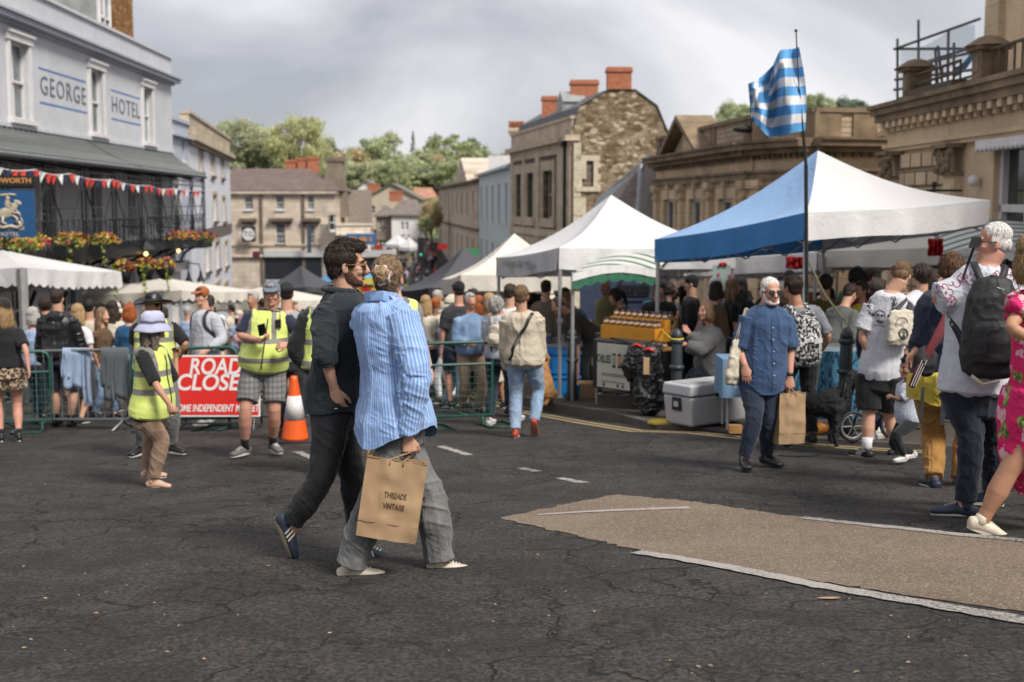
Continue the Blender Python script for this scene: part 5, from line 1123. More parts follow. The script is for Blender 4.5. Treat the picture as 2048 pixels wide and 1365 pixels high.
# -------------------------------------------------- people
def ik(a,c,l1,l2,hint):
 d=c-a;L_=d.length
 if L_>(l1+l2)*.999:s=L_/(l1+l2)*1.001;l1*=s;l2*=s
 if L_<abs(l1-l2)*1.05:L_=abs(l1-l2)*1.05
 x=(l1*l1-l2*l2+L_*L_)/(2*L_);h=math.sqrt(max(0,l1*l1-x*x));u=d.normalized();hv=Vector(hint);hv=hv-u*hv.dot(u)
 hv=hv.normalized()if hv.length>1e-6 else u.orthogonal();return a+u*x+hv*h
def hdg(a):a=math.radians(a);return Vector((math.cos(a),math.sin(a),0))
Z=Vector((0,0,1))
class Body:
 """joints of one standing person. heading in degrees: 0 = right, 90 = away from the camera, -90 = towards it"""
 def __init__(s,base,heading=0,H=1.75,fat=0.0,fem=False,ov=None,lean=0.0,side_lean=0.0,sh_yaw=0,head_yaw=0,head_pitch=0,feet=((.12,.09),(-.12,-.09)),toes=(0,0),hands=None,elb=None,heel=(0,0),sit=False,drop=0.0,knee=None,depth=None,headroll=0):
  s.base=Vector(base);s.k=k=H/1.75;s.H=H;s.fat=fat;s.fem=fem;s.ov=ov or{}
  f=s.f=hdg(heading);l=s.l=Vector((-f.y,f.x,0));b=s.base
  def J(name,default):
   if name in s.ov:
    v=s.ov[name]
    return Vector(v)if isinstance(v,Vector)else P(v[0],v[1],s.base.y+(v[2]if len(v)>2 else 0))
   return default
  s.pel=J('pel',b+Z*(.525*H-drop)+f*0)
  up=(Z+f*math.tan(math.radians(lean))+l*math.tan(math.radians(side_lean))).normalized();s.up=up
  s.nb=J('nb',s.pel+up*.298*H);up=(s.nb-s.pel).normalized()
  fs=hdg(heading+sh_yaw);ls=Vector((-fs.y,fs.x,0));ls=(ls-up*ls.dot(up)).normalized();s.ls=ls;s.fs=ls.cross(up)*1
  if s.fs.dot(fs)<0:s.fs=-s.fs
  sw=(.098 if fem else .112)*H*(1+.12*fat)
  s.sh=[J('shL',s.nb-up*.035*H+ls*sw),J('shR',s.nb-up*.035*H-ls*sw)]
  hw=.055*H;s.hip=[s.pel+l*hw-Z*.02*H,s.pel-l*hw-Z*.02*H]
  s.an=[J('anL',b+f*feet[0][0]*k+l*feet[0][1]*k+Z*(.05*H+heel[0]*k)),J('anR',b+f*feet[1][0]*k+l*feet[1][1]*k+Z*(.05*H+heel[1]*k))]
  kh=knee or(f,f);s.kn=[J('knL',ik(s.hip[0],s.an[0],.245*H,.235*H,kh[0]+l*.15)),J('knR',ik(s.hip[1],s.an[1],.245*H,.235*H,kh[1]-l*.15))]
  s.td=[]
  for i in(0,1):
   a=toes[i]if not isinstance(toes[i],Vector)else 0;d=hdg(heading+a)if not isinstance(toes[i],Vector)else toes[i].normalized();s.td.append(d)
  hands=hands or((.04,.24,.47),(.04,-.24,.47))
  s.wr=[]
  for i,n in((0,'wrL'),(1,'wrR')):
   h=hands[i];s.wr.append(J(n,b+(s.pel-b-Z*(s.pel-b).z)+s.fs*h[0]*k+ls*h[1]*k+Z*h[2]*H))
  eh=elb or(None,None);s.el=[]
  for i,n in((0,'elL'),(1,'elR')):
   sg=1 if i==0 else-1;s.el.append(J(n,ik(s.sh[i],s.wr[i],.168*H,.15*H,eh[i]if eh[i]is not None else(-s.fs*.9+ls*sg*.45-Z*.2))))
  s.head=J('head',s.nb+up*.115*H*(.5+.5/k)+s.fs*.02)
  hf=hdg(heading+sh_yaw+head_yaw)if not isinstance(head_yaw,Vector)else head_yaw;s.hl=Vector((-hf.y,hf.x,0)).normalized();r=Quaternion(s.hl,math.radians(head_pitch));s.hf=r@hf;s.hu=s.hf.cross(s.hl);s.hu=s.hu if s.hu.z>0 else-s.hu
  if headroll:q=Quaternion(s.hf,math.radians(headroll));s.hl=q@s.hl;s.hu=q@s.hu
  s.hk=k**.55
 def sa(s,i):return s.sh[i]+(s.spine(.82)[0]-s.sh[i])*.20-s.up*.014
 # ---- torso rings
 def ring(s,t):
  T=[(-.3,.150,.105),(-.17,.150,.105),(0,.165,.118),(.25,.146,.105),(.5,.156,.112),(.72,.172,.120),(.86,.166,.102),(.93,.134,.086),(1.0,.074,.066)]if not s.fem else[(-.3,.165,.112),(-.17,.165,.112),(0,.172,.120),(.25,.128,.098),(.5,.135,.105),(.70,.146,.122),(.86,.144,.094),(.93,.114,.078),(1.0,.062,.058)]
  for a,b in zip(T,T[1:]):
   if t<=b[0]or b is T[-1]:
    u=max(0,min(1,(t-a[0])/(b[0]-a[0])));rx,ry=a[1]+(b[1]-a[1])*u,a[2]+(b[2]-a[2])*u;break
  g=math.exp(-((t-.2)/.28)**2);F=s.fat
  rx+=.05*F*g+.02*F*(t<.8);ry+=.08*F*g+.012*F
  return rx*s.k,ry*s.k,F*.045*g*s.k
 def spine(s,t):
  c=s.pel.lerp(s.nb,t);f=s.f.lerp(s.fs,max(0,min(1,t))).normalized()
  return c+f*(.012*math.sin(t*3.1)*s.k+s.ring(t)[2])-s.fs*(.02*s.k*max(0,t-.8)/.2),s.l.lerp(s.ls,max(0,min(1,t))).normalized()
 def torso(s,mb,m,t0,t1,n=9,flare=0.0,sc=1.0,hang=False,ny=24):
  pts,rad,sd=[],[],[]
  for i in range(n+1):
   t=t0+(t1-t0)*i/n;c,l=s.spine(t)
   if t<0 and hang:c=s.spine(0)[0]+Z*(s.pel-s.nb).length*t
   rx,ry,_=s.ring(t);fl=flare*max(0,(.6-t))/.6
   pts.append(c);rad.append((rx*sc+m+fl,ry*sc+m+fl));sd.append(l)
  mb.loft(pts,rad,sd,ny,.25)
 def limb(s,mb,pts,rad,t0,t1,n=10,flat=1.0,ny=14,cap=.4):
  """tube along a three-joint limb between parameters 0..2"""
  P_,R_=[],[]
  for i in range(n+1):
   t=t0+(t1-t0)*i/n;j=min(1,int(t));u=t-j;P_.append(pts[j].lerp(pts[j+1],u))
   for a,b in zip(rad,rad[1:]):
    if t<=b[0]or b is rad[-1]:w=max(0,min(1,(t-a[0])/(b[0]-a[0])));R_.append((a[1]+(b[1]-a[1])*w));break
  mid=1
  for i in range(1,n):
   pass
  Q=[P_[0]]+[P_[i]*.5+(P_[i-1]+P_[i+1])*.25 for i in range(1,n)]+[P_[-1]]
  mb.loft(Q,R_,None,ny,cap)
 ARM=[(0,.050),(.3,.048),(.9,.038),(1.15,.041),(1.5,.034),(2.0,.026)]
 LEG=[(0,.088),(.4,.082),(.9,.058),(1.1,.056),(1.4,.059),(1.8,.039),(2.0,.037)]
 def rads(s,T,m,sc=1.0):k=s.k;w=1+.18*s.fat-(.08 if s.fem and T is s.ARM else 0);return[(t,r*k*w*sc+m)for t,r in T]
 def body_mb(s,hands=True,head=True,curl=None,hd=None):
  mb=MB();k=s.k;s.torso(mb,0,-.2,1.0,9,0,.93)
  q=.93
  for i in(0,1):
   a=[s.sa(i),s.el[i],s.wr[i]];s.limb(mb,a,s.rads(s.ARM,0,.90),0,2);g=[s.hip[i],s.kn[i],s.an[i]];s.limb(mb,g,s.rads(s.LEG,0,.97),0,2)
   mb.sph(s.sa(i),.042*k)
   an=s.an[i];td=s.td[i];mb.loft([an-Z*.0,an-Z*.03*k+td*.02*k],[.036*k,.034*k])
   if s.fem:c,l=s.spine(.68);mb.sph(c+l*(.07 if i==0 else-.07)*k+s.fs*.075*k,.058*k)
  for i in(0,1):
   if hands:s.hand(mb,i,(hd or{}).get(i),(curl or(None,None))[i])
  mb.loft([s.nb-s.up*.05*k,s.nb,s.head-s.hu*.05*s.hk-s.hf*.018],[.068*k,.058*k*(.90 if s.fem else 1.10),.056*k*(.88 if s.fem else 1.10)],None,14,.2)
  if head:s.headm(mb)
  return mb
 def hv(s,x,y,z):return s.head+(s.hl*x+s.hf*y+s.hu*z)*s.hk
 def headm(s,mb):
  h=s.hk;E=lambda x,y,z,a,b,c:mb.ell(s.hv(x,y,z),s.hl*a*h,s.hf*b*h,s.hu*c*h,16,12)
  E(0,-.012,.03,.074,.094,.088);E(0,.028,-.02,.060,.062,.085);E(0,.045,-.082,.038 if s.fem else .045,.040,.034);E(0,.0,-.045,.062,.06,.055)
  mb.loft([s.hv(0,.084,.014),s.hv(0,.098,-.010),s.hv(0,.108,-.032),s.hv(0,.098,-.042)],[.012*h,.014*h,.0185*h,.014*h],s.hl,10,.5)
  E(0,.078,.022,.050,.014,.011);E(0,.082,-.063,.024,.012,.006);E(0,.080,-.072,.021,.011,.006);E(0,.080,-.096,.021,.017,.019)
  for x in(-1,1):E(x*.034,.062,-.03,.022,.026,.022);mb.ell(s.hv(x*.074,-.006,-.014),s.hl*.010*h+s.hf*.004*h*-x,s.hf*.018*h,s.hu*.032*h,12,9);E(x*.07,.0,-.028,.012,.014,.016)
 def hand(s,mb,i,d=None,curl=None):
  k=s.k;w=s.wr[i];a=(w-s.el[i]).normalized();
  if d is None:d=(a,None)
  fd=Vector(d[0]).normalized();pn=d[1]
  if pn is None:pn=(s.ls*(-1 if i==0 else 1))
  pn=Vector(pn);pn=(pn-fd*pn.dot(fd)).normalized();sd=fd.cross(pn)
  th=s.fs+Z*.3
  if sd.dot(th)<0:sd=-sd
  c=(.28,.5,.4)if curl is None else curl
  kn=w+fd*.088*k;mb.loft([w-fd*.02,w+fd*.02*k,w+fd*.05*k,kn],[(.026*k,.02*k),(.032*k,.018*k),(.041*k,.0155*k),(.041*k,.0125*k)],sd,12,.4)
  for j,(off,ln)in enumerate(((.031,.072),(.0105,.08),(-.0105,.075),(-.0305,.06))):
   p=kn+sd*off*k-fd*(.004+.004*abs(j-1))*k;dr=(fd+sd*off*2.2).normalized();q=[p-dr*.012*k];r=[.0092*k];ang=0
   for f_,fr in((c[0],.45),(c[1],.30),(c[2],.25)):
    q.append(p);ang+=f_;dd=(dr*math.cos(ang)+pn*math.sin(ang));p=p+dd*ln*fr*k
   q.append(p);mb.loft(q,[.0088*k,.0092*k,.0084*k,.0078*k,.0066*k],sd,8,.8)
  p=w+fd*.022*k+sd*.026*k;t1=p+(fd*.85+sd*.5+pn*.3).normalized()*.042*k;t2=t1+(fd*.9+sd*.25+pn*.45).normalized()*.032*k;t3=t2+(fd+pn*.6).normalized()*.024*k
  mb.loft([p-sd*.01,t1,t2,t3],[.014*k,.0115*k,.0098*k,.0078*k],None,8,.8)
  # ---- attributes and folds
 def coords(s,me):
  c=co_of(me);segs=[(s.pel-s.up*.25,s.nb,.15)]+[(a,b,.05)for i in(0,1)for a,b in((s.sh[i],s.el[i]),(s.el[i],s.wr[i]+(s.wr[i]-s.el[i])*.4))]+[(a,b,.09)for i in(0,1)for a,b in((s.hip[i],s.kn[i]),(s.kn[i],s.an[i]))]
  best=np.full(len(c),1e9);U=np.zeros((len(c),3))
  al0=[0,0,.29*s.k,0,.29*s.k,0,.43*s.k,0,.43*s.k]
  for q,(a,b,r)in enumerate(segs):
   a_,b_=np.array(list(a)),np.array(list(b));d=b_-a_;L_=np.linalg.norm(d);d/=L_
   ref=np.array(list(s.ls));
   if q:ref=np.array(list(s.fs))if abs(np.dot(d,np.array(list(s.fs))))<.85 else np.array([0,0,1.])
   x=ref-d*ref.dot(d);x/=np.linalg.norm(x);y=np.cross(d,x);v=c-a_;t=v@d;tc_=np.clip(t,0,L_);dist=np.linalg.norm(v-tc_[:,None]*d,axis=1)/r
   m=dist<best;best[m]=dist[m];ang=np.arctan2(v@y,v@x);rr=r*1.15*s.k
   U[m,0]=(ang*rr)[m];U[m,1]=t[m]+al0[q];U[m,2]=q
  v=c-np.array(list(s.base));Bd=np.stack([v@np.array(list(s.l)),v@np.array(list(s.f)),v[:,2]],1)
  return c,U,Bd
 def finish(s,me,name,mat,parent,fold=0.0,seed=0,hair=False,pull=(0,0,0)):
  c,U,Bd=s.coords(me);n=no_of(me)
  if fold:
   sid=U[:,2]*17.3+seed*5.1;tor=(U[:,2]==0)
   p1=np.stack([U[:,0]*np.where(tor,9,5),U[:,1]*np.where(tor,3.2,13)+U[:,0]*np.where(tor,2.5,5),sid],1)
   p2=np.stack([c[:,0]*9+seed,c[:,1]*9,c[:,2]*14],1);p3=np.stack([U[:,0]*16,U[:,1]*30+U[:,0]*14,sid+3],1)
   w1=vnoise(p1);r1=(1-np.abs(w1)*1.6);r1=np.clip(r1,0,1)**2;w2=vnoise(p2);r3=np.clip(1-np.abs(vnoise(p3))*1.8,0,1)**2;n4=vnoise(c*5+seed)
   bend=np.where(tor,1.0,.55+.6*np.abs(vnoise(np.stack([U[:,1]*4,sid,sid],1))))
   p5=np.stack([U[:,0]*26,U[:,1]*9-U[:,0]*8,sid+9],1);r5=np.clip(1-np.abs(vnoise(p5))*2.2,0,1)**2
   d=fold*(r1*.75*bend+w2*.5+r3*.32*np.clip(.5+n4,0,1.3)+r5*.28*np.clip(.6-n4,0,1.3)-.35)
   c=c+n*d[:,None]
  if hair:
   v=Bd@np.array([[1,0,0],[0,1,0],[0,0,1.]]);h=vnoise(np.stack([Bd[:,0]*95,Bd[:,1]*60,Bd[:,2]*16],1));h2=vnoise(c*38+seed)
   c=c+n*(hair*(h*.8+h2*.12))[:,None]
  if fold or hair:me.vertices.foreach_set('co',c.ravel())
  for nm,arr in(('body',Bd),('limb',U)):
   a=me.attributes.new(nm,'FLOAT_VECTOR','POINT');a.data.foreach_set('vector',arr.astype(np.float32).ravel())
  me.update();return obj(me,name,mat,parent)
def stripes_part(b,root_obj,mat,name,m,ts=(),verts=True):
 pass
def hemcut(B,me,hem,tail):
 """open the bottom of a shirt along a curved hem, lower at the back and front than at the sides"""
 z0=(B.pel+Z*(B.pel-B.nb).length*hem).z;bm=bmesh.new();bm.from_mesh(me);dl=[]
 for v in bm.verts:
  q=v.co-B.pel;a=math.atan2(q.dot(B.fs),q.dot(B.ls));r=math.hypot(q.dot(B.fs),q.dot(B.ls))
  if r<.36*B.k and v.co.z<z0+.012+tail*(1+math.cos(2*a))/2+.008*math.sin(5*a):dl.append(v)
 bmesh.ops.delete(bm,geom=dl,context='VERTS')
 for v in bm.verts:
  if v.is_boundary:
   q=v.co-B.pel;a=math.atan2(q.dot(B.fs),q.dot(B.ls));v.co.z=z0+.012+tail*(1+math.cos(2*a))/2+.008*math.sin(5*a)
 bm.to_mesh(me);bm.free();me.update()
def make_person(label,B,o,group=None,vox=.007):
 """o: look of the person: skin, hair, top, legs, shoes, ..."""
 k=B.k;root=thing('person',label,'person',B.base,group);sk=o.get('skin',SK['fair']);vb=o.get('vbody',vox)
 body=B.finish(remeshed(B.body_mb(curl=o.get('curl'),hd=o.get('hd')),vb,4 if vb<.008 else 3,'body'),'body',sk,root)
 parts={'body':body,'root':root};rs=random.Random(label);sd=rs.random()*50
 if o.get('legs'):
  kind,mat,L1=o['legs'][:3];mb=MB();e=o['legs'][3]if len(o['legs'])>3 else{}
  mm={'slim':.011,'straight':.016,'wide':.026,'shorts':.026,'skirt':.02,'dress':.02}[kind]*k
  if kind in('skirt','dress'):
   t0=o['legs'][2];mid=(B.an[0]+B.an[1])/2;p0=B.pel+Z*.06*k;km=(B.kn[0]+B.kn[1])/2
   sp=abs((B.kn[0]-B.kn[1]).dot(B.l))/2+.07*k;sf=abs((B.kn[0]-B.kn[1]).dot(B.f))/2+.07*k
   rx,ry,_=B.ring(.1);hx,hy,_=B.ring(-.05);pe=B.pel.lerp(km,min(t0,1))if t0<=1 else km.lerp(mid,t0-1)
   mb.loft([p0,B.pel-Z*.05*k,B.pel.lerp(pe,.5),pe],[(rx+mm,ry+mm),(hx+mm*1.2,hy+mm*1.2),(hx+mm,hy+mm),(max(sp,hx)*(e.get('w',1))+mm,max(sf,hy)*e.get('w',1)+mm)],B.l,24,.15)
  else:
   B.torso(mb,min(mm*.6,.011*k),-.24,.16,6);end=L1
   flare=e.get('flare',0)
   for i in(0,1):
    R=[(t,r+(flare*k*max(0,t-.9)/1.1 if kind!='shorts' else flare*k*t))for t,r in B.rads(B.LEG,mm)]
    if kind=='slim':R=[(t,r+(.004 if t>1.6 else 0))for t,r in R]
    if kind in('straight','wide'):R=[(t,max(r,(.062 if kind=='straight' else .080)*k)if t>.9 else r)for t,r in R]
    B.limb(mb,[B.hip[i],B.kn[i],B.an[i]],R,0,end,12,cap=.12)
    if kind!='slim' and end>1.6:
     an=B.an[i];rr_=R[-1][1]
  parts['legs']=B.finish(remeshed(mb,vox*.95,2,'trousers'),e.get('name',{'skirt':'skirt','dress':'skirt','shorts':'shorts'}.get(kind,'trousers')),mat,root,e.get('fold',.010)*k,sd)
 if o.get('top'):
  mat,sl,hem,m=o['top'][:4];e=o['top'][4]if len(o['top'])>4 else{};mb=MB()
  B.torso(mb,m*k,hem,e.get('neck',.965),11,e.get('flare',0)*k,1,e.get('hang',True))
  for i in(0,1):
   q=sl[i]if hasattr(sl,'__len__')else sl
   if q>0:B.limb(mb,[B.sa(i),B.el[i],B.wr[i]],[(t,r+e.get('sw',.3)*m*k*(1 if t<1.8 else .5))for t,r in B.rads(B.ARM,m*k*.75)],0,q,12,cap=.12)
   mb.sph(B.sa(i),.050*k+m*k*.6)
  if B.fem:
   for x in(-1,1):c,l=B.spine(.68);mb.sph(c+l*.068*k*x+B.fs*.08*k,.055*k+m*k*.5)
  me_=remeshed(mb,vox*.9,2,'shirt')
  if e.get('tail')is not None:hemcut(B,me_,hem,e['tail'])
  parts['top']=B.finish(me_,e.get('name','shirt'),mat,root,e.get('fold',.010)*k,sd+3)
 if o.get('vest'):vest(B,o['vest'],root,vox,parts)
 sh=o.get('shoes')
 if sh:
  for i in(0,1):shoe(B,i,sh,root,o.get('toeup',(None,None))[i])
  if o.get('socks'):
   for i in(0,1):m=MB();an,kn=B.an[i],B.kn[i];m.loft([an-Z*.02,an.lerp(kn,.18),an.lerp(kn,o.get('sockh',.3))],[.044*k,.046*k,.050*k],None,12,.1);m.build('sock',o['socks'],root,True)
 hairdo(B,o.get('hair'),root,vox,sd,o)
 if o.get('face'):face(B,root,o)
 if o.get('hat'):hat(B,o['hat'],root)
 return root,parts
def shoe(B,i,sh,root,up=None):
 um,sm=sh[:2];k=B.k*(sh[2]if len(sh)>2 else 1);an=B.an[i];d=B.td[i];n=Z if up is None else Vector(up).normalized();d=(d-n*d.dot(n)).normalized();s=n.cross(d);o=an-n*.05*B.H*.93
 m=MB();m.loft([o-d*.062*k+n*.035*k,o-d*.03*k+n*.042*k,o+d*.05*k+n*.042*k,o+d*.11*k+n*.034*k,o+d*.165*k+n*.028*k,o+d*.19*k+n*.025*k],[(.033*k,.038*k),(.036*k,.046*k),(.041*k,.042*k),(.046*k,.032*k),(.043*k,.025*k),(.034*k,.019*k)],s,16,.35)
 m.loft([o+n*.05*k-d*.012*k,o+n*.095*k-d*.005*k],[.041*k,.040*k],None,12,.2)
 u=m.build('shoe',um,root,True)
 m=MB();ol=[]
 for q in range(20):
  a=q*math.pi/10;x=math.cos(a);y=math.sin(a);px=(.062+.132*x)if True else 0;w=.037+.008*x;y=(abs(y)**.55)*(1 if y>0 else-1)
  ol.append(o+d*px*k+s*(w*y*(1 if abs(x)<.8 else .95))*k+n*.001)
 m.extr(ol,n*.026*k);m.build('sole',sm,u)
 if len(sh)>3 and sh[3]:
  m=MB()
  for sg in(-1,1):
   for q in range(3):
    x=.035+q*.022;a=o+d*x*k+n*.03*k+s*sg*.0455*k;b=o+d*(x-.022)*k+n*.078*k+s*sg*.036*k;m.obox((a+b)/2,(b-a)/2,d*.0045,s*.004)
  m.build('shoe_stripes',sh[3],u)
 if len(sh)>4 and sh[4]:
  m=MB()
  for q in range(4):a=o+d*(.05+q*.018)*k+n*(.083-q*.006)*k;m.tube(a-s*.02*k,a+s*.02*k+d*.008,.004,5)
  m.build('laces',sh[4],u)
def hairdo(B,hs,root,vox,sd,o):
 if not hs:return
 kind,mat=hs[:2];h=B.hk;mb=MB();E=lambda x,y,z,a,b,c:mb.ell(B.hv(x,y,z),B.hl*a*h,B.hf*b*h,B.hu*c*h,16,12)
 hv=min(vox,.006);amp=.004;HV=B.hv
 if kind in('short','crop','curly','quiff'):
  t={'short':.006,'crop':.002,'curly':.020,'quiff':.006}[kind]
  E(0,-.022,.036,.076+t,.090+t,.086+t);E(0,-.048,-.018,.064+t*.7,.052+t*.6,.060)
  for x in(-1,1):E(x*.060,.012,.012,.018,.030,.030)
  if kind=='short':E(0,.045,.085,.050,.040,.030)
  if kind=='quiff':
   for x in(-1,1):E(x*.062,.018,.034,.020,.036,.040)
   E(.0,.050,.092,.054,.040,.034);E(0,.0,.108,.058,.07,.028);amp=.006
  if kind=='curly':amp=.016;E(0,.02,.09,.07,.06,.045)
 elif kind=='fringe':
  E(0,-.045,-.012,.074,.066,.062);
  for x in(-1,1):E(x*.062,-.01,.01,.018,.04,.034)
  if len(hs)>2:E(0,-.02,.05,.078,.092,.078)
 elif kind in('long','bob','ponytail','veil'):
  E(0,-.018,.036,.086,.096,.094);E(0,-.05,-.02,.078,.056,.07)
  for x in(-1,1):E(x*.066,.01,-.01,.022,.045,.06)
  if kind=='long':
   ln=hs[2]if len(hs)>2 else .34
   mb.loft([HV(0,-.05,.02),HV(0,-.075,-.08),HV(0,-.085,-.08)-Z*ln*.5,HV(0,-.075,-.08)-Z*ln],[(.080*h,.05*h),(.090*h,.045*h),(.095*h,.035*h),(.05*h,.02*h)],B.hl,18,.5)
   for x in(-1,1):mb.loft([HV(x*.07,.0,.0),HV(x*.085,-.01,-.1),HV(x*.09,-.02,-.1)-Z*ln*.5],[(.022*h,.045*h),(.026*h,.045*h),(.02*h,.03*h)],B.hl,12,.5)
  if kind=='bob':
   mb.loft([HV(0,-.03,.02),HV(0,-.05,-.08),HV(0,-.05,-.13)],[(.092*h,.075*h),(.100*h,.065*h),(.092*h,.05*h)],B.hl,18,.5)
   for x in(-1,1):E(x*.078,.005,-.06,.022,.048,.065)
  if kind=='ponytail':mb.loft([HV(0,-.1,.02),HV(0,-.145,-.01),HV(0,-.14,-.12),HV(0,-.12,-.24)],[.03*h,.034*h,.03*h,.012*h],None,12,.5)
  amp=.008
 elif kind=='bun':
  E(0,-.018,.036,.082,.094,.091);E(0,-.045,-.015,.070,.052,.068)
  for x in(-1,1):E(x*.062,.008,.004,.018,.040,.042)
  amp=.003
 ob=B.finish(remeshed(mb,hv,2,'hair'),'hair',mat,root,0,sd,amp*h)
 if vox<=.0075 and kind!='fringe':
  me_=ob.data;c_=co_of(me_);n_=no_of(me_);rs_=np.random.RandomState(int(sd*10)+3);m=MB();bc=np.array(list(HV(.006,-.11,.028)));hf,hu,hl,hc_=(np.array(list(q))for q in(B.hf,B.hu,B.hl,B.head))
  for i_ in rs_.choice(len(c_),min(len(c_),1500),replace=False):
   p,nn=c_[i_],n_[i_];loc_=p-hc_
   if kind=='bun':d_=bc-p
   elif kind in('long','bob','ponytail','veil'):d_=-hu*1.0-hf*.3
   elif kind=='curly':d_=rs_.normal(size=3)
   else:zz=loc_@hu;d_=hf*(1.0 if zz>.07 else .15)*(1 if kind!='fringe' else-.4)-hu*(0 if zz>.07 else 1)
   d_=d_-nn*(d_@nn);L_=np.linalg.norm(d_)
   if L_<1e-5:continue
   d_=d_/L_+rs_.normal(size=3)*(.08 if kind=='bun' else .10 if kind=='fringe' else .20);ln_=rs_.uniform(.014,.034)*(1.3 if kind in('bun','long','quiff')else .9);lf_=rs_.uniform(.0008,.0016 if kind in('bun','fringe')else .005)
   m.loft([p+nn*.0005,p+d_*ln_*.5+nn*lf_*.8,p+d_*ln_+nn*lf_],[.0012*h,.0010*h,.0004],None,3,0)
  so_=m.build('hair_strands',mat,ob,True,fix=False);cc_=co_of(so_.data)-np.array(list(B.base));so_.data.attributes.new('body','FLOAT_VECTOR','POINT').data.foreach_set('vector',(np.stack([cc_@np.array(list(B.l)),cc_@np.array(list(B.f)),cc_[:,2]],1)).astype(np.float32).ravel())
 if kind=='bun':
  m=MB();c=HV(.006,-.122,.028)
  for q in range(3):
   pts=[c+(B.hl*math.cos(a)+B.hu*math.sin(a))*(.034-q*.010)*h-B.hf*(.010*q+.006*math.sin(3*a))for a in[i*math.pi/8+q for i in range(18)]];m.loft(pts,[.0155*h-.002*q]*18,None,8,.5)
  m.sph(c,.03*h);B.finish(remeshed(m,.004,1,'bun'),'hair_bun',mat,ob,0,sd,.003)
 if o.get('beard'):
  m=MB();F=lambda x,y,z,a,b,c:m.ell(B.hv(x,y,z),B.hl*a*h,B.hf*b*h,B.hu*c*h,14,10)
  F(0,.050,-.090,.038,.034,.025);F(0,.088,-.052,.030,.012,.007)
  for x in(-1,1):m.loft([B.hv(x*.066,.006,-.018),B.hv(x*.064,.012,-.045),B.hv(x*.056,.026,-.070),B.hv(x*.040,.052,-.086),B.hv(x*.018,.078,-.094)],[(.009*h,.016*h),(.010*h,.022*h),(.013*h,.026*h),(.017*h,.022*h),(.016*h,.016*h)],B.hl,12,.6)
  B.finish(remeshed(m,.005,1,'beard'),'beard',o['beard'],root,0,sd,.004)
EYEW=plain('eye_white',(0.55,0.52,0.5),.3,.05);EYED=plain('eye_dark',(0.03,0.02,0.015),.2,.1);LIP=plain('lip',(0.36,0.13,0.10),.5,.1)
def face(B,root,o):
 h=B.hk
 for x in(-1,1):
  m=MB();m.ell(B.hv(x*.031,.080,.002),B.hl*.014*h,B.hf*.008*h,B.hu*.0065*h,10,7);e=m.build('eye',EYEW,root,True)
  m=MB();m.ell(B.hv(x*.031,.0845,.002),B.hl*.0062*h,B.hf*.0045*h,B.hu*.0062*h,8,6);m.build('iris',EYED,e,True)
  m=MB();m.loft([B.hv(x*.014,.092,.020),B.hv(x*.032,.088,.026),B.hv(x*.050,.074,.021)],[.0035*h,.0045*h,.003*h],None,6,.5);m.build('eyebrow',o.get('brow',EYED),root,True)
 m=MB();m.loft([B.hv(-.024,.084,-.064),B.hv(-.01,.094,-.068),B.hv(.01,.094,-.068),B.hv(.024,.084,-.064)],[.003*h,.0058*h,.0058*h,.003*h],None,6,.5);m.build('mouth',LIP,root,True)
def glasses(B,root,mat,dark=True,lens=None):
 h=B.hk;m=MB();t=MB()
 for x in(-1,1):
  c=B.hv(x*.033,.099,.0);t.ell(c,B.hl*.027*h,B.hf*.004*h,B.hu*.019*h,14,6)
  pts=[c+B.hl*.028*h*math.cos(a)+B.hu*.020*h*math.sin(a)for a in[i*math.pi/8 for i in range(17)]];m.poly(pts,.0032*h,5)
  m.poly([B.hv(x*.062,.096,.006),B.hv(x*.078,.06,.006),B.hv(x*.083,-.004,.002)],.0034*h,5)
 m.tube(B.hv(-.008,.103,.004),B.hv(.008,.103,.004),.003,5);g=m.build('sunglasses' if dark else 'glasses',mat,root,True)
 t.build('lens',lens or mat,g,True)
def hat(B,hs,root):
 kind,mat=hs[:2];h=B.hk;V=B.hv;m=MB()
 if kind=='cap':
  m.ell(V(0,-.015,.045),B.hl*.089*h,B.hf*.108*h,B.hu*.088*h,20,12);c=m.build('cap',mat,root,True);m=MB()
  m.loft([V(0,.06,.062),V(0,.12,.055),V(0,.16,.040)],[(.078*h,.012*h),(.072*h,.007*h),(.045*h,.005*h)],B.hl,16,.5);m.build('cap_peak',hs[2]if len(hs)>2 else mat,c,True)
 elif kind in('bucket','brim'):
  r=[(0,.135),(.06,.13),(.088,.105),(.096,.06),(.100,.035)]if kind=='bucket' else[(0,.125),(.055,.125),(.075,.11),(.088,.06),(.092,.03)]
  br=[(.093,.04),(.115,.012),(.145,-.028),(.150,-.045),(.147,-.048),(.112,.005)]if kind=='bucket' else[(.09,.035),(.12,.025),(.16,.03),(.185,.045),(.188,.038),(.15,.02),(.11,.015)]
  n=28;prof=r+br
  def pt(q,a):
   rad,z=q;wob=(.012*math.sin(2*a+.5)*max(0,rad-.11)/.04)if kind=='brim' else .004*math.sin(5*a)
   return V(math.cos(a)*rad,-.012+math.sin(a)*rad*1.13,z+wob)
  vs=[pt(q,2*math.pi*j/n)for q in prof for j in range(n)];kk=len(prof);m.add(vs,[(i*n+j,i*n+(j+1)%n,(i+1)*n+(j+1)%n,(i+1)*n+j)for i in range(kk-1)for j in range(n)])
  c=m.build('bucket_hat' if kind=='bucket' else 'wide_brimmed_hat',mat,root,True)
  md=c.modifiers.new('s','SOLIDIFY');md.thickness=.004
  if kind=='brim':m=MB();m.loft([V(math.cos(a)*.098,-.012+math.sin(a)*.098*1.13,.048)for a in[i*math.pi/10 for i in range(21)]],[.008*h]*21,None,6,0);m.build('hat_band',EYED,c,True)
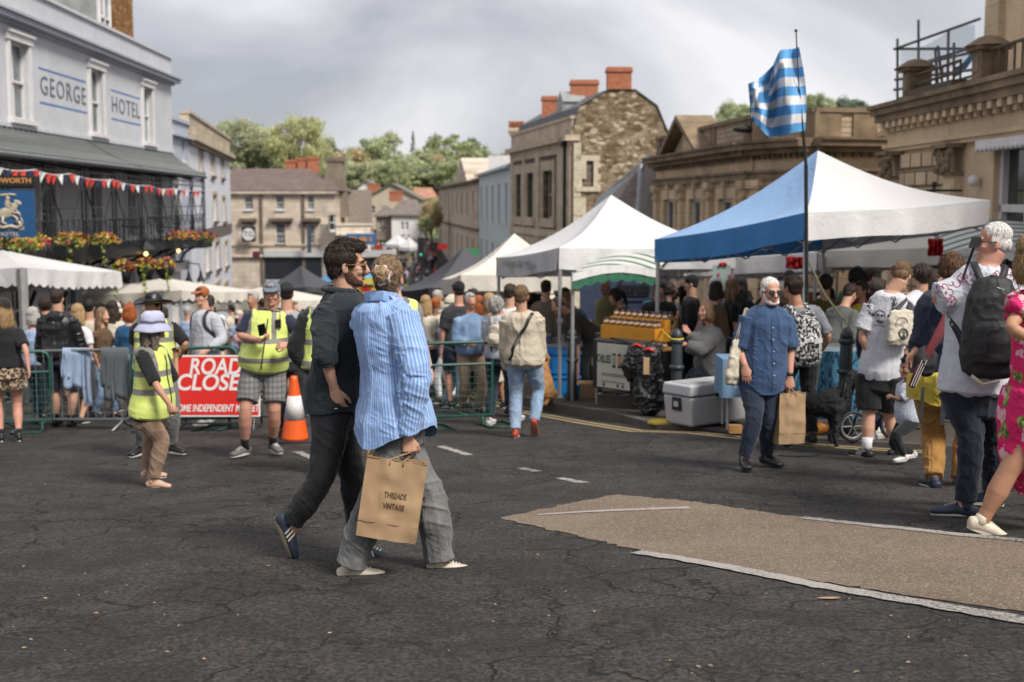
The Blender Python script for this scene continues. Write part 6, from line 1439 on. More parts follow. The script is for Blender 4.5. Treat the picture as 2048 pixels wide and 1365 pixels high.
def vestmat(name,tv=None):
 """fluorescent yellow with grey reflective bands, placed on the body"""
 s=NT(name);x=s.sep(s.attr('body'));lim=s.attr('limb');n=s.noise(s.tc(),6,4);c=s.ramp(n,[(.3,(0.50,0.60,0.12)),(.7,(0.66,0.74,0.22))])
 def bandz(a,b):
  q=s.math('MULTIPLY',s.math('GREATER_THAN',x[2],a),s.math('LESS_THAN',x[2],b));return q
 hz=s.math('MAXIMUM',bandz(tv[0],tv[0]+.05),bandz(tv[1],tv[1]+.05));ax=s.math('ABSOLUTE',x[0])
 vv=s.math('MULTIPLY',s.math('MULTIPLY',s.math('GREATER_THAN',ax,tv[2]),s.math('LESS_THAN',ax,tv[2]+.05)),s.math('GREATER_THAN',x[2],tv[1]+.02))
 g=s.math('MAXIMUM',hz,vv);c=s.mix(g,c,(0.20,0.19,0.17));s.set(c,.6,0,.3);s.b.inputs['Sheen Weight'].default_value=.2
 s.bump(s.math('ADD',s.noise(s.tc(),60,3),s.math('MULTIPLY',g,.5)),.4,.004);return s.m
def vest(B,v,root,vox,parts):
 mat,hem,m=v;k=B.k;mb=MB();B.torso(mb,m*k,hem,.93,11,.012,1,True)
 for i in(0,1):a=B.spine(.80)[0].lerp(B.sh[i],.62);mb.ell(a+B.up*.012,B.ls*.045*k,B.fs*(.075*k+m),B.up*.075*k,14,10)
 vo=B.finish(remeshed(mb,vox*.9,1,'hi_vis_vest'),'hi_vis_vest',mat,root,.006,9);parts['vest']=vo
 z=MB();pts=[]
 tree_=BVHTree.FromPolygons([v_.co[:]for v_ in vo.data.vertices],[p.vertices[:]for p in vo.data.polygons])
 for i in range(14):
  t=hem*.7+(.88-hem*.7)*i/13;c,l=B.spine(t);hit=tree_.ray_cast(c+B.fs*.6,-B.fs)
  if hit[0]:pts.append(hit[0]+B.fs*.003)
 if len(pts)>2:z.poly(pts,.006,5);z.build('zip',EYED,vo)
SK={'fair':skin('skin_fair',(0.52,0.29,0.20)),'tan':skin('skin_tan',(0.43,0.22,0.135)),'pink':skin('skin_pink',(0.50,0.25,0.18)),'brown':skin('skin_brown',(0.24,0.12,0.075))}
def surf(o):
 me=o.data;return BVHTree.FromPolygons([v.co[:]for v in me.vertices],[p.vertices[:]for p in me.polygons])
def strap(B,pts,w,mat,root,name='strap',th=.004,tree=None,nrm=None,off=.004):
 """flat band through points; each is pressed on to the surface of tree"""
 P_=[Vector(p)for p in pts];Q=[]
 for a,b in zip(P_,P_[1:]):
  for i in range(6):Q.append(a.lerp(b,i/6))
 Q.append(P_[-1]);N_=[]
 for i,q in enumerate(Q):
  n_=(q-(B.spine(.5)[0]+B.up*(q-B.spine(.5)[0]).dot(B.up))).normalized()if nrm is None else nrm
  if tree is not None:
   h=tree.find_nearest(q)
   if h[0]is not None and h[3]<.15:q=h[0]+h[1]*off;n_=h[1]
  Q[i]=q;N_.append(n_)
 for _ in range(4):
  Q=[Q[0]]+[Q[i]*.5+(Q[i-1]+Q[i+1])*.25 for i in range(1,len(Q)-1)]+[Q[-1]];N_=[N_[0]]+[(N_[i]*.5+(N_[i-1]+N_[i+1])*.25).normalized()for i in range(1,len(N_)-1)]+[N_[-1]]
 vs=[]
 for i,q in enumerate(Q):
  t=(Q[min(i+1,len(Q)-1)]-Q[max(i-1,0)]).normalized();s_=t.cross(N_[i]).normalized();vs+=[q-s_*w/2,q+s_*w/2,q+s_*w/2+N_[i]*th,q-s_*w/2+N_[i]*th]
 m=MB();m.add(vs,[(4*i+a,4*i+(a+1)%4,4*i+4+(a+1)%4,4*i+4+a)for i in range(len(Q)-1)for a in range(4)]+[(0,1,2,3),tuple(4*(len(Q)-1)+a for a in(3,2,1,0))]);return m.build(name,mat,root,True)
 # -------------------------------------------------- wardrobe
def C(n,c,**kw):return cloth('cloth_'+n,c,**kw)
BLK=C('black',(0.014,0.014,0.016));DNV=C('navy',(0.018,0.024,0.045));WHT=C('white',(0.60,0.60,0.62));GRY=C('grey',(0.14,0.145,0.15));CHAR=C('charcoal',(0.035,0.037,0.042))
LBL=C('light_blue',(0.26,0.34,0.48));DEN=C('denim',(0.10,0.17,0.29),kind='denim',col2=(0.26,0.36,0.50));DDEN=C('dark_denim',(0.014,0.020,0.036),kind='denim',col2=(0.030,0.044,0.072))
GDEN=C('grey_denim',(0.085,0.085,0.088),kind='denim',col2=(0.23,0.23,0.225));BDEN=C('black_denim',(0.010,0.011,0.013),kind='denim',col2=(0.03,0.032,0.035));KHK=C('khaki',(0.25,0.165,0.115));BEI=C('beige',(0.46,0.40,0.315));TANC=C('mustard_brown',(0.27,0.135,0.035),kind='denim',col2=(0.32,0.17,0.05))
STR=C('blue_stripe',(0.17,0.29,0.56),kind='stripe',col2=(0.38,0.49,0.68));BLACKSH=C('washed_black',(0.015,0.019,0.024),kind='denimshirt',col2=(0.032,0.038,0.046));BLSH=C('blue_linen',(0.034,0.066,0.14),kind='denimshirt',col2=(0.065,0.115,0.215))
PLD=C('grey_plaid',(0.20,0.20,0.20),kind='plaid',col2=(0.08,0.08,0.085));LEO=C('leopard',(0.50,0.36,0.24),kind='leopard',col2=(0.012,0.010,0.009));YEL=C('yellow',(0.55,0.42,0.06));OLV=C('olive',(0.26,0.24,0.11));MAR=C('maroon',(0.10,0.02,0.03));REDC=C('red',(0.38,0.02,0.02));PNK=C('pink',(0.45,0.24,0.27));TEAL=C('teal',(0.02,0.11,0.17));BRN=C('brown',(0.10,0.06,0.035));DKB=C('royal_blue',(0.015,0.075,0.17));GRN=C('green',(0.04,0.12,0.07));MGR=C('mid_grey',(0.28,0.28,0.29));LAV=C('lavender',(0.42,0.43,0.55));CREAM=C('cream',(0.52,0.47,0.38));RST=C('rust',(0.30,0.09,0.03))
H_DK=hairm('hair_dark',(0.022,0.014,0.010));H_BR=hairm('hair_brown',(0.026,0.014,0.009));H_LB=hairm('hair_light_brown',(0.19,0.115,0.058));H_BL=hairm('hair_blond',(0.33,0.21,0.10));H_GR=hairm('hair_grey',(0.36,0.34,0.32));H_WH=hairm('hair_white',(0.60,0.56,0.53));H_RD=hairm('hair_red',(0.30,0.075,0.015));H_BK=hairm('hair_black',(0.010,0.009,0.009));H_BD=hairm('beard_ginger',(0.085,0.036,0.016))
SHW=plain('shoe_white',(0.55,0.54,0.52),.6,.1,20);SHB=plain('shoe_black',(0.012,0.012,0.013),.45,.2,20);SHN=plain('shoe_navy',(0.015,0.022,0.045),.6,.2,20);SHG=plain('shoe_grey',(0.12,0.11,0.105),.8,.2,20);GUM=plain('sole_gum',(0.10,0.075,0.05),.7,.2,20);SHC=plain('shoe_cream',(0.50,0.44,0.34),.5,.15,20);SHP=plain('shoe_peach',(0.48,0.30,0.21),.6,.15,20);SHR=plain('shoe_red',(0.35,0.05,0.02),.6,.15,20)
LEATH=plain('black_leather',(0.012,0.012,0.013),.35,.25,12,.3);NYL=plain('black_nylon',(0.012,0.013,0.016),.6,.3,30,.3)
KRAFT=plain('kraft_paper',(0.36,0.235,0.13),.75,.1,5,.25,bscale=12);LEADR=plain('tan_leather',(0.25,0.12,0.05),.5)
def ribbon(name,pts,r,mat,root,n=6):m=MB();m.poly(pts,r,n);return m.build(name,mat,root,True)
def blobmesh(fn,vox,mat,name,root,sm=3,disp=0.0,seed=0):
 mb=MB();fn(mb);me=remeshed(mb,vox,sm,name)
 if disp:
  c=co_of(me);n=no_of(me);w=np.clip(1-np.abs(vnoise(c*14+seed))*1.8,0,1)**2+.5*vnoise(c*30+seed);me.vertices.foreach_set('co',(c+n*(disp*w)[:,None]).ravel());me.update()
 return obj(me,name,mat,root)
def decal(name,polys,org,u,v,tree,mat,root,off=.003,sub=1):
 """flat shapes pressed on to a surface, like a print on cloth"""
 org,u,v=Vector(org),Vector(u).normalized(),Vector(v).normalized();n=u.cross(v);vs,fs=[],[]
 for pl in polys:
  o=len(vs);ok=True;q=[]
  for x,y in pl:
   p=org+u*x+v*y;h=tree.ray_cast(p+n*.4,-n)
   if h[0]is None:ok=False;break
   q.append(h[0]+n*off)
  if ok:vs+=q;fs.append(tuple(range(o,o+len(q))))
 m=MB();m.add(vs,fs);return m.build(name,mat,root,fix=False)if fs else None
def textpolys(txt,size,**kw):
 me=text_mesh(txt,size,0,**kw);out=[[(me.vertices[i].co.x,me.vertices[i].co.y)for i in p.vertices]for p in me.polygons];bpy.data.meshes.remove(me);return out
def paper_bag(label,c0,u,v,w,h,d,lean,mat,txt=None,txtm=None,grp=None,hnd=None):
 """c0 = bottom centre of the front face, u right, v up, n towards the viewer"""
 u,v=Vector(u).normalized(),Vector(v).normalized();v=(v-u*v.dot(u)).normalized();n=u.cross(v);n=n if n.y<0 else-n;t=thing('paper_bag',label,'paper bag',c0,grp);rr=random.Random(8)
 def wob(x,y):q=np.array([[x*9,y*7,3.3],[x*26,y*20,1.1]]);w_=vnoise(q);return .016*(1-abs(w_[0]))**2+.006*w_[1]
 m=MB();F=lambda a,b,o:c0+u*(a*w/2)+v*(b*h)+n*(o+wob(a*w/2,b*h))
 m.grid(lambda a,b:F(2*a-1,b,-0.0),16,20);m.grid(lambda a,b:F(2*a-1,b,-d*(1-.35*b)),16,20)
 for sx in(-1,1):
  m.grid(lambda a,b:F(sx*(1-.16*math.sin(math.pi*a)*b),b,-d*(1-.35*b)*a),6,20)
 m.grid(lambda a,b:F(2*a-1,0,-d*b),8,3);b_=m.build('bag_body',mat,t,True,fix=True)
 tr_=surf(b_)
 m=MB();m.extr([F(-1.0,.985,.002),F(1.0,.985,.002),F(1.0,.998,.002),F(-1.0,.998,.002)],n*.002);m.extr([F(-1,.20,.001),F(1,.20,.001),F(1,.206,.001),F(-1,.206,.001)],n*.002);m.build('fold_line',plain('kraft_dark',(0.27,0.17,0.09)),b_)
 if txt:
  for i,wd in enumerate(txt):decal('bag_lettering',[[(x_*.62,y_)for x_,y_ in pl]for pl in textpolys(wd,.044,bold=.0007,space=1.0)],F(.12,.56-i*.135,0),u,v if u.cross(v).dot(n)>0 else v,tr_,txtm,b_,.0035)
 for o,off in((.002,0),(-d*.6,1)):
  a,b=F(-.22,.93,o),F(.22,.93,o);k_=hnd if hnd is not None else(a+b)/2+v*.11
  ribbon('handle',[a,F(-.22,1.0,o),k_+(a-b)*.22-v*.01,k_,k_+(b-a)*.22-v*.01,F(.22,1.0,o),b],.0035,KRAFT,t)
 return t
 # -------------------------------------------------- the couple in front
base=G(640,1118);base.y=7.25;base.x=xat(640,7.25)+.02;base.z=HZ(base.x,base.y)
B=Body(base,8,1.83,.15,False,ov={'pel':(668,800,0),'nb':(690,582,0),'shR':(645,622,-.17),'shL':(735,612,.19),'head':(693,530,0),'elR':(648,705,-.27),'wrR':(668,775,-.22),'elL':(735,720,.25),'wrL':(765,790,.2),'anR':(584,1046,.03),'anL':(722,1092,.04),'knR':(644,957,-.10),'knL':(705,950,.10)},head_yaw=-2,head_pitch=2)
B.hk*=1.07
B.td=[hdg(4),Vector((.38,0,-.95))]
MAN,parts=make_person('bearded man in a washed black shirt with rolled sleeves walking beside the woman in blue',B,dict(skin=SK['fair'],hair=('quiff',H_BR),beard=H_BD,face=True,brow=H_BR,top=(BLACKSH,(1.8,1.22),-.16,.028,dict(fold=.014,flare=.02,tail=.05)),legs=('straight',BDEN,1.93,dict(fold=.013)),curl=((.3,.5,.4),(.45,.6,.5)),hd={1:(Vector((.22,.05,-1)),Vector((.35,1,.0)))}),vox=.006)
shoe(B,0,(SHN,GUM,1.0,SHW,SHW),MAN,Vector((.1,0,1)));shoe(B,1,(SHN,GUM,1.0,SHC),MAN,Vector((.93,.1,.37)))
glasses(B,MAN,LEADR,False,glassm('clear_lens',(0.08,0.07,0.07),.1))
m=MB();c=B.el[1].lerp(B.wr[1],.20);a=(B.wr[1]-B.el[1]).normalized();m.loft([c-a*.035,c,c+a*.03],[.066,.068,.064],None,18,.1);B.finish(remeshed(m,.005,1,'rolled_cuff'),'rolled_cuff',BLACKSH,MAN,.006)
m=MB();up=B.up;m.loft([B.nb+up*.0-B.fs*.03+B.ls*.07*s_+B.fs*f_ for s_,f_ in((-.9,.08),(-1.05,.02),(-.7,-.06),(0,-.08),(.7,-.06),(1.05,.02),(.9,.08))],[(.022,.03)]*7,up,10,.4);B.finish(remeshed(m,.005,1,'collar'),'collar',BLACKSH,MAN,.002)
m=MB();w=B.wr[1];
ribbon('ring',[w+Vector((.015,-.03,-.115))+Vector((.011*math.cos(a),.011*math.sin(a),0))for a in[i*math.pi/5 for i in range(11)]],.0018,plain('silver',(.6,.6,.6),.2,metal=1),MAN)
base=Vector((xat(790,6.85),6.85,0));base.z=HZ(base.x,base.y)
B=Body(base,46,1.70,-.1,True,ov={'pel':(790,832,0),'nb':(762,602,0),'head':(778,555,.02),'wrL':(806,622,.20),'elL':(800,730,.30),'elR':(833,748,-.20),'wrR':(817,872,-.18),'anR':(700,1133,-.08),'anL':(880,1124,.06),'knR':(752,985,-.12),'knL':(862,985,.06)},sh_yaw=4,head_yaw=26,head_pitch=-2)
B.td=[hdg(6),hdg(8)]
WOM,parts=make_person('woman in an oversized blue striped shirt and grey jeans carrying a paper bag',B,dict(skin=SK['fair'],hair=('bun',hairm('hair_dark_blond',(0.27,0.18,0.10))),top=(STR,(1.95,1.95),-.25,.046,dict(fold=.015,flare=.045,sw=.4,tail=.11)),legs=('wide',GDEN,1.96,dict(fold=.014,flare=.028)),shoes=(SHC,SHW,1,None,SHW),curl=((.75,1.0,.7),(.9,1.2,.8)),hd={0:(Vector((-.35,.1,.9)),Vector((-1,.3,0))),1:(Vector((.05,0,-1)),Vector((-.2,1,0)))}),vox=.0055)
ST=surf(parts['top']);up=B.up
m=MB();ls,fs=B.ls,B.fs
m.loft([B.nb+up*u_+ls*s_+fs*f_ for s_,f_,u_ in((-.055,.10,-.03),(-.082,.03,.01),(-.07,-.05,.03),(0,-.075,.035),(.07,-.05,.03),(.082,.03,.01),(.055,.10,-.03))],[(.030,.006)]*7,[up+-fs*0]*7,12,.4)
cl=B.finish(remeshed(m,.004,1,'collar'),'collar',STR,WOM,.002)
m=MB();o0=B.nb-up*.012
m.add([o0+ls*.085+fs*.05,o0+ls*.075-fs*.05+up*.02,o0+ls*.0-fs*.115+up*.02,o0-ls*.035-fs*.16-up*.055,o0+ls*.07-fs*.15-up*.075,o0+ls*.13-fs*.02-up*.05],[(0,1,2,3,4,5)])
for sg in(1,-1):
 m=MB();q=[B.nb+ls*sg*.065+fs*.06+up*.015,B.nb+ls*sg*.078-fs*.02+up*.03,B.nb+ls*sg*.15+fs*.02-up*.055,B.nb+ls*sg*.10+fs*.13-up*.075];m.extr(q,up*.006);m.build('collar_wing',C('pale_blue_lining',(0.42,0.52,0.74)),WOM,True)
wr,el=B.wr[1],B.el[1];a=(wr-el).normalized();m=MB();m.loft([wr-a*.075,wr-a*.012],[.049,.047],None,16,.15);B.finish(remeshed(m,.004,1,'cuff'),'cuff',STR,WOM,.002)
m=MB();c=B.hv(.006,-.100,.02)
pts=[c+(B.hl*math.cos(a)+B.hu*math.sin(a))*(.043+.005*math.sin(a*7))+B.hf*.012*math.sin(a*5)for a in[i*math.pi/20 for i in range(33)]];m.loft(pts,[.0115+.003*math.sin(i*2.1)for i in range(33)],None,8,.5);m.build('scrunchie',C('scrunchie_pink',(0.55,0.42,0.38)),WOM,True)
glasses(B,WOM,NYL,True);m=MB();m.sph(B.hv(.078,.0,-.05),.006);m.build('earring',plain('pearl',(.6,.55,.5),.2),WOM,True)
for x0,dx in((.0,.0),(-.004,.0)):pass
def seam(pts,name='seam',r=.0012,mat=None):
 Q=[]
 for x,y in pts:
  p=P(x,y,6.85-.5);d=(p-Vector((0,0,CAMZ))).normalized();h=ST.ray_cast(p,d)
  if h[0]:Q.append(h[0]+h[1]*.001)
 if len(Q)>1:ribbon(name,Q,r,mat or C('seam_blue',(0.11,0.21,0.46)),WOM,5)
seam([(703,668),(725,672),(748,678),(775,690),(800,700)]);
w=B.wr[1];hn=w+Vector((.01,-.02,-.085));c0=P(771,1080,6.62);u=P(832,1088,6.62)-P(713,1070,6.62);v=P(815,925,6.62)-P(773,1078,6.62)
paper_bag('paper bag stamped with two dark words, in the hand of the woman in blue',c0,u,v,u.length*1.0,v.length*1.02,.12,0,KRAFT,['THREADS','VINTAGE'],plain('stamp_ink',(0.09,0.045,0.02),.8),None,hn)
# -------------------------------------------------- things people carry
def backpack(B,mat,tree,label,w=.30,h=.44,d=.16,drop=.10,name='backpack',strapm=None):
 k=B.k;c=B.nb-B.up*(drop+h/2)-B.fs*(.115*k+d/2+.05*B.fat);t=thing(name,label,'backpack',c-Z*h/2)
 def fn(mb):
  mb.loft([c-B.up*h*.48,c-B.up*h*.3,c,c+B.up*h*.3,c+B.up*h*.47],[(w*.46,d*.42),(w*.52,d*.55),(w*.5,d*.5),(w*.44,d*.42),(w*.3,d*.28)],B.ls,20,.5)
  q=c-B.fs*d*.45-B.up*h*.16;mb.loft([q-B.up*h*.2,q,q+B.up*h*.18],[(w*.34,.03),(w*.38,.045),(w*.33,.03)],B.ls,16,.5)
 me_root=blobmesh(fn,.008,mat,'bag_body',t,2,.006)
 for x in(-1,1):
  s0=B.nb-B.up*.02+B.ls*x*.085*k;pts=[c+B.up*h*.42-(-B.fs)*-.0+B.ls*x*.06,s0-B.fs*.09+B.up*.01,s0+B.up*.035,s0+B.fs*.08*k-B.up*.06,s0+B.fs*.10*k-B.up*.18+B.ls*x*.03,B.nb-B.up*.34+B.ls*x*.17*k,c-B.up*h*.3+B.ls*x*w*.45]
  strap(B,pts,.045,strapm or mat,t,'shoulder_strap',.008,tree,off=.006)
 m=MB();q=c+B.up*h*.47;m.poly([q-B.ls*.04,q-B.ls*.02+B.up*.035,q+B.ls*.02+B.up*.035,q+B.ls*.04],.008);m.build('grab_handle',strapm or mat,t,True)
 m=MB();m.poly([c-B.fs*d*.56+B.ls*w*.45*math.cos(a)+B.up*h*.42*math.sin(a)for a in[i*math.pi/10 for i in range(11)]],.004,4);m.build('zip',EYED,t)
 return t,c
def tote(label,c,u,up,w,h,mat,shoulder,B=None,hm=None,name='tote_bag',d=.09):
 u,up=Vector(u).normalized(),Vector(up).normalized();n=u.cross(up);n=n if n.y<0 else-n;t=thing(name,label,'bag',c-up*h/2)
 def fn(mb):mb.loft([c-up*h*.48,c-up*h*.3,c,c+up*h*.3,c+up*h*.46],[(w*.44,d*.45),(w*.52,d*.6),(w*.5,d*.5),(w*.46,d*.32),(w*.45,d*.2)],u,22,.25)
 b=blobmesh(fn,.008,mat,'bag_body',t,2,.012,3)
 for o in(-.4,.4):
  a,b2=c+up*h*.42-u*w*.28+n*d*.3*o,c+up*h*.42+u*w*.28+n*d*.3*o;s=Vector(shoulder)
  m=MB();pts=[a,a.lerp(s,.5)-u*.01,s-u*.02+n*.01*o,s+Z*.008,s+u*.02+n*.01*o,b2.lerp(s,.5)+u*.01,b2]
  m.loft(pts,[(.016,.003)]*7,[n.cross(Z)]*7,8,0);m.build('handle',hm or mat,t,True)
 return t,b,n
def fl(*a):return a
def base_at(px,d,h=0.0):return on(xat(px,d),d,h)
# -------------------------------------------------- stewards and people by the barrier
VM=[vestmat('vest_a',(.98,1.17,.10)),vestmat('vest_b',(.93,1.08,.09)),vestmat('vest_c',(.98,1.2,.12))]
VM[1]=vestmat('vest_b2',(.80,.95,.09))
b=G(531,912);B=Body(b,-84,1.79,.75,ov={'head':(543,588,-.03),'nb':(540,622,0),'elR':(478,672,-.10),'wrR':(522,682,-.34),'elL':(607,668,-.08),'wrL':(578,690,-.33),'anR':(490,893,-.10),'anL':(546,886,.05)},toes=(28,-38),head_pitch=4)
ST1,p=make_person('smiling steward in checked shorts holding a phone beside the road closed sign',B,dict(skin=SK['pink'],hair=('short',H_GR),face=True,hat=('cap',C('cap_blue_grey',(0.13,0.165,0.20))),top=(DNV,.85,-.10,.02),vest=(VM[0],-.02,.036),legs=('shorts',PLD,.82,dict(flare=.012)),socks=BLK,sockh=.22,shoes=(SHG,SHW,1,None,SHW),curl=((.5,.7,.5),(.9,1.0,.6)),hd={1:(Vector((.85,-.3,.35)),Vector((-.2,-.2,1))),0:(Vector((-1,-.25,.0)),Vector((.1,.6,-.5)))}))
m=MB();c=P(524,660,b.y-.42);m.obox(c,(.036,0,.010),(0,.006,.004),(-.004,-.03,.055));t=thing('mobile_phone','black mobile phone in the hand of the steward in checked shorts','phone',c);m.build('phone_body',LEATH,t);m=MB();m.obox(c+Vector((0,.008,.006)),(.033,0,.009),(0,.003,.002),(-.003,-.028,.050));m.build('screen',GL,t)
tr=surf(p['vest'])
m=MB();c=P(573,638,b.y-.30);h=tr.find_nearest(c)[0];m.box(h.x-.025,h.x+.025,h.y-.035,h.y+.0,h.z-.045,h.z+.035);m.tube(h+Vector((.015,-.01,.03)),h+Vector((.015,-.01,.09)),.006);m.build('radio',LEATH,ST1)
b=G(312,972);b.x+=.0;B=Body(b,-18,1.53,.6,True,ov={'head':(308,652,0),'nb':(303,692,0),'pel':(300,822,0),'elR':(313,772,-.26),'wrR':(338,808,-.30),'elL':(350,765,.2),'wrL':(352,720,.25),'anR':(306,960,-.08),'anL':(296,940,.10),'knR':(325,880,-.08),'knL':(303,880,.10)},toes=(25,10),head_yaw=45)
make_person('short steward in a lilac bucket hat, yellow vest and khaki trousers',B,dict(skin=SK['tan'],hair=('long',hairm('hair_ash',(0.13,0.10,0.085)),.20),hat=('bucket',C('lilac_cotton',(0.40,0.41,0.56))),top=(BLK,.9,-.12,.02),vest=(VM[1],-.06,.034),legs=('straight',KHK,1.93,dict(fold=.012)),shoes=(SHP,SHC,.92,None,SHW),hd={1:(Vector((.35,-.2,-1)),Vector((.2,.9,0)))},curl=((.6,.8,.6),(.8,1.1,.7))))
b=G(316,912);B=Body(b,-65,1.78,.35,ov={'head':(306,610,-.03),'nb':(308,640,0),'elL':(372,688,0),'wrL':(352,722,.12),'elR':(268,690,0),'wrR':(280,730,.1),'anR':(283,893,-.05),'anL':(342,890,.02)},toes=(35,-45),head_yaw=-45)
make_person('steward in a black wide brimmed hat and yellow vest standing behind the lilac bucket hat',B,dict(skin=SK['tan'],hair=('short',H_BR),face=True,hat=('brim',LEATH),top=(BLK,.9,-.10,.02),vest=(VM[2],-.02,.034),legs=('straight',GDEN,1.93),shoes=(SHB,SHW)))
b=base_at(408,17.0);B=Body(b,-125,1.86,.1,ov={'head':(403,593,-.03)},head_yaw=12,elb=(None,None),hands=((.18,.22,.55),(.05,-.26,.50)))
_,p=make_person('smiling man in an orange cap and pale grey shirt behind the barrier',B,dict(skin=SK['fair'],hair=('short',H_BR),face=True,hat=('cap',RST),top=(C('pale_grey',(0.42,0.43,0.47)),1.8,-.1,.03),legs=('straight',LBL,1.93),shoes=(SHW,SHW)),vox=.009)
backpack(B,NYL,surf(p['top']),'black backpack on the man in the orange cap')
b=G(20,883);B=Body(b,118,1.68,.35,True,ov={'elR':(52,700,-.1),'wrR':(57,738,-.14),'head':(5,618,.03)},feet=((.02,.10),(-.05,-.10)),head_yaw=30)
_,p=make_person('woman in leopard print shorts and a black cap at the left edge',B,dict(skin=SK['pink'],hair=('long',H_BL,.22),hat=('cap',BLK),top=(BLK,.75,.02,.03),legs=('shorts',LEO,.48,dict(flare=.05)),shoes=(SHB,SHW,1,None,SHW),socks=BLK,sockh=.08))
b=base_at(112,17.1);B=Body(b,88,1.87,.3,feet=((.05,.10),(-.03,-.12)),hands=((.1,.26,.46),(.12,-.26,.46)))
_,p=make_person('tall man in a black hooded jacket and navy shorts seen from behind at the barrier',B,dict(skin=SK['fair'],hair=('short',H_BR),top=(LEATH,1.9,-.05,.045,dict(fold=.018)),legs=('shorts',DNV,.95,dict(flare=.03)),shoes=(SHB,SHB),socks=BLK,sockh=.1),vox=.009)
blobmesh(lambda mb:(mb.ell(B.nb-B.fs*.10-Z*.04,B.ls*.13,B.fs*.055,B.up*.09,16,10),mb.ell(B.nb-B.fs*.06+Z*.0,B.ls*.11,B.fs*.08,B.up*.045,16,10)),.01,LEATH,'hood',_,3,.008)
def simple(label,px,d,H,hd,hair,top,legs,fem=False,fat=0.2,sl=.8,vox=.012,skn='fair',**kw):
 ex={k_:kw.pop(k_)for k_ in('hat','beard','face','socks','shoes','hem','curl','hd')if k_ in kw};h=kw.pop('h',0.0)
 B=Body(base_at(px,d,h),hd,H,fat,fem,**kw);o=dict(skin=SK[skn],hair=hair,top=(top,sl,ex.pop('hem',-.05),.025),legs=legs,shoes=ex.pop('shoes',(SHB,SHW)));o.update(ex)
 return(B,)+make_person(label,B,o,None,vox)
simple('woman with a silver bob and denim shirt left of the black hooded man',62,18.0,1.63,75,('bob',H_GR),LBL,('slim',DDEN,1.9),True,.3,1.8)
simple('man with tousled brown hair just left of the hooded man',88,19.2,1.80,100,('curly',H_BR),DNV,('straight',DDEN,1.9),False,.1,1.5)
simple('woman with fair hair in a white top just right of the hooded man',152,17.8,1.66,70,('long',H_BL,.16),WHT,('skirt',CHAR,1.2),True,.2,.7,hands=((.25,.1,.55),(.1,-.25,.5)))
simple('man with black hair and a beige shirt right of the woman in white',176,19.6,1.76,95,('short',H_BK),BEI,('straight',DDEN,1.9),False,.1,.9)
simple('woman with long light brown hair and a brown top, hand on hip',200,18.4,1.60,-20,('long',H_LB,.26),BRN,('slim',DEN,1.9),True,.1,.5,hands=((-.05,.18,.60),(-.05,-.18,.60)))
simple('woman with very long brown hair behind the one with light brown hair',222,20.0,1.74,80,('long',H_BR,.30),CREAM,('straight',KHK,1.9),True,.1,.7)
simple('woman with a bright red bob in a blue dress near the barrier',256,18.3,1.66,85,('bob',H_RD),DKB,('dress',DKB,1.2),True,.3,.9)
simple('man with black hair and a white t-shirt standing behind the phone holding steward',572,14.4,1.80,95,('short',H_BK),MGR,('straight',BDEN,1.9),False,.1,.8)
b=base_at(655,11.2);B=Body(b,100,1.80,.3,ov={'elL':(588,700,-.05),'wrL':(625,745,.05),'anL':(648,925,0),'head':(690,560,0)},feet=((.0,.05),(0,-.12)))
make_person('steward in a black sweatshirt with hand on hip, mostly hidden behind the bearded man',B,dict(skin=SK['tan'],hair=('short',H_BR),top=(BLK,1.9,-.05,.035),vest=(VM[0],.02,.055),legs=('shorts',GRY,.95),shoes=(SHW,SHW),socks=WHT,sockh=.12))
b=base_at(806,10.9);B=Body(b,95,1.80,.3,ov={'elR':(846,690,0),'wrR':(860,736,-.05),'head':(784,560,.05),'nb':(790,598,0),'shR':(826,622,0)})
make_person('steward in a grey t-shirt with a wrist watch, mostly hidden behind the woman in blue',B,dict(skin=SK['fair'],hair=('short',H_BR),top=(GRY,.95,-.1,.025),vest=(VM[2],-.02,.042),legs=('straight',CHAR,1.93),shoes=(SHB,SHB)))
m=MB();w=B.wr[1];a=(w-B.el[1]).normalized();m.loft([w-a*.012,w+a*.012],[.034,.034],None,12,.1);m.build('watch',LEATH,bpy.data.objects[[o.name for o in bpy.data.objects if o.get('label','').startswith('steward in a grey t-shirt')][0]],True)
b=G(1000,850);B=Body(b,70,1.69,.3,ov={'head':(993,614,0),'anL':(978,838,0),'anR':(1036,830,.12)},hands=((.10,.22,.47),(.16,-.20,.50)))
_,p=make_person('man with curly grey hair and dark jeans walking away by the green barrier',B,dict(skin=SK['tan'],hair=('curly',H_GR),top=(C('pale_heather',(0.40,0.43,0.49)),.9,-.08,.03),legs=('straight',DDEN,1.93),shoes=(SHW,SHW)))
t,_c=backpack(B,CREAM,surf(p['top']),'small cream rucksack on the curly grey haired man',.20,.26,.09,.12)
b=G(1048,874);B=Body(b,80,1.72,.15,ov={'head':(1043,592,0),'nb':(1043,625,0),'anL':(1031,862,-.05),'anR':(1068,845,-.02),'elL':(1012,700,.08),'elR':(1078,700,.05),'wrL':(1020,740,.25),'wrR':(1070,735,.25)})
B.td=[hdg(85),Vector((.05,.45,-.9))]
_,p=make_person('man in a loose beige shirt with a black strap across his back',B,dict(skin=SK['fair'],hair=('short',H_LB),top=(BEI,1.8,-.14,.05,dict(fold=.017,flare=.02)),legs=('straight',C('washed_denim',(0.17,0.26,0.38),kind='denim',col2=(0.34,0.43,0.55)),1.95)),)
shoe(B,0,(SHR,SHW),_);shoe(B,1,(SHR,GUM),_,Vector((0,.9,.45)))
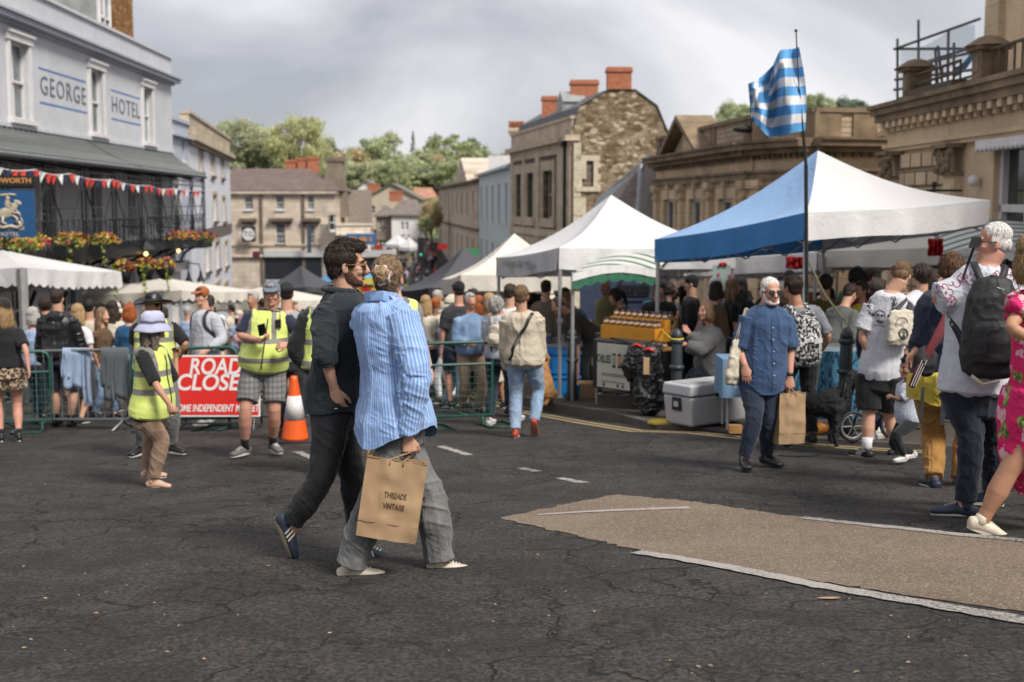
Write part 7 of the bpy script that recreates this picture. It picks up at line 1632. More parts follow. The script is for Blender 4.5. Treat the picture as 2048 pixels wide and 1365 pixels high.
tr=surf(p['top']);strap(B,[P(1066,625,b.y-.1),P(1058,640,b.y-.25),P(1040,670,b.y-.3),P(1020,700,b.y-.3),P(1006,722,b.y-.2)],.035,LEATH,_,'cross_strap',.006,tr,off=.018)
simple('man with short brown hair and white shirt ahead of the beige shirted man',1020,17.0,1.78,60,('short',H_BR),WHT,('straight',DDEN,1.9),False,.2,.9)
# -------------------------------------------------- right-hand foreground
b=G(1517,936);B=Body(b,-97,1.75,.12,ov={'head':(1541,584,-.04),'nb':(1535,612,0),'pel':(1526,760,0),'shR':(1493,634,0),'shL':(1572,632,0),'elR':(1479,700,-.02),'wrR':(1490,732,-.12),'elL':(1581,700,-.02),'wrL':(1580,755,-.10),'anR':(1488,915,-.15),'anL':(1533,910,.08),'knR':(1510,838,-.18),'knL':(1536,838,-.05)},toes=(38,8),head_yaw=22,head_pitch=2)
GP,p=make_person('white bearded man in sunglasses and a crumpled blue shirt carrying a paper bag',B,dict(skin=SK['pink'],hair=('fringe',H_WH,1),beard=H_WH,face=True,brow=H_GR,top=(BLSH,.93,-.20,.035,dict(fold=.015,flare=.01,tail=.05,sw=.7)),legs=('straight',DDEN,1.95,dict(fold=.010)),shoes=(SHB,SHB,1,None,SHB),hd={1:(Vector((.12,-.1,-1)),Vector((.3,.9,0))),0:(Vector((.0,-.1,-1)),Vector((0,1,0)))},curl=((.6,1.0,.7),(.12,.2,.15))),vox=.006)
glasses(B,GP,NYL,True)
ST=surf(p['top']);
for i in range(5):
 q=P(1546+i*.6,656+i*24,b.y-.5);d_=(q-Vector((0,0,CAMZ))).normalized();h=ST.ray_cast(q,d_)
 if h[0]:m=MB();m.sph(h[0]-d_*.002,.0065,8,6);m.build('button',SHW,GP,True)
q=[]
for y in range(640,790,8):
 o=P(1543+(y-640)*.018,y,b.y-.5);d_=(o-Vector((0,0,CAMZ))).normalized();h=ST.ray_cast(o,d_)
 if h[0]:q.append(h[0])
if len(q)>1:ribbon('placket',q,.0035,C('seam_navy',(0.02,0.035,0.08)),GP,5)
for sg in(1,-1):
 m=MB();q=[B.nb+B.ls*sg*.03+B.fs*.10-B.up*.055,B.nb+B.ls*sg*.072+B.fs*.05+B.up*.03,B.nb+B.ls*sg*.10+B.fs*.075-B.up*.02,B.nb+B.ls*sg*.05+B.fs*.135-B.up*.10];m.extr(q,B.fs*.008);m.build('collar',BLSH,GP,True)
m=MB();w=B.wr[0];a=(w-B.el[0]).normalized();m.loft([w-a*.035,w-a*.01],[.033,.032],None,12,.1);m.build('watch',LEATH,GP,True)
paper_bag('plain brown paper bag held low by the man in the blue shirt',P(1583,888,b.y-.12),(1,.25,0),(0,0,1),.24,.44,.13,0,KRAFT,None,None,None,B.wr[0]+Vector((0,-.02,-.085)))
t,tb,n_=tote('cream cotton tote bag on the shoulder of the man in the blue shirt',P(1474,722,b.y-.02),(.55,.8,0),(.12,0,1),.30,.40,CREAM,B.sh[1]+Z*.065-B.fs*.01)
b=base_at(1606,12.7,.03);B=Body(b,100,1.76,.15,ov={'head':(1584,575,0),'nb':(1593,612,0)},hands=((.1,.24,.48),(.1,-.24,.48)),head_yaw=22)
_,p=make_person('man with brown hair and a grey t-shirt standing behind the blue shirted man',B,dict(skin=SK['tan'],hair=('short',H_BR),top=(C('grey_tee',(0.16,0.17,0.19)),.9,-.1,.03),legs=('straight',BLK,1.93),shoes=(SHB,SHB)))
t,c_=backpack(B,C('patterned',(0.012,0.012,0.014),kind='patches',col2=(0.5,0.5,0.5)),surf(p['top']),'black backpack covered in small white animal shapes',.34,.50,.20,.06)
for o_ in kids(t):
 if o_.type=='MESH':
  c=co_of(o_.data);
  if 'body' not in o_.data.attributes:o_.data.attributes.new('body','FLOAT_VECTOR','POINT').data.foreach_set('vector',(c*1.0).astype(np.float32).ravel())
m=MB();q=c_-B.fs*.17+B.ls*-.07-B.up*.02;m.obox(q,B.ls*.04,B.fs*.008,B.up*.022);m.build('badge',SHW,t)
ribbonless=None
b=G(1764,912);B=Body(b,62,1.80,.1,ov={'head':(1803,552,.03),'nb':(1784,584,0),'pel':(1760,742,0),'shL':(1738,612,.07),'shR':(1822,612,-.08),'elL':(1722,672,.02),'wrL':(1742,716,.02),'elR':(1846,590,.05),'wrR':(1800,592,.28),'anL':(1733,900,-.05),'anR':(1792,898,.05),'knL':(1738,830,0),'knR':(1778,830,.05)},head_pitch=38,toes=(60,-55))
SKM,p=make_person('fair haired man in a skull print t-shirt, head bent down, near the bollard',B,dict(skin=SK['fair'],hair=('short',H_LB),top=(C('white_tee',(0.52,0.52,0.56)),(.8,.75),-.10,.026,dict(fold=.010,flare=.0,sw=.9)),legs=('shorts',BLK,.85,dict(flare=.03)),socks=WHT,sockh=.35,shoes=(SHB,SHW,1,SHW,SHW),curl=((.7,.9,.6),(.6,.6,.5))),vox=.006)
ST=surf(p['top']);PR=plain('print_black',(0.02,0.02,0.022),.8);polys=[]
def circ(x,y,r,rx=1,n=14):return[(x+r*rx*math.cos(2*math.pi*i/n),y+r*math.sin(2*math.pi*i/n))for i in range(n)]
rr=random.Random(2)
for sg in(-1,1):
 for i in range(90):
  t_=rr.random();x=sg*(.075+.045*math.sin(t_*2.6)+rr.uniform(-.022,.022));y=.02+.20*t_;s_=rr.uniform(.0035,.0075);a=rr.uniform(0,3);polys.append([(x+s_*math.cos(a+q),y+s_*1.3*math.sin(a+q))for q in(0,1.6,3.1,4.6)])
ring_=lambda x,y,r,w,a0,a1,n:[[(x+(r+e)*math.cos(a0+(a1-a0)*(i+d_)/n),y+(r+e)*math.sin(a0+(a1-a0)*(i+d_)/n))for d_,e in((0,-w),(0,w),(1,w),(1,-w))]for i in range(n)]
polys+=ring_(0,.035,.045,.004,-.4,3.54,14)+[circ(-.017,.035,.012,1.2),circ(.017,.035,.012,1.2),[(-.006,.018),(.006,.018),(0,.005)]]+[[(x-.003,-.032),(x+.003,-.032),(x+.003,-.008),(x-.003,-.008)]for x in(-.022,-.013,-.004,.005,.014,.023)]+ring_(0,-.002,.036,.003,3.4,6.0,8)
polys+=[[(-.05+i*.009,-.062),(-.044+i*.009,-.062),(-.044+i*.009,-.055),(-.05+i*.009,-.055)]for i in range(11)]
o_=P(1757,640,b.y-.15);decal('skull_print',polys,o_,B.ls*-1,B.up,ST,PR,SKM,.003)
t,tb,n_=tote('cream tote bag with a round dark print on the skull t-shirt man',P(1802,655,b.y-.22),(1,.35,0),(0,0,1),.27,.32,CREAM,B.sh[1]+Vector((-.04,-.03,.06)),hm=NYL)
TB=surf(tb);pol=ring_(0,-.055,.046,.006,0,6.29,24)+ring_(0,-.055,.034,.003,0,6.29,20)+[circ(0,-.045,.016),circ(0,-.075,.02,.9)]+ring_(-.01,.03,.06,.0025,.3,3.6,14)
pol+=[[(x+.0,y+.045)for x,y in pl]for pl in textpolys('LA',.035)];decal('bag_print',pol,P(1800,655,b.y-.22),(1,.3,0),(0,0,1),TB,PR,t,.003)
blobt=thing('plastic_bag','crumpled grey plastic carrier bag hanging from the hand of the skull t-shirt man','plastic bag',P(1735,800,b.y));c=B.wr[0]-Z*.10
blobmesh(lambda mb:mb.loft([c,c-Z*.10,c-Z*.24+Vector((-.03,0,0)),c-Z*.36+Vector((-.07,0,0))],[(.02,.02),(.06,.035),(.075,.04),(.07,.03)],(1,0,0),16,.3),.007,plain('grey_plastic',(0.22,0.23,0.24),.35,.2),'bag_body',blobt,1,.016)
b=G(1812,926);B=Body(b,205,1.0,.5,ov={'head':(1817,736,0),'wrR':(1816,712,.0),'elR':(1832,748,.02),'wrL':(1786,795,-.02),'elL':(1800,800,-.08),'anL':(1808,912,-.1),'anR':(1826,905,.1),'pel':(1818,838,0),'nb':(1816,768,0)},feet=((.16,.05),(-.12,-.05)))
B.hk=.83;make_person('small child in a pale t-shirt and black trousers with one arm raised',B,dict(skin=SK['brown'],hair=('short',H_BK),top=(C('pale_tee',(0.42,0.45,0.52)),.85,-.12,.028),legs=('slim',BLK,1.9),shoes=(SHW,SHW,1.0,None,SHW),face=True),vox=.006)
b=G(1888,972);B=Body(b,60,1.72,.5,ov={'head':(1903,545,.03),'nb':(1893,582,0),'pel':(1882,770,0),'shL':(1856,602,.1),'elL':(1850,680,.05),'wrL':(1828,705,.0),'anL':(1868,958,-.05),'anR':(1922,960,.0),'shR':(1935,600,-.1),'elR':(1940,690,0),'wrR':(1920,720,.2)},head_pitch=25,toes=(40,20),sh_yaw=5)
_,p=make_person('person in a navy coat and baggy mustard trousers holding the child by the hand',B,dict(skin=SK['fair'],hair=('curly',hairm('hair_auburn',(0.10,0.045,0.02))),top=(DNV,1.7,-.06,.05,dict(fold=.016)),legs=('wide',TANC,1.96,dict(fold=.020)),shoes=(SHN,SHW)),vox=.007)
m=MB();B.torso(m,.052,-.22,.08,5,.02,1,True);me_=remeshed(m,.006,2,'hem');hemcut(B,me_,-.20,.03);B.finish(me_,'shirt_tail',YEL,_,.02,4)
tr=surf(p['top'])
for a,q,w in(((1846,775),(1842,840),.012),((1888,790),(1884,850),.018)):m=MB();A,Q=P(*a,b.y-.25),P(*q,b.y-.27);m.obox((A+Q)/2,(w,0,0),(0,.003,0),(Q-A)/2);m.build('hanging_strap',NYL,_)
bt=thing('shoulder_bag','black shoulder bag with a striped maroon scarf hanging beside the navy coat','bag',P(1850,745,b.y-.3));c=P(1853,722,b.y-.36)
blobmesh(lambda mb:mb.ell(c,(.085,.02,0),(0,.05,0),(0,0,.115),16,10),.008,NYL,'bag_body',bt,2,.008);m=MB();m.poly([c+Vector((.05,0,.09)),P(1900,660,b.y-.34),P(1935,590,b.y-.15)],.012,6);m.build('shoulder_strap',NYL,bt)
ST5=plain('scarf_maroon',(0.12,0.012,0.02),.8);m=MB();m.loft([P(1912,575,b.y-.2),P(1895,640,b.y-.36),P(1865,690,b.y-.40),P(1835,745,b.y-.40),P(1822,775,b.y-.38)],[(.05,.012),(.045,.012),(.03,.01),(.03,.008),(.022,.006)],(1,0,0),12,.2);m.build('scarf',ST5,bt,True)
for i in range(3):m=MB();o=Vector((.012*(i-1)*1.4,-.014,0));m.tube(P(1848,720,b.y-.405)+o,P(1825,772,b.y-.39)+o,.0035,5);m.build('scarf_stripe',SHW,bt)
b=base_at(1972,8.3);B=Body(b,78,1.92,.1,ov={'head':(1987,485,0),'nb':(1976,530,0),'pel':(1946,770,0),'shL':(1924,582,.04),'elL':(1868,602,.02),'wrL':(1938,560,.30),'shR':(2018,575,-.04),'elR':(2030,680,.1),'wrR':(1990,640,.35),'anL':(1930,1008,-.12),'anR':(1985,985,.20),'knL':(1945,880,-.1),'knR':(1985,880,.1)},head_yaw=92,toes=(80,80))
WHM,p=make_person('white haired man in a pale shirt with red flower outlines and navy cargo trousers',B,dict(skin=SK['pink'],hair=('fringe',H_WH,1),top=(C('pale_print',(0.47,0.49,0.55)),.85,-.05,.04,dict(fold=.010,sw=.8)),legs=('straight',C('navy_cargo',(0.012,0.016,0.028)),1.95,dict(fold=.012)),shoes=(SHN,SHC,1,None,SHW)),vox=.0065)
glasses(B,WHM,NYL,True);ST=surf(p['top']);RF=plain('flower_outline',(0.30,0.03,0.06),.8);rr=random.Random(9)
for(x,y,r)in((1915,560,.035),(1895,588,.028),(1935,555,.03),(2022,560,.035),(2038,545,.028),(2030,590,.03),(1905,605,.022),(1990,550,.02),(2015,612,.03)):
 pol=[]
 for k_ in range(5):
  a=k_*1.2566+rr.uniform(0,.3);pol+=ring_(math.cos(a)*r,math.sin(a)*r,r*.62,.0022,a-2.2,a+2.2,9)
 pol+=ring_(0,0,r*.25,.003,0,6.2,6);decal('flower_print',pol,P(x,y,b.y-.1),(1,0,0),(0,-.2,1),ST,RF,WHM,.003)
t,c_=backpack(B,NYL,ST,'large black rucksack on the white haired man',.36,.60,.24,.08,'rucksack')
m=MB();m.poly([c_-Z*.30+Vector((-.16,-.12,0)),c_-Z*.32+Vector((-.10,-.16,-.03)),c_-Z*.30+Vector((.0,-.16,-.03))],.012,6);m.build('reflective_trim',SHC,t)
m=MB();q=P(1950,482,b.y-.28);m.obox(q+Vector((.0,0,-.01)),(.022,.01,0),(0,.035,0),(.010,0,.034));t=thing('camera','black camera held up to the face of the white haired man','camera',q);m.build('camera_body',NYL,t);m=MB();m.poly([q-Z*.03,P(1946,500,b.y-.25),P(1935,530,b.y-.2),P(1925,560,b.y-.2)],.009);m.build('camera_strap',NYL,t)
b=base_at(2084,7.55);B=Body(b,15,1.74,.7,True,ov={'head':(2072,505,0),'nb':(2078,575,0),'pel':(2078,810,0),'anR':(1966,1040,-.05),'knR':(2015,945,-.08),'elR':(2018,655,-.25),'wrR':(2085,690,-.32),'shR':(2042,608,-.14)},feet=((.36,.1),(-.3,-.09)))
B.td=[hdg(0),Vector((.93,0,-.37))]
PKD=NT('pink_floral');v0=PKD.tc();nz=PKD.n('ShaderNodeTexNoise');nz.inputs['Scale'].default_value=16;nz.inputs['Detail'].default_value=2;PKD.l(v0,nz.inputs[0]);sc_=PKD.n('ShaderNodeVectorMath');sc_.operation='SCALE';sc_.inputs['Scale'].default_value=.13;PKD.l(nz.outputs['Color'],sc_.inputs[0]);ad_=PKD.n('ShaderNodeVectorMath');PKD.l(v0,ad_.inputs[0]);PKD.l(sc_.outputs[0],ad_.inputs[1]);v=ad_.outputs[0];e=PKD.voro(v,9,'F1',0);cl_=PKD.voro(v,9,'F1',1);dst=PKD.noise(v0,34,3,.6)
cc=PKD.mix(PKD.ramp(PKD.noise(v,4,3),[(.3,0),(.7,1)]),(0.50,0.012,0.10),(0.62,0.02,0.14));sp=PKD.sep(cl_)
pe=PKD.math('ADD',e,PKD.math('MULTIPLY',PKD.math('SUBTRACT',dst,.5),.55));leafc=PKD.mix(PKD.ramp(dst,[(.4,0),(.6,1)]),(0.05,0.11,0.03),(0.38,0.40,0.12))
cc=PKD.mix(PKD.math('MULTIPLY',PKD.ramp(pe,[(.42,1),(.46,0)]),PKD.math('LESS_THAN',sp[0],.42)),cc,leafc);cc=PKD.mix(PKD.math('MULTIPLY',PKD.ramp(pe,[(.34,1),(.38,0)]),PKD.math('GREATER_THAN',sp[0],.62)),cc,(0.62,0.36,0.42))
e2=PKD.voro(v,22,'F1',0);c2_=PKD.sep(PKD.voro(v,22,'F1',1));cc=PKD.mix(PKD.math('MULTIPLY',PKD.ramp(PKD.math('ADD',e2,PKD.math('MULTIPLY',dst,.2)),[(.24,1),(.28,0)]),PKD.math('GREATER_THAN',c2_[1],.8)),cc,(0.02,0.05,0.02));PKD.set(cc,.8,0,.3);PKD.bump(PKD.noise(v,30,3),.2,.004)
m=MB();B.torso(m,.028,-.1,.95,10,.0,1,True)
for i in(0,1):B.limb(m,[B.sh[i],B.el[i],B.wr[i]],[(0,.075),(.6,.07)],0,.45,6,cap=.1)
pe_=(B.kn[0]+B.kn[1])/2;rx,ry,_=B.ring(-.1)
m.loft([B.pel+Z*.1,B.pel-Z*.1,B.pel-Z*.38,P(2062,955,7.5)],[(rx+.04,ry+.05),(rx+.06,ry+.08),(.18,.22),(.16,.27)],B.l,24,.15)
PW_=thing('person','woman in a bright pink floral dress and cream canvas shoes striding at the right edge','person',B.base);B.finish(remeshed(B.body_mb(),.0065,2,'body'),'body',SK['tan'],PW_);B.finish(remeshed(m,.007,3,'dress'),'dress',PKD.m,PW_,.022,3)
hairdo(B,('long',H_BL,.10),PW_,.007,2,{});shoe(B,1,(SHC,SHC,1.06,None,SHW),PW_,Vector((.37,0,.93)));shoe(B,0,(SHC,SHC,1.0,None,SHW),PW_)
# -------------------------------------------------- barriers, sign, cone
GALV=plain('galvanised_steel',(0.20,0.205,0.21),.45,.25,10,.1,metal=.5);GPAINT=plain('green_steel',(0.012,0.075,0.055),.45,.2,10,.1)
def barrier(label,A,B_,mat,style='bars',rails=(1.05,),low=.14,grp='crowd barriers across the road',feet=True):
 """upright panel from A to B on plan"""
 A,B_=Vector(A),Vector(B_);d=(B_-A).normalized();L_=(B_-A).length;n=Vector((-d.y,d.x,0));n=n if n.y<0 else-n
 g=lambda s,z,o=0.0:(lambda q:Vector((q.x,q.y,HZ(q.x,q.y)+z)))(A+d*s+n*o)
 t=thing('crowd_barrier',label,'barrier',g(L_/2,0),grp);m=MB();r=.10
 pts=[g(0,low),g(0,1.05-r),g(r*.3,1.05-r*.3),g(r,1.05),g(L_-r,1.05),g(L_-r*.3,1.05-r*.3),g(L_,1.05-r),g(L_,low)]
 m.poly(pts+[pts[0]],.021,8);m.build('frame',mat,t,True);m=MB()
 if style=='bars':
  k=int(L_/.125)
  for i in range(1,k):m.tube(g(L_*i/k,low),g(L_*i/k,1.05),.0065,6)
 else:
  m.tube(g(0,.78),g(L_,.78),.017,8);k=int(L_/.055)
  for i in range(1,k):m.tube(g(L_*i/k,low),g(L_*i/k,.78),.0032,4)
  for z in(.22,.30,.38,.46,.54,.62,.70):m.tube(g(0,z),g(L_,z),.0032,4)
 m.build('infill',mat,t)
 for s in((.12,L_-.12)if feet else()):
  m=MB()
  if style=='bars':m.poly([g(s,low),g(s,.10,.03),g(s+.03,.012,.30)],.017,6);m.poly([g(s,low),g(s,.10,-.03),g(s-.03,.012,-.30)],.017,6)
  else:m.poly([g(s,.14),g(s,.02,.02),g(s,.018,.40),g(s-.35*(1 if s>1 else-1),.018,.42),g(s-.35*(1 if s>1 else-1),.018,-.36),g(s,.018,-.34),g(s,.02,-.02),g(s,.14)],.015,6)
  m.build('foot',mat,t,True)
 return t,g
def gp(px,py):g=G(px,py);return(g.x,g.y,0)
def bx(px,d):return(xat(px,d),d,0)
t1,g1=barrier('galvanised crowd barrier with a grey jacket hung over its right end',bx(-20,16.9),bx(252,16.4),GALV)
barrier('green mesh barrier at the left edge behind the leopard print shorts',bx(-150,16.2),bx(92,16.6),GPAINT,'mesh');
barrier('green mesh barrier behind the lilac hat steward and the road closed sign',bx(258,16.3),bx(470,16.2),GPAINT,'mesh');barrier('galvanised crowd barrier between the checked shorts steward and the cone',bx(470,16.5),bx(668,16.1),GALV)
barrier('galvanised crowd barrier hidden behind the walking couple',bx(668,16.05),bx(842,15.5),GALV,feet=False)
barrier('green mesh barrier right of the woman in blue',bx(818,15.45),bx(984,15.7),GPAINT,'mesh')
def garment(label,cx,w,top,drops,mat,d,name='jacket'):
 """clothes folded over the top rail"""
 t=thing(name,label,'clothing',P(cx,830,d));zt=HZ(xat(cx,d),d)+1.05
 m=MB()
 for i,(x0,x1,dz)in enumerate(drops):
  for sg in(1,-1):
   m.grid(lambda u,v:Vector((xat(x0+(x1-x0)*u,d)+.015*math.sin(v*5+i),d-sg*(.024+.02*math.sin(math.pi*min(1,v*3))*.5+.018*math.sin(u*14+i*2)*v)if v>0 else d,zt+.030-v*dz*(.9 if sg<0 else 1)*(1+.05*math.sin(u*9)))),14,10)
 o=m.build('cloth',mat,t,True);md=o.modifiers.new('s','SOLIDIFY');md.thickness=.012;return t
garment('light blue denim jacket with sleeves hanging over the rail of the left barrier',148,40,0,[(122,168,.52),(118,134,.38),(158,176,.74)],LBL,16.62)
garment('dark grey jacket hanging over the rail near the lilac hat steward',228,50,0,[(204,252,.66),(196,214,.50),(214,232,.70)],C('jacket_grey',(0.085,0.095,0.105)),16.42)
d=16.0;t=thing('road_closed_sign','red road closed sign with white lettering leaning on a frame against the barrier','road sign',P(436,850,d));SR=plain('sign_red',(0.58,0.018,0.012),.35,.06,4,.03);SW=plain('sign_white',(0.66,0.64,0.63),.4,.05)
a,b=P(338,711,d),P(522,833,d);cx=(a.x+b.x)/2;w2=(b.x-a.x)/2;zc=(a.z+b.z)/2;h2=(a.z-b.z)/2;up=Vector((0,.10,1)).normalized();nn=Vector((0,-1,.10)).normalized();c=Vector((cx,d,zc))
m=MB();m.obox(c,(w2,0,0),up*h2,nn*.006);m.build('sign_border',SW,t);m=MB();m.obox(c+nn*.008,(w2-.022,0,0),up*(h2-.022),nn*.003);m.build('sign_face',SR,t)
for s_,z_,sz,wd in(('ROAD',.235,.215,.66),('CLOSED',.035,.215,.98),('FROME INDEPENDENT MARKET',-.285,.092,1.11)):text('sign_lettering',s_,sz*(1.32 if sz>.1 else 1.35),c+up*z_+nn*.013,(1,0,0),up,SW,t,.002,.006 if sz>.1 else .003,wd,shear=.18,res=5)
m=MB()
for x in(-w2+.08,w2-.08):m.tube(Vector((cx+x,d-.02,zc-h2)),Vector((cx+x,d-.10,HZ(cx,d)+.02)),.014);m.tube(Vector((cx+x,d+.08,zc+h2*.6)),Vector((cx+x,d+.45,HZ(cx,d)+.02)),.014);m.tube(Vector((cx+x,d-.10,HZ(cx,d)+.015)),Vector((cx+x,d+.5,HZ(cx,d)+.015)),.014)
m.tube(Vector((cx-w2+.08,d-.05,zc-h2-.08)),Vector((cx+w2-.08,d-.05,zc-h2-.08)),.012);m.build('stand',LEATH,t)
g=G(590,884);t=thing('traffic_cone','orange traffic cone with a white reflective sleeve on a black rubber base','traffic cone',g);CO=plain('cone_orange',(0.72,0.10,0.012),.4,.08,6,.05)
m=MB();m.lathe(g,[(.155,.035),(.15,.06),(.045,.70),(.040,.745),(.030,.752),(.0,.752)],28);m.build('cone',CO,t,True);m=MB();f_=lambda z:.15-(.105)*(z-.06)/.64+.0025
m.lathe(g,[(f_(.26),.26),(f_(.53),.53)],28);m.build('reflective_sleeve',plain('sleeve_white',(0.62,0.58,0.58),.4,.08),t,True)
m=MB();m.prism([(g.x+.235*x+.0*y,g.y+.235*y)for x,y in((-.8,-1),(.8,-1),(1,-.8),(1,.8),(.8,1),(-.8,1),(-1,.8),(-1,-.8))],g.z+.002,g.z+.038);m.build('base',NYL,t)
BOL=plain('bollard_paint',(0.028,0.036,0.042),.45,.2,10,.1)
def bollard(px,d,label,h=.05,ht=1.12,r=.068):
 g=base_at(px,d,h);t=thing('bollard',label,'bollard',g,'dark cast iron bollards along the kerb');m=MB()
 m.lathe(g,[(r*1.35,0),(r*1.35,.10),(r*1.1,.14),(r,.5),(r*1.0,.66),(r*.95,.93),(r*.9,.94)],18);m.build('post',BOL,t,True)
 m=MB();m.lathe(g,[(r*1.0,.62),(r*1.35,.635),(r*1.35,.665),(r*1.0,.68)],18);m.lathe(g,[(r*.9,.93),(r*1.25,.95),(r*1.25,.985),(r*.95,1.0)],18);m.build('collar',BOL,t,True)
 m=MB();m.lathe(g,[(r*1.0,1.0),(r*1.0,1.03),(r*.85,1.07),(r*.5,1.10),(0,ht)],18);m.build('cap',BOL,t,True);return t,g
bollard(1145,18.2,'dark bollard beside the blue crates');tb_,g_=bollard(1356,15.2,'dark bollard with a yellow band tied round it, left of the cool box');bollard(1697,13.25,'dark bollard beside the skull t-shirt man')
YB=plain('yellow_tape',(0.62,0.45,0.03),.5)
m=MB();m.poly([g_+Vector((.075*math.cos(a),.075*math.sin(a),.99))for a in[i*math.pi/6 for i in range(13)]],.010,6);m.poly([g_+Vector((-.07,-.03,.99)),Vector((1.95,17.2,g_.z+.96))],.010,5);m.build('tape',YB,tb_,True)
m=MB();m.poly([P(1616,522,14.45),P(1650,590,14.0),P(1680,630,13.5),P(1696,648,12.85)],.012,6);m.poly([P(1682,632,13.2),P(1684,668,13.1)],.008,5);tag(m.build('ratchet_strap',plain('strap_olive',(0.10,0.09,0.04),.6)),'dark strap running from the flag pole down to the bollard','strap')
# -------------------------------------------------- stalls
def boxthing(name,label,cat,x0,x1,y0,y1,h0,h1,mat,grp=None,lid=None,bevel=.0):
 g=on((x0+x1)/2,(y0+y1)/2,h0);t=thing(name,label,cat,g,grp);m=MB();m.box(x0,x1,y0,y1,g.z,g.z+h1);o=m.build('box_body',mat,t)
 if bevel:bv=o.modifiers.new('b','BEVEL');bv.width=bevel;bv.segments=3
 return t,g
X=xat
d0=15.9;TB2=plain('table_black',(0.02,0.021,0.023),.7,.2)
t=thing('stall_table','black cloth covered stall table with a printed poster hung on its front','table',base_at(1262,16.6,.12));z0=HZ(X(1262,16.4),16.4)+.12
qa,qb,qc,qd=Vector((X(1190,17.4),17.4,0)),Vector((X(1280,15.9),15.9,0)),Vector((X(1340,16.9),16.9,0)),Vector((X(1255,18.6),18.6,0));m=MB();m.prism([(q.x,q.y)for q in(qa,qb,qc,qd)],z0+.84,z0+.88);m.build('table_top',TB2,t)
qb=Vector((X(1318,15.9),15.9,0));qa=Vector((X(1188,16.7),16.7,0));qc=Vector((X(1352,17.6),17.6,0));qd=Vector((X(1235,18.4),18.4,0))
m=MB();u=(qb-qa);N_=Vector((u.y,-u.x,0)).normalized();N_=N_ if N_.y<0 else-N_
m.grid(lambda a,b:Vector((qa.x+u.x*a,qa.y+u.y*a,z0+.86-.62*b))+N_*(.01+.015*math.sin(a*17)*b),40,6);u2=qc-qb;m.grid(lambda a,b:Vector((qb.x+u2.x*a,qb.y+u2.y*a,z0+.86-.62*b))+Vector((.01+.015*math.sin(a*15)*b,0,0)),24,6);m.build('table_cloth',TB2,t,True)
m=MB();m.prism([(q.x,q.y)for q in(qa+Vector((.0,.03,0)),qb+Vector((0,.03,0)),qc,qd)],z0+.80,z0+.86);m.build('table_top',TB2,t)
for q in(qa+Vector((.05,.08,0)),qb+Vector((-.05,.08,0)),qc,qd):m=MB();m.tube((q.x,q.y,z0),(q.x,q.y,z0+.8),.015);m.build('leg',MET,t)
m=MB();f0,f1=.09,.60;PP=plain('poster_cream',(0.50,0.50,0.43),.7,.08)
pv=lambda a,b,o=.03:Vector((qa.x+u.x*a,qa.y+u.y*a,z0+.84-.58*b))+N_*o
m.extr([pv(f0,0),pv(f1,0),pv(f1,1),pv(f0,1)],N_*.004);po=m.build('poster',PP,t);ur=u.normalized()
text('poster_lettering','CHILLIES',.15,pv(.20,.36,.038),ur,(0,0,1),plain('poster_ink',(0.04,0.05,0.04)),po,.001,.002,.24)
for i,cc_ in enumerate(((0.30,0.36,0.22),(0.5,0.22,0.1),(0.45,0.25,0.15))):
 c=pv(.36+i*.085,.38,.037);m=MB();m.obox(c,ur*.028,N_*.002,(0,0,.075));m.build('jar_picture',plain('jar_pic_%s'%'abc'[i],cc_),po);m=MB();m.obox(c+Z*.085,ur*.028,N_*.002,(0,0,.014));m.obox(c-Z*.07,ur*.026,N_*.0025,(0,0,.016));m.build('jar_picture_lid',LEATH,po)
m=MB()
for b_ in(.68,.72,.86):m.obox(pv(.345,b_,.036),ur*.20,N_*.001,(0,0,.004))
for a in(.2,.42,.5):m.obox(pv(a,.93,.036),ur*.015,N_*.001,(0,0,.02))
m.build('poster_line',EYED,po)
YR=plain('yellow_riser',(0.62,0.27,0.02),.6,.1);t=thing('display_riser','bright yellow stepped riser carrying rows of jars','display stand',Vector((X(1275,16.6),16.6,z0+.86)));ux=ur;uy=Vector((-ur.y,ur.x,0));uy=uy if uy.y>0 else-uy;c0=Vector((X(1266,16.7),16.7,z0+.86))
m=MB();m.obox(c0+Z*.09,ux*.47,uy*.10,(0,0,.09));m.obox(c0+uy*.15+Z*.14,ux*.47,uy*.06,(0,0,.14));m.build('riser',YR,t)
JL=plain('jar_label',(0.50,0.40,0.30),.6,.3,9);JG=plain('jar_sauce',(0.16,0.05,0.015),.2,.5,5)
def jar(p,label,proto=[None],r=.032,h=.085):
 if proto[0]is None:
  t=thing('jar',label,'jar',p,'chutney jars on the yellow riser');m=MB();m.lathe(p,[(r*.9,0),(r,.008),(r,h*.8),(r*.85,h*.9)],12);m.build('glass',JG,t,True);m=MB();m.lathe(p,[(r*1.03,h*.2),(r*1.03,h*.68)],12);m.build('jar_label',JL,t,True)
  m=MB();m.lathe(p,[(r*.95,h*.88),(r*.97,h*.9),(r*.97,h*1.05),(r*.9,h*1.08)],12);m.build('lid',LEATH,t,True);proto[0]=t;return t
 c,_=copy_tree(proto[0],loc=p,label=label);return c
for rw in range(3):
 for i in range(9):
  w_=('front','middle','back')[rw];p=c0+ux*(-.42+i*.105)+(uy*(-.055+rw*0),uy*.02,uy*.15)[rw]+Z*(.18,.18,.28)[rw]
  pos=('leftmost','second','third','fourth','middle','sixth','seventh','eighth','rightmost')[i];jar(p,'dark lidded chutney jar, %s of the nine in the %s row on the yellow riser'%(pos,w_))
WOOD=plain('pine_wood',(0.42,0.22,0.08),.6,.2,6)
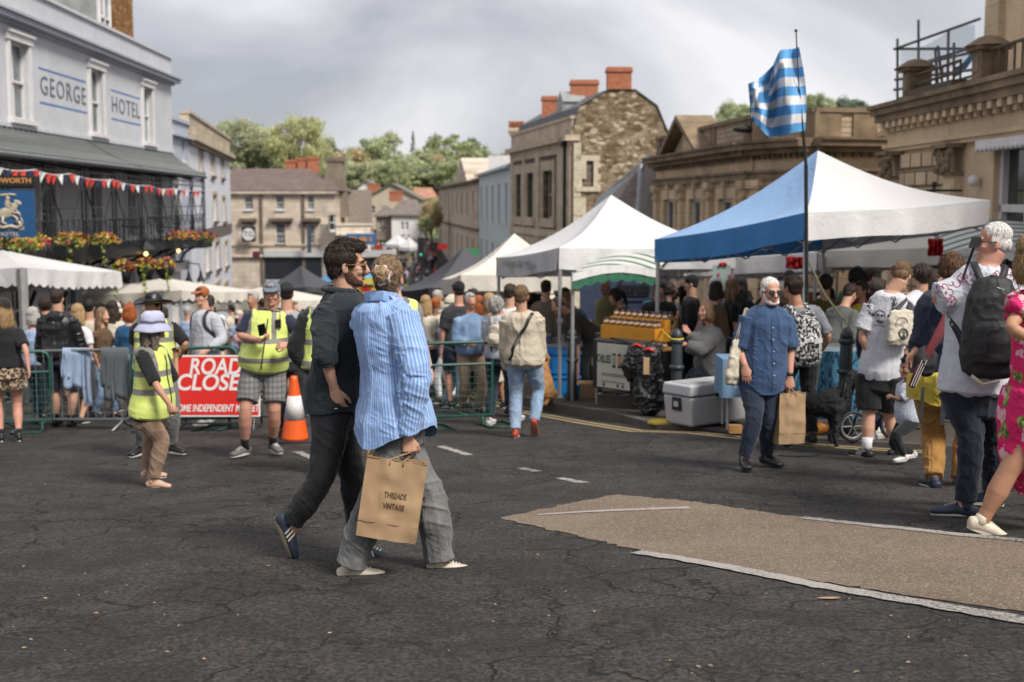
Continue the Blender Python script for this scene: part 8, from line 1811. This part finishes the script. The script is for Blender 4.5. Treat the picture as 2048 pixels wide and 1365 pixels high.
def crate(label,c,w,dd,h):
 t=thing('wooden_tray',label,'tray',c);m=MB()
 m.obox(c+Z*.01,ux*w,uy*dd,(0,0,.01))
 for s_ in(-1,1):m.obox(c+Z*h/2+uy*dd*s_,ux*w,uy*.008,(0,0,h/2));m.obox(c+Z*h/2+ux*w*s_,ux*.008,uy*dd,(0,0,h/2))
 m.build('tray_body',WOOD,t);return t
for i,(px,py,dd_)in enumerate(((1318,700,16.2),(1322,668,16.6),(1330,640,17.2))):
 c=P(px,py,dd_);crate('pine tray of small sauce jars, %s of three beside the riser'%('lowest','middle','highest')[i],c,.15,.09,.04);m=MB();m.obox(c-Z*.12,ux*.02,uy*.02,(0,0,.12));m.build('post',WOOD,bpy.data.objects['wooden_tray'+('' if i==0 else '.%03d'%i)])
 for k_ in range(3):jar(c+ux*(-.09+.09*k_)+Z*.02,'small sauce jar, %s in the %s pine tray'%(('left','centre','right')[k_],('lowest','middle','highest')[i]))
t=thing('wooden_easel','folding pine display easel behind the left pole of the blue gazebo','easel',P(1345,700,17.4));m=MB();m.poly([P(1332,705,17.3),P(1358,622,17.5)],.018,4);m.poly([P(1350,705,17.6),P(1356,622,17.5)],.018,4);m.poly([P(1362,700,17.6),P(1350,640,17.5)],.014,4);m.poly([P(1338,672,17.3),P(1358,672,17.6)],.014,4);m.build('easel_frame',WOOD,t)
BAGM=NT('bin_liner');BAGM.set((0.010,0.010,0.011),.22,0,.6);BAGM.bump(BAGM.noise(BAGM.tc(),9,5,.6,1.2),.8,.05)
for i,(px,dd_,h,lb)in enumerate(((1302,15.55,.78,'shiny black bin bag hanging from the corner of the jar stall'),(1278,15.75,.45,'smaller black bin bag tied with red tape on the jar stall'))):
 c=base_at(px,dd_,.10);t=thing('bin_bag',lb,'bin bag',c);zb=.02 if i==0 else .40
 blobmesh(lambda mb:mb.loft([c+Z*(zb+.05),c+Z*(zb+.2),c+Z*(zb+h*.7),c+Z*(zb+h)],[(.14,.12),(.20,.16),(.15,.12),(.10,.07)],(1,0,0),18,.4),.012,BAGM.m,'bag_body',t,2,.03,i*3)
 m=MB();q=c+Z*(zb+h);m.loft([q+Vector((-.08,-.05,0)),q+Vector((-.03,-.09,.03)),q+Vector((.05,-.08,-.01))],[.012,.018,.01],None,6,.3);m.build('red_tie',SR,t,True)
m=MB();c=P(1293,733,15.35);m.box(c.x-.035,c.x+.035,c.y,c.y+.05,c.z-.1,c.z+.1);tag(m.build('carton',KRAFT),'small brown carton standing by the bin bags','carton')
t=thing('cool_box','large grey-white cool box with black latches on the footway','cool box',base_at(1415,14.9,.04));CBX=plain('cooler_plastic',(0.44,0.44,0.46),.45,.06,3,.05);A=base_at(1412,14.55,.045);ua=Vector((.80,.60,0)).normalized();ub=Vector((-.6,.8,0));hl,hw=.50,.24
A=A+ua*.15+ub*.1
def cb(mb,s,z0_,z1_,top=1.0):
 v=[A+ua*hl*s*x*(1 if zz==z0_ else top)+ub*hw*s*y*(1 if zz==z0_ else top)+Z*zz for zz in(z0_,z1_)for x,y in((-1,-1),(1,-1),(1,1),(-1,1))];mb.add(v,[(3,2,1,0),(4,5,6,7),(0,1,5,4),(1,2,6,5),(2,3,7,6),(3,0,4,7)])
m=MB();cb(m,.90,.02,.36,1.08);o=m.build('cooler_tub',CBX,t);bv=o.modifiers.new('b','BEVEL');bv.width=.03;bv.segments=3
m=MB();cb(m,1.0,.37,.50,.97);o=m.build('cooler_lid',CBX,t);bv=o.modifiers.new('b','BEVEL');bv.width=.025;bv.segments=3
m=MB();m.obox(A-ua*hl*.96+Z*.27,ua*.012,ub*.07,(0,0,.075));m.build('handle',NYL,t);m=MB();m.obox(A-ua*hl*.985+Z*.27,ua*.012,ub*.03,(0,0,.03));m.build('handle_badge',CBX,t)
for x in(-.1,.5):m=MB();m.obox(A-ub*hw*1.0+ua*x*hl+Z*.40,ua*.04,ub*.012,(0,0,.05));m.build('latch',NYL,t)
m=MB();m.obox(A-ua*hl*.35+Z*.503,ua*.25,ub*.14,(0,0,.004));m.build('lid_panel',plain('cooler_darker_grey',(0.33,0.33,0.34)),t)  # flat lid panel in a darker grey than the rest of the box
m=MB();m.lathe(base_at(1325,14.9,.045),[(.15,0),(.16,.02),(.13,.045),(.0,.05)],18);tag(m.build('base_weight',YB,None,True),'round yellow weight at the foot of the gazebo pole','weight')
m=MB();c=base_at(1478,13.6,.035);m.box(c.x-.07,c.x+.07,c.y,c.y+.1,c.z,c.z+.085);tag(m.build('wooden_block',WOOD),'small pale wooden block on the footway beside the cool box','block')
for i,(hh,lb)in enumerate(((.0,'bright blue plastic crate, lower of the stack by the bollard'),(.36,'bright blue plastic crate, upper of the stack by the bollard'))):
 t,g=boxthing('plastic_crate',lb,'crate',X(1098,19.0),X(1162,19.0),19.0,19.6,.12+hh,.33,plain('crate_blue',(0.012,0.20,0.56),.4,.1),'stacked blue crates',bevel=.02);m=MB();m.box(X(1096,19.0),X(1164,19.0),18.98,19.62,g.z+.30,g.z+.345);m.build('rim',plain('crate_blue',(0.012,0.20,0.56),.4),t)
t,g=boxthing('folding_table','cluttered table with trays behind the blue crates','table',X(1075,20),X(1180,20),20,20.8,.86,.04,plain('table_white',(0.4,0.4,0.4)));m=MB()
for x in(X(1080,20),X(1175,20)):m.tube((x,20.1,g.z-.8),(x,20.1,g.z),.02)
m.build('leg',MET,t)
rr=random.Random(6)
for i in range(7):
 x=X(1080+i*15,20);hgt=rr.uniform(.08,.2);c=Vector((x,20.1+rr.uniform(0,.3),g.z+.04));t=thing('food_tub','plastic food tub, %s from the left on the cluttered table'%('first','second','third','fourth','fifth','sixth','seventh')[i],'tub',c,'tubs on the cluttered table');m=MB();m.box(x-.06,x+.06,c.y,c.y+.15,c.z,c.z+hgt);m.build('tub_body',plain('tub_%d'%(i%3),[(0.3,0.3,0.28),(0.08,0.1,0.2),(0.35,0.25,0.18)][i%3],.4),t);m=MB();m.box(x-.065,x+.065,c.y-.005,c.y+.155,c.z+hgt,c.z+hgt+.015);m.build('tub_lid',MET,t)
t,g=boxthing('cardboard_box','open cardboard box on the footway between the bollard and the jar stall','box',X(1162,18.6),X(1198,18.6),18.6,18.95,.12,.22,KRAFT);m=MB();m.obox(Vector((X(1162,18.6)-.06,18.75,g.z+.2)),(.07,0,.03),(0,.17,0),(0,0,.003));m.build('flap',KRAFT,t)
def clothtable(label,cx,d,w,dep,h,mat,hh,low=.45):
 g=on(cx,d,hh);t=thing('stall_table',label,'table',g);m=MB();m.box(cx-w/2,cx+w/2,d,d+dep,g.z+h-.03,g.z+h);m.build('table_top',WOOD,t);m=MB()
 m.grid(lambda u,v:Vector((cx+(u-.5)*(w+.04),d-.02-.02*math.sin(u*19)*v,g.z+h+.005-v*low)),40,6);m.grid(lambda u,v:Vector((cx-w/2-.02-.015*math.sin(u*9)*v,d-.02+u*(dep+.04),g.z+h+.005-v*low)),14,6);m.quad(Vector((cx-w/2-.02,d-.02,g.z+h+.006)),Vector((cx+w/2+.02,d-.02,g.z+h+.006)),Vector((cx+w/2+.02,d+dep,g.z+h+.006)),Vector((cx-w/2-.02,d+dep,g.z+h+.006)));m.build('table_cloth',mat,t,True)
 for x in(-w/2+.06,w/2-.06):
  for y in(.08,dep-.08):m=MB();m.tube((cx+x,d+y,g.z),(cx+x,d+y,g.z+h),.018);m.build('leg',MET,t)
 return t,g
DOT=NT('blue_dot_cloth');v=DOT.tc();e=DOT.voro(v,18,'F1',0,.15);DOT.set(DOT.mix(DOT.ramp(e,[(.14,1),(.2,0)]),(0.14,0.24,0.36),(0.5,0.54,0.6)),.85,0,.2)
clothtable('table under a pale blue polka dot cloth behind the man in the blue shirt',X(1522,13.6),13.85,.66,.5,.78,DOT.m,.04,.42)
TQ=NT('turquoise_print');v=TQ.tc();w_=TQ.noise(TQ.map(v,(9,9,3.5),rot=(0,.5,0)),2.2,3,.5,1.5);TQ.set(TQ.mix(TQ.ramp(w_,[(.52,0),(.57,1)]),(0.07,0.22,0.33),(0.015,0.04,0.09)),.7,0,.3)
clothtable('table with a printed turquoise panel along its front beside the black dog',X(1675,13.4),13.45,1.35,.7,.86,TQ.m,.04,.72)
t,g=boxthing('display_case','glass topped tray of small goods on the turquoise fronted table','display case',X(1600,13.3),X(1740,13.3),13.5,13.9,.905,.06,plain('case_grey',(0.3,0.31,0.32),.3));m=MB();m.box(X(1604,13.3),X(1736,13.3),13.52,13.88,g.z+.06,g.z+.066);m.build('glass_top',GLC,t)
t=thing('folding_chair','black canvas chair under the woman in the grey jumper','chair',base_at(1430,15.9,.06));c=base_at(1435,15.9,.06);m=MB();m.obox(c+Z*.45,(.24,0,0),(0,.22,0),(0,0,.02));m.build('seat',NYL,t);m=MB();m.obox(c+Vector((.18,-.05,.70)),(.03,.02,.0),(.04,-.26,0),(.02,0,.26));m.build('backrest',NYL,t)
for x in(-.2,.2):
 for y in(-.2,.2):m=MB();m.tube(c+Vector((x,y,0)),c+Vector((x,y,.45)),.014);m.build('leg',MET,t)
b=on(X(1425,15.9),15.9,.06);B=Body(b,200,1.66,.7,True,drop=.36,ov={'head':(1411,622,-.05),'nb':(1420,655,0),'pel':(1432,748,0),'elR':(1398,690,-.2),'wrR':(1380,668,-.1),'elL':(1400,700,-.35),'wrL':(1372,690,-.32),'knL':(1385,745,-.1),'anL':(1385,808,-.05),'knR':(1385,745,.2),'anR':(1380,805,.2)},head_yaw=20)
make_person('seated stallholder with fair hair in a thick grey jumper',B,dict(skin=SK['pink'],hair=('bob',H_LB),face=True,top=(C('grey_wool',(0.115,0.115,0.115)),1.9,-.05,.055,dict(fold=.018)),legs=('straight',DDEN,1.9),shoes=(SHB,SHB)),vox=.01)
simple('stallholder in a dark brown t-shirt bending over the blue crates',1185,19.2,1.74,195,('crop',H_BK),C('dark_brown',(0.045,0.035,0.03)),('straight',BLK,1.9),False,.3,.85,skn='tan',lean=48,h=.12,hands=((.42,.15,.38),(.45,-.18,.40)),head_pitch=30)
simple('bald bearded man in an olive shirt in front of the navy banner',1212,22.0,1.80,-130,('fringe',H_GR),OLV,('straight',DDEN,1.9),False,.2,1.9,beard=H_GR,face=True,hands=((-.12,.12,.5),(-.12,-.12,.5)),h=.12)
simple('woman with dark hair and a maroon top leaning over the jar stall',1268,19.2,1.66,-160,('ponytail',H_DK),C('dark_maroon',(0.04,0.018,0.018)),('slim',BLK,1.9),True,.2,.8,lean=25,hands=((.4,.2,.62),(.42,-.15,.62)),head_pitch=25,h=.12)
simple('man with dark hair in a teal shirt behind the jars',1304,19.4,1.80,-70,('short',H_DK),TEAL,('straight',BLK,1.9),False,.2,1.8,lean=22,hands=((.4,.2,.62),(.42,-.15,.62)),head_pitch=35,h=.12)
simple('man in a black jacket and open collar reaching over the jars',1318,18.2,1.76,-95,('short',H_BR),BLK,('straight',BLK,1.9),False,.2,1.9,lean=22,hands=((.4,.2,.60),(.42,-.15,.60)),head_pitch=30,h=.12)
simple('tall man in a taupe jumper with a dark strap near the cream gazebo',1092,20.5,1.86,60,('short',H_DK),C('taupe',(0.15,0.115,0.085)),('straight',DDEN,1.9),False,.2,1.8,h=.05)
simple('woman with tied hair and a black apron behind the bending stallholder',1130,21.2,1.66,-80,('ponytail',H_BR),BLK,('straight',BLK,1.9),True,.2,.8,face=True,h=.12)
simple('person in a turquoise top bending behind the brown t-shirt stallholder',1176,21.0,1.66,200,('short',H_LB),C('turquoise',(0.08,0.26,0.29)),('straight',DDEN,1.9),False,.2,1.2,lean=30,h=.12)
simple('woman with dark tied back hair in profile behind the jar stall',1338,18.8,1.68,5,('ponytail',H_DK),BLK,('straight',BLK,1.9),True,.1,.8,face=True,h=.1)
simple('man in a black cap with a pink shirt behind the seated stallholder',1385,18.6,1.78,170,('short',H_DK),BLK,('straight',DDEN,1.9),False,.1,1.6,hat=('cap',BLK),h=.1)
simple('woman with long white hair and a pink shirt leaning on the stall',1412,18.2,1.74,20,('long',H_WH,.2),PNK,('straight',DDEN,1.9),True,.3,1.8,lean=12,h=.1)
simple('woman with dark brown hair and a dark red collar behind the grey jumper',1432,17.4,1.64,30,('bob',H_DK),BRN,('straight',BLK,1.9),True,.2,1.8,h=.1)
simple('young woman with long brown hair in a black top looking right',1464,18.2,1.70,5,('long',H_LB,.2),BLK,('straight',BLK,1.9),True,.1,.8,face=True,h=.1)
simple('woman with very dark long hair beside the hanging poster',1482,19.0,1.74,60,('long',H_BK,.3),BLK,('straight',BLK,1.9),True,.1,1.6,h=.1)
simple('person in a grey hooded top bending over the turquoise table',1668,15.4,1.66,40,('short',H_BR),C('hood_grey',(0.10,0.105,0.10)),('straight',DDEN,1.9),False,.3,1.8,lean=28,head_pitch=25,h=.05)
simple('person in an olive brown top with dark hair under the blue gazebo',1652,17.0,1.70,80,('curly',H_DK),C('olive_dark',(0.09,0.07,0.02)),('straight',BLK,1.9),False,.4,1.8,h=.08)
simple('man with black hair in a bright red top under the blue gazebo',1712,17.4,1.78,10,('curly',H_BK),REDC,('straight',BLK,1.9),False,.3,1.8,skn='tan',head_pitch=20,h=.08)
simple('young woman in a yellow top in front of the red top',1726,16.8,1.60,-150,('short',H_DK),YEL,('straight',BLK,1.9),True,.1,1.2,skn='tan',h=.08)
simple('man with a flat dark cap behind the skull t-shirt',1738,18.0,1.82,30,('short',H_DK),BLK,('straight',BLK,1.9),False,.1,1.8,h=.08)
simple('man with wavy hair and a patterned blue shirt right of the skull t-shirt man',1845,13.6,1.74,100,('curly',H_BR),C('blue_print',(0.25,0.32,0.45)),('straight',DDEN,1.9),False,.2,.9,h=.05)
simple('woman in sunglasses with brown hair and a dark green coat behind the cream tote bag',1868,14.4,1.70,-40,('bob',H_BR),GRN,('straight',C('plum',(0.08,0.03,0.09)),1.9),True,.2,1.8,h=.05)
simple('fair haired woman partly hidden behind the skull t-shirt man',1800,15.2,1.60,60,('long',H_LB,.2),BRN,('straight',DDEN,1.9),True,.2,1.8,h=.05)
simple('person in navy trousers and white trainers behind the skull t-shirt man',1756,12.9,1.60,30,('short',H_BR),DNV,('slim',DNV,1.9),False,.0,1.8,shoes=(SHW,SHW),h=.03)
# -------------------------------------------------- dogs
FURK=plain('black_fur',(0.008,0.008,0.009),.8,.4,30,.6);FURG=plain('golden_fur',(0.30,0.15,0.05),.85,.35,14,.6)
def dog(label,base,hd,h,fur,curly=0.02,head_up=.25,sit=False):
 f=hdg(hd);l=Vector((-f.y,f.x,0));k=h/.5;b=Vector(base);t=thing('dog',label,'dog',b);mb=MB();p=lambda x,y,z:b+f*x*k+l*y*k+Z*z*k
 if not sit:
  mb.loft([p(-.30,0,.43),p(-.18,0,.42),p(.0,0,.40),p(.18,0,.40),p(.28,0,.45)],[(.085,.10),(.10,.11),(.10,.105),(.115,.15),(.08,.11)],l,16,.7)
  for y in(-.075,.075):
   mb.loft([p(.20,y,.38),p(.20,y,.22),p(.205,y,.16),p(.20,y,.04),p(.22,y,.02)],[.06,.04,.034,.03,.035],None,10,.5)
   mb.loft([p(-.24,y,.38),p(-.19,y,.26),p(-.31,y,.16),p(-.29,y,.04),p(-.26,y,.02)],[.085,.055,.034,.03,.034],None,10,.5)
  mb.loft([p(.24,0,.46),p(.32,0,.56),p(.37,0,.63)],[.085,.07,.07],None,12,.5);hc=p(.40,0,.66);tl=[p(-.33,0,.46),p(-.42,0,.52),p(-.46,0,.62)]
 else:
  mb.loft([p(-.16,0,.12),p(-.10,0,.24),p(.0,0,.38),p(.06,0,.52)],[(.14,.15),(.13,.14),(.10,.12),(.08,.09)],l,16,.7)
  for y in(-.07,.07):mb.loft([p(.08,y,.36),p(.10,y,.18),p(.11,y,.04),p(.14,y,.02)],[.05,.036,.03,.034],None,10,.5);mb.loft([p(-.12,y*1.5,.14),p(.0,y*1.7,.10),p(.02,y*1.7,.03),p(.08,y*1.7,.025)],[.08,.06,.035,.03],None,10,.5)
  hc=p(.10,0,.64);tl=[p(-.25,0,.06),p(-.38,.05,.04),p(-.46,.12,.04)]
 mb.ell(hc,f*.085*k,l*.075*k,Z*.075*k,14,10);mb.loft([hc+f*.06*k-Z*.015*k,hc+f*.13*k-Z*.03*k,hc+f*.17*k-Z*.035*k],[.048*k,.036*k,.028*k],None,12,.7)
 for y in(-1,1):mb.loft([hc+l*y*.06*k+Z*.04*k,hc+l*y*.085*k-Z*.03*k,hc+l*y*.08*k-Z*.09*k],[.02*k,.032*k,.02*k],None,8,.6)
 mb.loft(tl,[.035*k,.028*k,.02*k],None,8,.6);me=remeshed(mb,.009,2,'body');c=co_of(me);n=no_of(me);c=c+n*(curly*(vnoise(c*28)*.6+vnoise(c*60)*.4))[:,None];me.vertices.foreach_set('co',c.ravel());me.update();obj(me,'body',fur,t)
 m=MB();m.sph(hc+f*.195*k-Z*.025*k,.013*k);m.build('nose',LEATH,t,True);return t,p,hc
t,p,hc=dog('black curly coated dog on a lead standing beside the paper bag',base_at(1634,12.35,.03),2,.50,FURK,.02)
m=MB();q=p(.27,0,.52);m.loft([q+Vector((0,.09*math.cos(a),.02+.09*math.sin(a)))+Vector((.03*math.sin(a),0,0))for a in[i*math.pi/8 for i in range(17)]],[.010]*17,None,6,0);m.build('collar',NYL,t,True)
m=MB();m.poly([q+Vector((-.02,0,.1)),P(1640,795,12.35),P(1616,765,12.4)],.007,5);tag(m.build('dog_lead',NYL),'black lead running up from the collar of the black dog','dog lead')
dog('golden brown dog sitting beside the blue crates',base_at(1088,17.9,.12),100,.50,FURG,.012,sit=True)
t=thing('balance_bike','small black balance bike leaning behind the dog','bicycle',base_at(1718,12.6,.03));c=base_at(1715,12.6,.03)+Z*.15
for dx,px_ in((0,0),(.45,0)):
 m=MB();q=c+Vector((dx,dx*.3,0));pts=[q+Vector((.14*math.cos(a),.03*math.cos(a),.14*math.sin(a)))for a in[i*math.pi/10 for i in range(21)]];m.poly(pts,.018,8);w=m.build('wheel',NYL,t,True);m=MB()
 for i in range(6):a=i*math.pi/3;m.tube(q,q+Vector((.13*math.cos(a),.03*math.cos(a),.13*math.sin(a))),.003,4)
 m.poly([q+Vector((.12*math.cos(a),.026*math.cos(a),.12*math.sin(a)))for a in[i*math.pi/8 for i in range(17)]],.007,5);m.build('rim',MET,w)
m=MB();e=c+Vector((.45,.135,0));m.poly([c,c+Vector((.08,.02,.25)),c+Vector((.1,.02,.36))],.013,6);m.poly([c+Vector((.08,.02,.2)),c+Vector((.28,.08,.12)),e],.014,6);m.tube(c+Vector((.1,-.12,.36)),c+Vector((.1,.16,.36)),.011);m.poly([c+Vector((.28,.08,.12)),c+Vector((.33,.1,.26))],.012);m.build('bike_frame',LEATH,t,True);m=MB();m.ell(c+Vector((.33,.1,.28)),(.08,0,0),(0,.04,0),(0,0,.02));m.build('saddle',NYL,t,True)
for i,px in enumerate((1628,1650)):c=base_at(px,13.3,.04);t=thing('orange_bag','small orange bag on the ground behind the black dog, %s of two'%('left','right')[i],'bag',c);blobmesh(lambda mb:mb.ell(c+Z*.06,(.09,0,0),(0,.06,0),(0,0,.06)),.008,plain('orange_plastic',(0.45,0.17,0.02),.4),'bag_body',t,1,.015)
for i,(px,py,d,w)in enumerate(((895,640,27,.5),(945,655,26,.45),(860,640,33,.5))):
 c=P(px,py,d);c.z=HZ(c.x,d)+.85;t=thing('potted_plants','tray of %s green and yellow plants on the street stall'%('leafy','tall','distant')[i],'plants',c-Z*.85);m=MB();m.box(c.x-w,c.x+w,d-.2,d+.2,c.z-.85,c.z-.1);m.build('plant_table',WOOD,t);flowers(t,c+Z*.1,w,.3,.3,60,60+i)
t=thing('flower_poster','yellow board painted with red flowers, seen between the heads of the couple','poster',on(X(732,12.4),12.4));a,b=P(712,556,12.4),P(752,615,12.4);m=MB();m.box(a.x,b.x,12.4,12.42,b.z,a.z);m.build('board',plain('board_yellow',(0.45,0.42,0.08),.7,.15),t);m=MB();m.tube(((a.x+b.x)/2,12.43,b.z),((a.x+b.x)/2,12.43,HZ(a.x,12.4)),.015);m.build('post',WOOD,t)
rr=random.Random(12);m=MB()
for i in range(5):
 q=Vector((a.x+rr.uniform(.03,.17),12.395,b.z+rr.uniform(.04,.2)))
 for k_ in range(5):al=k_*.5-1;m.extr([q,q+Vector((math.sin(al)*.05-.008,0,math.cos(al)*.06)),q+Vector((math.sin(al)*.06+.008,0,math.cos(al)*.07))],(0,-.003,0))
m.build('painted_flower',SR,t)
text('board_lettering','Bees',.06,((a.x+b.x)/2+.02,12.39,a.z-.07),(1,0,0),(0,0,1),LEATH,t,.002,.001,.11)
# -------------------------------------------------- the crowd
def crowd():
 rr=random.Random(21);protos=[]
 T=[('f_long',dict(hair=('long',H_BR,.2)),True,('slim',DDEN,1.9),.8),('f_bob',dict(hair=('bob',H_BL)),True,('dress',DNV,1.1),.8),('m_short',dict(hair=('short',H_DK)),False,('straight',DDEN,1.9),.85),('m_cap',dict(hair=('short',H_BR),hat=('cap',BLK)),False,('shorts',GRY,.9),.85),('m_long',dict(hair=('short',H_GR)),False,('straight',KHK,1.9),1.85),('f_pony',dict(hair=('ponytail',H_LB)),True,('slim',BLK,1.9),1.8),('f_hat',dict(hair=('long',H_BL,.15),hat=('bucket',CREAM)),True,('slim',DEN,1.9),.7)]
 P_=[dict(),dict(feet=((.25,.08),(-.2,-.08))),dict(hands=((.28,.12,.58),(.25,-.14,.60))),dict(hands=((.05,.24,.47),(.28,-.10,.66)))]
 for i,(nm,o,fem,legs,sl)in enumerate(T):
  for v in(0,1):
   B=Body(Vector((0,0,0)),90,1.66 if fem else 1.78,[.1,.6][v],fem,**P_[(i+v*2)%4]);q=dict(skin=SK['fair'],top=(WHT,sl,-.08,.03,dict(fold=.014)),legs=legs,shoes=(SHB,SHW));q.update(o)
   r,_=make_person('prototype',B,q,None,.02 if v else .018);protos.append((r,nm,fem))
 tops=[('white',WHT),('black',BLK),('navy',DNV),('grey',MGR),('pale blue',LBL),('cream',CREAM),('red',REDC),('olive',OLV),('pink',PNK),('denim blue',DEN),('dark navy',DNV),('off-white',CREAM),('charcoal',CHAR),('green',GRN),('lilac',LAV),('dark grey',CHAR),('beige',BEI),('brown',BRN)]
 hairs=[('dark',H_DK),('brown',H_BR),('light brown',H_LB),('blond',H_BL),('grey',H_GR),('black',H_BK),('auburn',H_RD)];low=[('dark jeans',DDEN),('black',BLK),('blue jeans',DEN),('khaki',KHK),('grey',GRY),('white',WHT)]
 used=set();placed=[];first=set()
 def put(x,y,h,place,grp,sc=1.0,turn=None):
  r,nm,fem=rr.choice(protos);tn,tm=rr.choice(tops);hn,hm=rr.choice(hairs);ln,lm=rr.choice(low)
  who='woman' if fem else 'man';extra={'m_cap':' in a cap','f_hat':' in a sun hat','f_pony':' with a ponytail'}.get(nm,'')
  for k_ in range(30):
   lb='%s%s, %s hair, %s top, %s, %s'%(who,extra,hn,tn,ln,place)
   if lb not in used:break
   tn,tm=rr.choice(tops);hn,hm=rr.choice(hairs);ln,lm=rr.choice(low)
  used.add(lb);sc=sc*rr.uniform(.92,1.06);rz=math.radians(turn if turn is not None else rr.choice((0,180,90,-90,0))+rr.uniform(-35,35))
  c,out=copy_tree(r,loc=on(x,y,h),rz=rz,scale=sc,label=lb);c['group']=grp;sk_=SK[rr.choice(['fair','fair','pink','tan','tan','brown'])]
  for o in out:
   s=o.name.split('.')[0];m_={'body':sk_,'shirt':tm,'hair':hm,'trousers':lm,'shorts':lm,'skirt':tm}.get(s)
   if m_ is not None:o.material_slots[0].link='OBJECT';o.material_slots[0].material=m_
 def spread(n,x0,x1,d0,d1,mind,h,place,grp,**k):
  tries=0;c=0
  while c<n and tries<n*40:
   tries+=1;d=d0+(d1-d0)*rr.random()**.8;px=rr.uniform(x0,x1);x=xat(px,d)
   if any((x-a)**2+(d-b)**2<mind*mind for a,b in placed):continue
   placed.append((x,d));put(x,d,h,place if isinstance(place,str)else place(px),grp,**k);c+=1
 loc=lambda px:'left of the walking couple' if px<640 else 'in the street by the grey gazebo'
 spread(22,-10,440,20.8,31,.55,0,'by the parasols','people behind the left barrier')
 spread(24,400,700,19,40,.6,0,'near the hotel','people behind the middle barrier')
 spread(46,850,985,17.5,34,.5,0,'beyond green barrier','people walking in the street')
 spread(34,780,960,34,60,.55,0,'down the street','people far down the street')
 spread(16,470,640,40,62,.8,0,'by the bank','people by the bank building')
 spread(8,1000,1130,24,32,.6,.1,'under cream gazebo','people under the cream gazebo')
 spread(22,1330,1900,19.5,25,.5,.12,'behind the stalls','people behind the stalls')
 spread(118,735,872,84,150,.5,0,'on far street','people on the far street')
 for r,_,_ in protos:
  for c in kids(r):
   for g in kids(c):bpy.data.objects.remove(g)
   bpy.data.objects.remove(c)
  bpy.data.objects.remove(r)
crowd()
for i,(px,py,w,h,d,lb)in enumerate(((735,468,30,34,152,'white van parked at the top of the far street, nearer of two'),(722,447,26,18,172,'white van at the top of the far street, farther of two'))):
 c=P(px,py,d);g=HZ(c.x,d);W2,H2=w/FPX*d/2,2.1;t=thing('van',lb,'van',(c.x,d,g),'vans at the top of the street');m=MB();VW=plain('van_white',(0.62,0.62,0.63),.3,.05)
 m.extr([Vector((c.x-W2,d,g+.35)),Vector((c.x+W2,d,g+.35)),Vector((c.x+W2,d,g+1.2)),Vector((c.x+W2*.85,d,g+H2)),Vector((c.x-W2*.85,d,g+H2)),Vector((c.x-W2,d,g+1.2))],(0,4.6,0));o=m.build('van_body',VW,t);bv=o.modifiers.new('b','BEVEL');bv.width=.08;bv.segments=2
 m=MB();m.obox((c.x,d-.01,g+1.55),(W2*.78,0,0),(0,.02,0),(0,0,.3));m.build('windscreen',GL,t)
 for sx in(-1,1):
  for y in(.8,3.8):m=MB();m.loft([(c.x+sx*(W2-.22),d+y,g+.34),(c.x+sx*(W2+.01),d+y,g+.34)],[.34,.34],None,16,0);m.build('wheel',NYL,t)
  m=MB();m.box(c.x+sx*W2*.7-.12,c.x+sx*W2*.7+.12,d-.03,d,g+.75,g+.95);m.build('headlight',GLC,t)
rsign(885,494,20,10,75,RED,'shop_sign','small red shop sign on the right side of the far street','sign');rsign(944,508,26,20,62,plain('sign_green',(0.03,0.22,0.09)),'shop_banner','green shop banner with a yellow spot behind the grey gazebo','sign')
tl_=P(842,497,60);t=thing('traffic_light','traffic light showing green at the foot of the far street','traffic light',(tl_.x,60,HZ(tl_.x,60)));m=MB();m.tube((tl_.x,60,HZ(tl_.x,60)),(tl_.x,60,tl_.z+.3),.06);m.build('post',BLACKP,t);m=MB();m.box(tl_.x-.15,tl_.x+.15,59.85,60.1,tl_.z-.45,tl_.z+.5);m.build('signal_head',BLACKP,t);m=MB();m.sph((tl_.x,59.84,tl_.z-.3),.06);m.build('green_lamp',emit('green_lamp',(.02,.4,.25),.8),t,True)
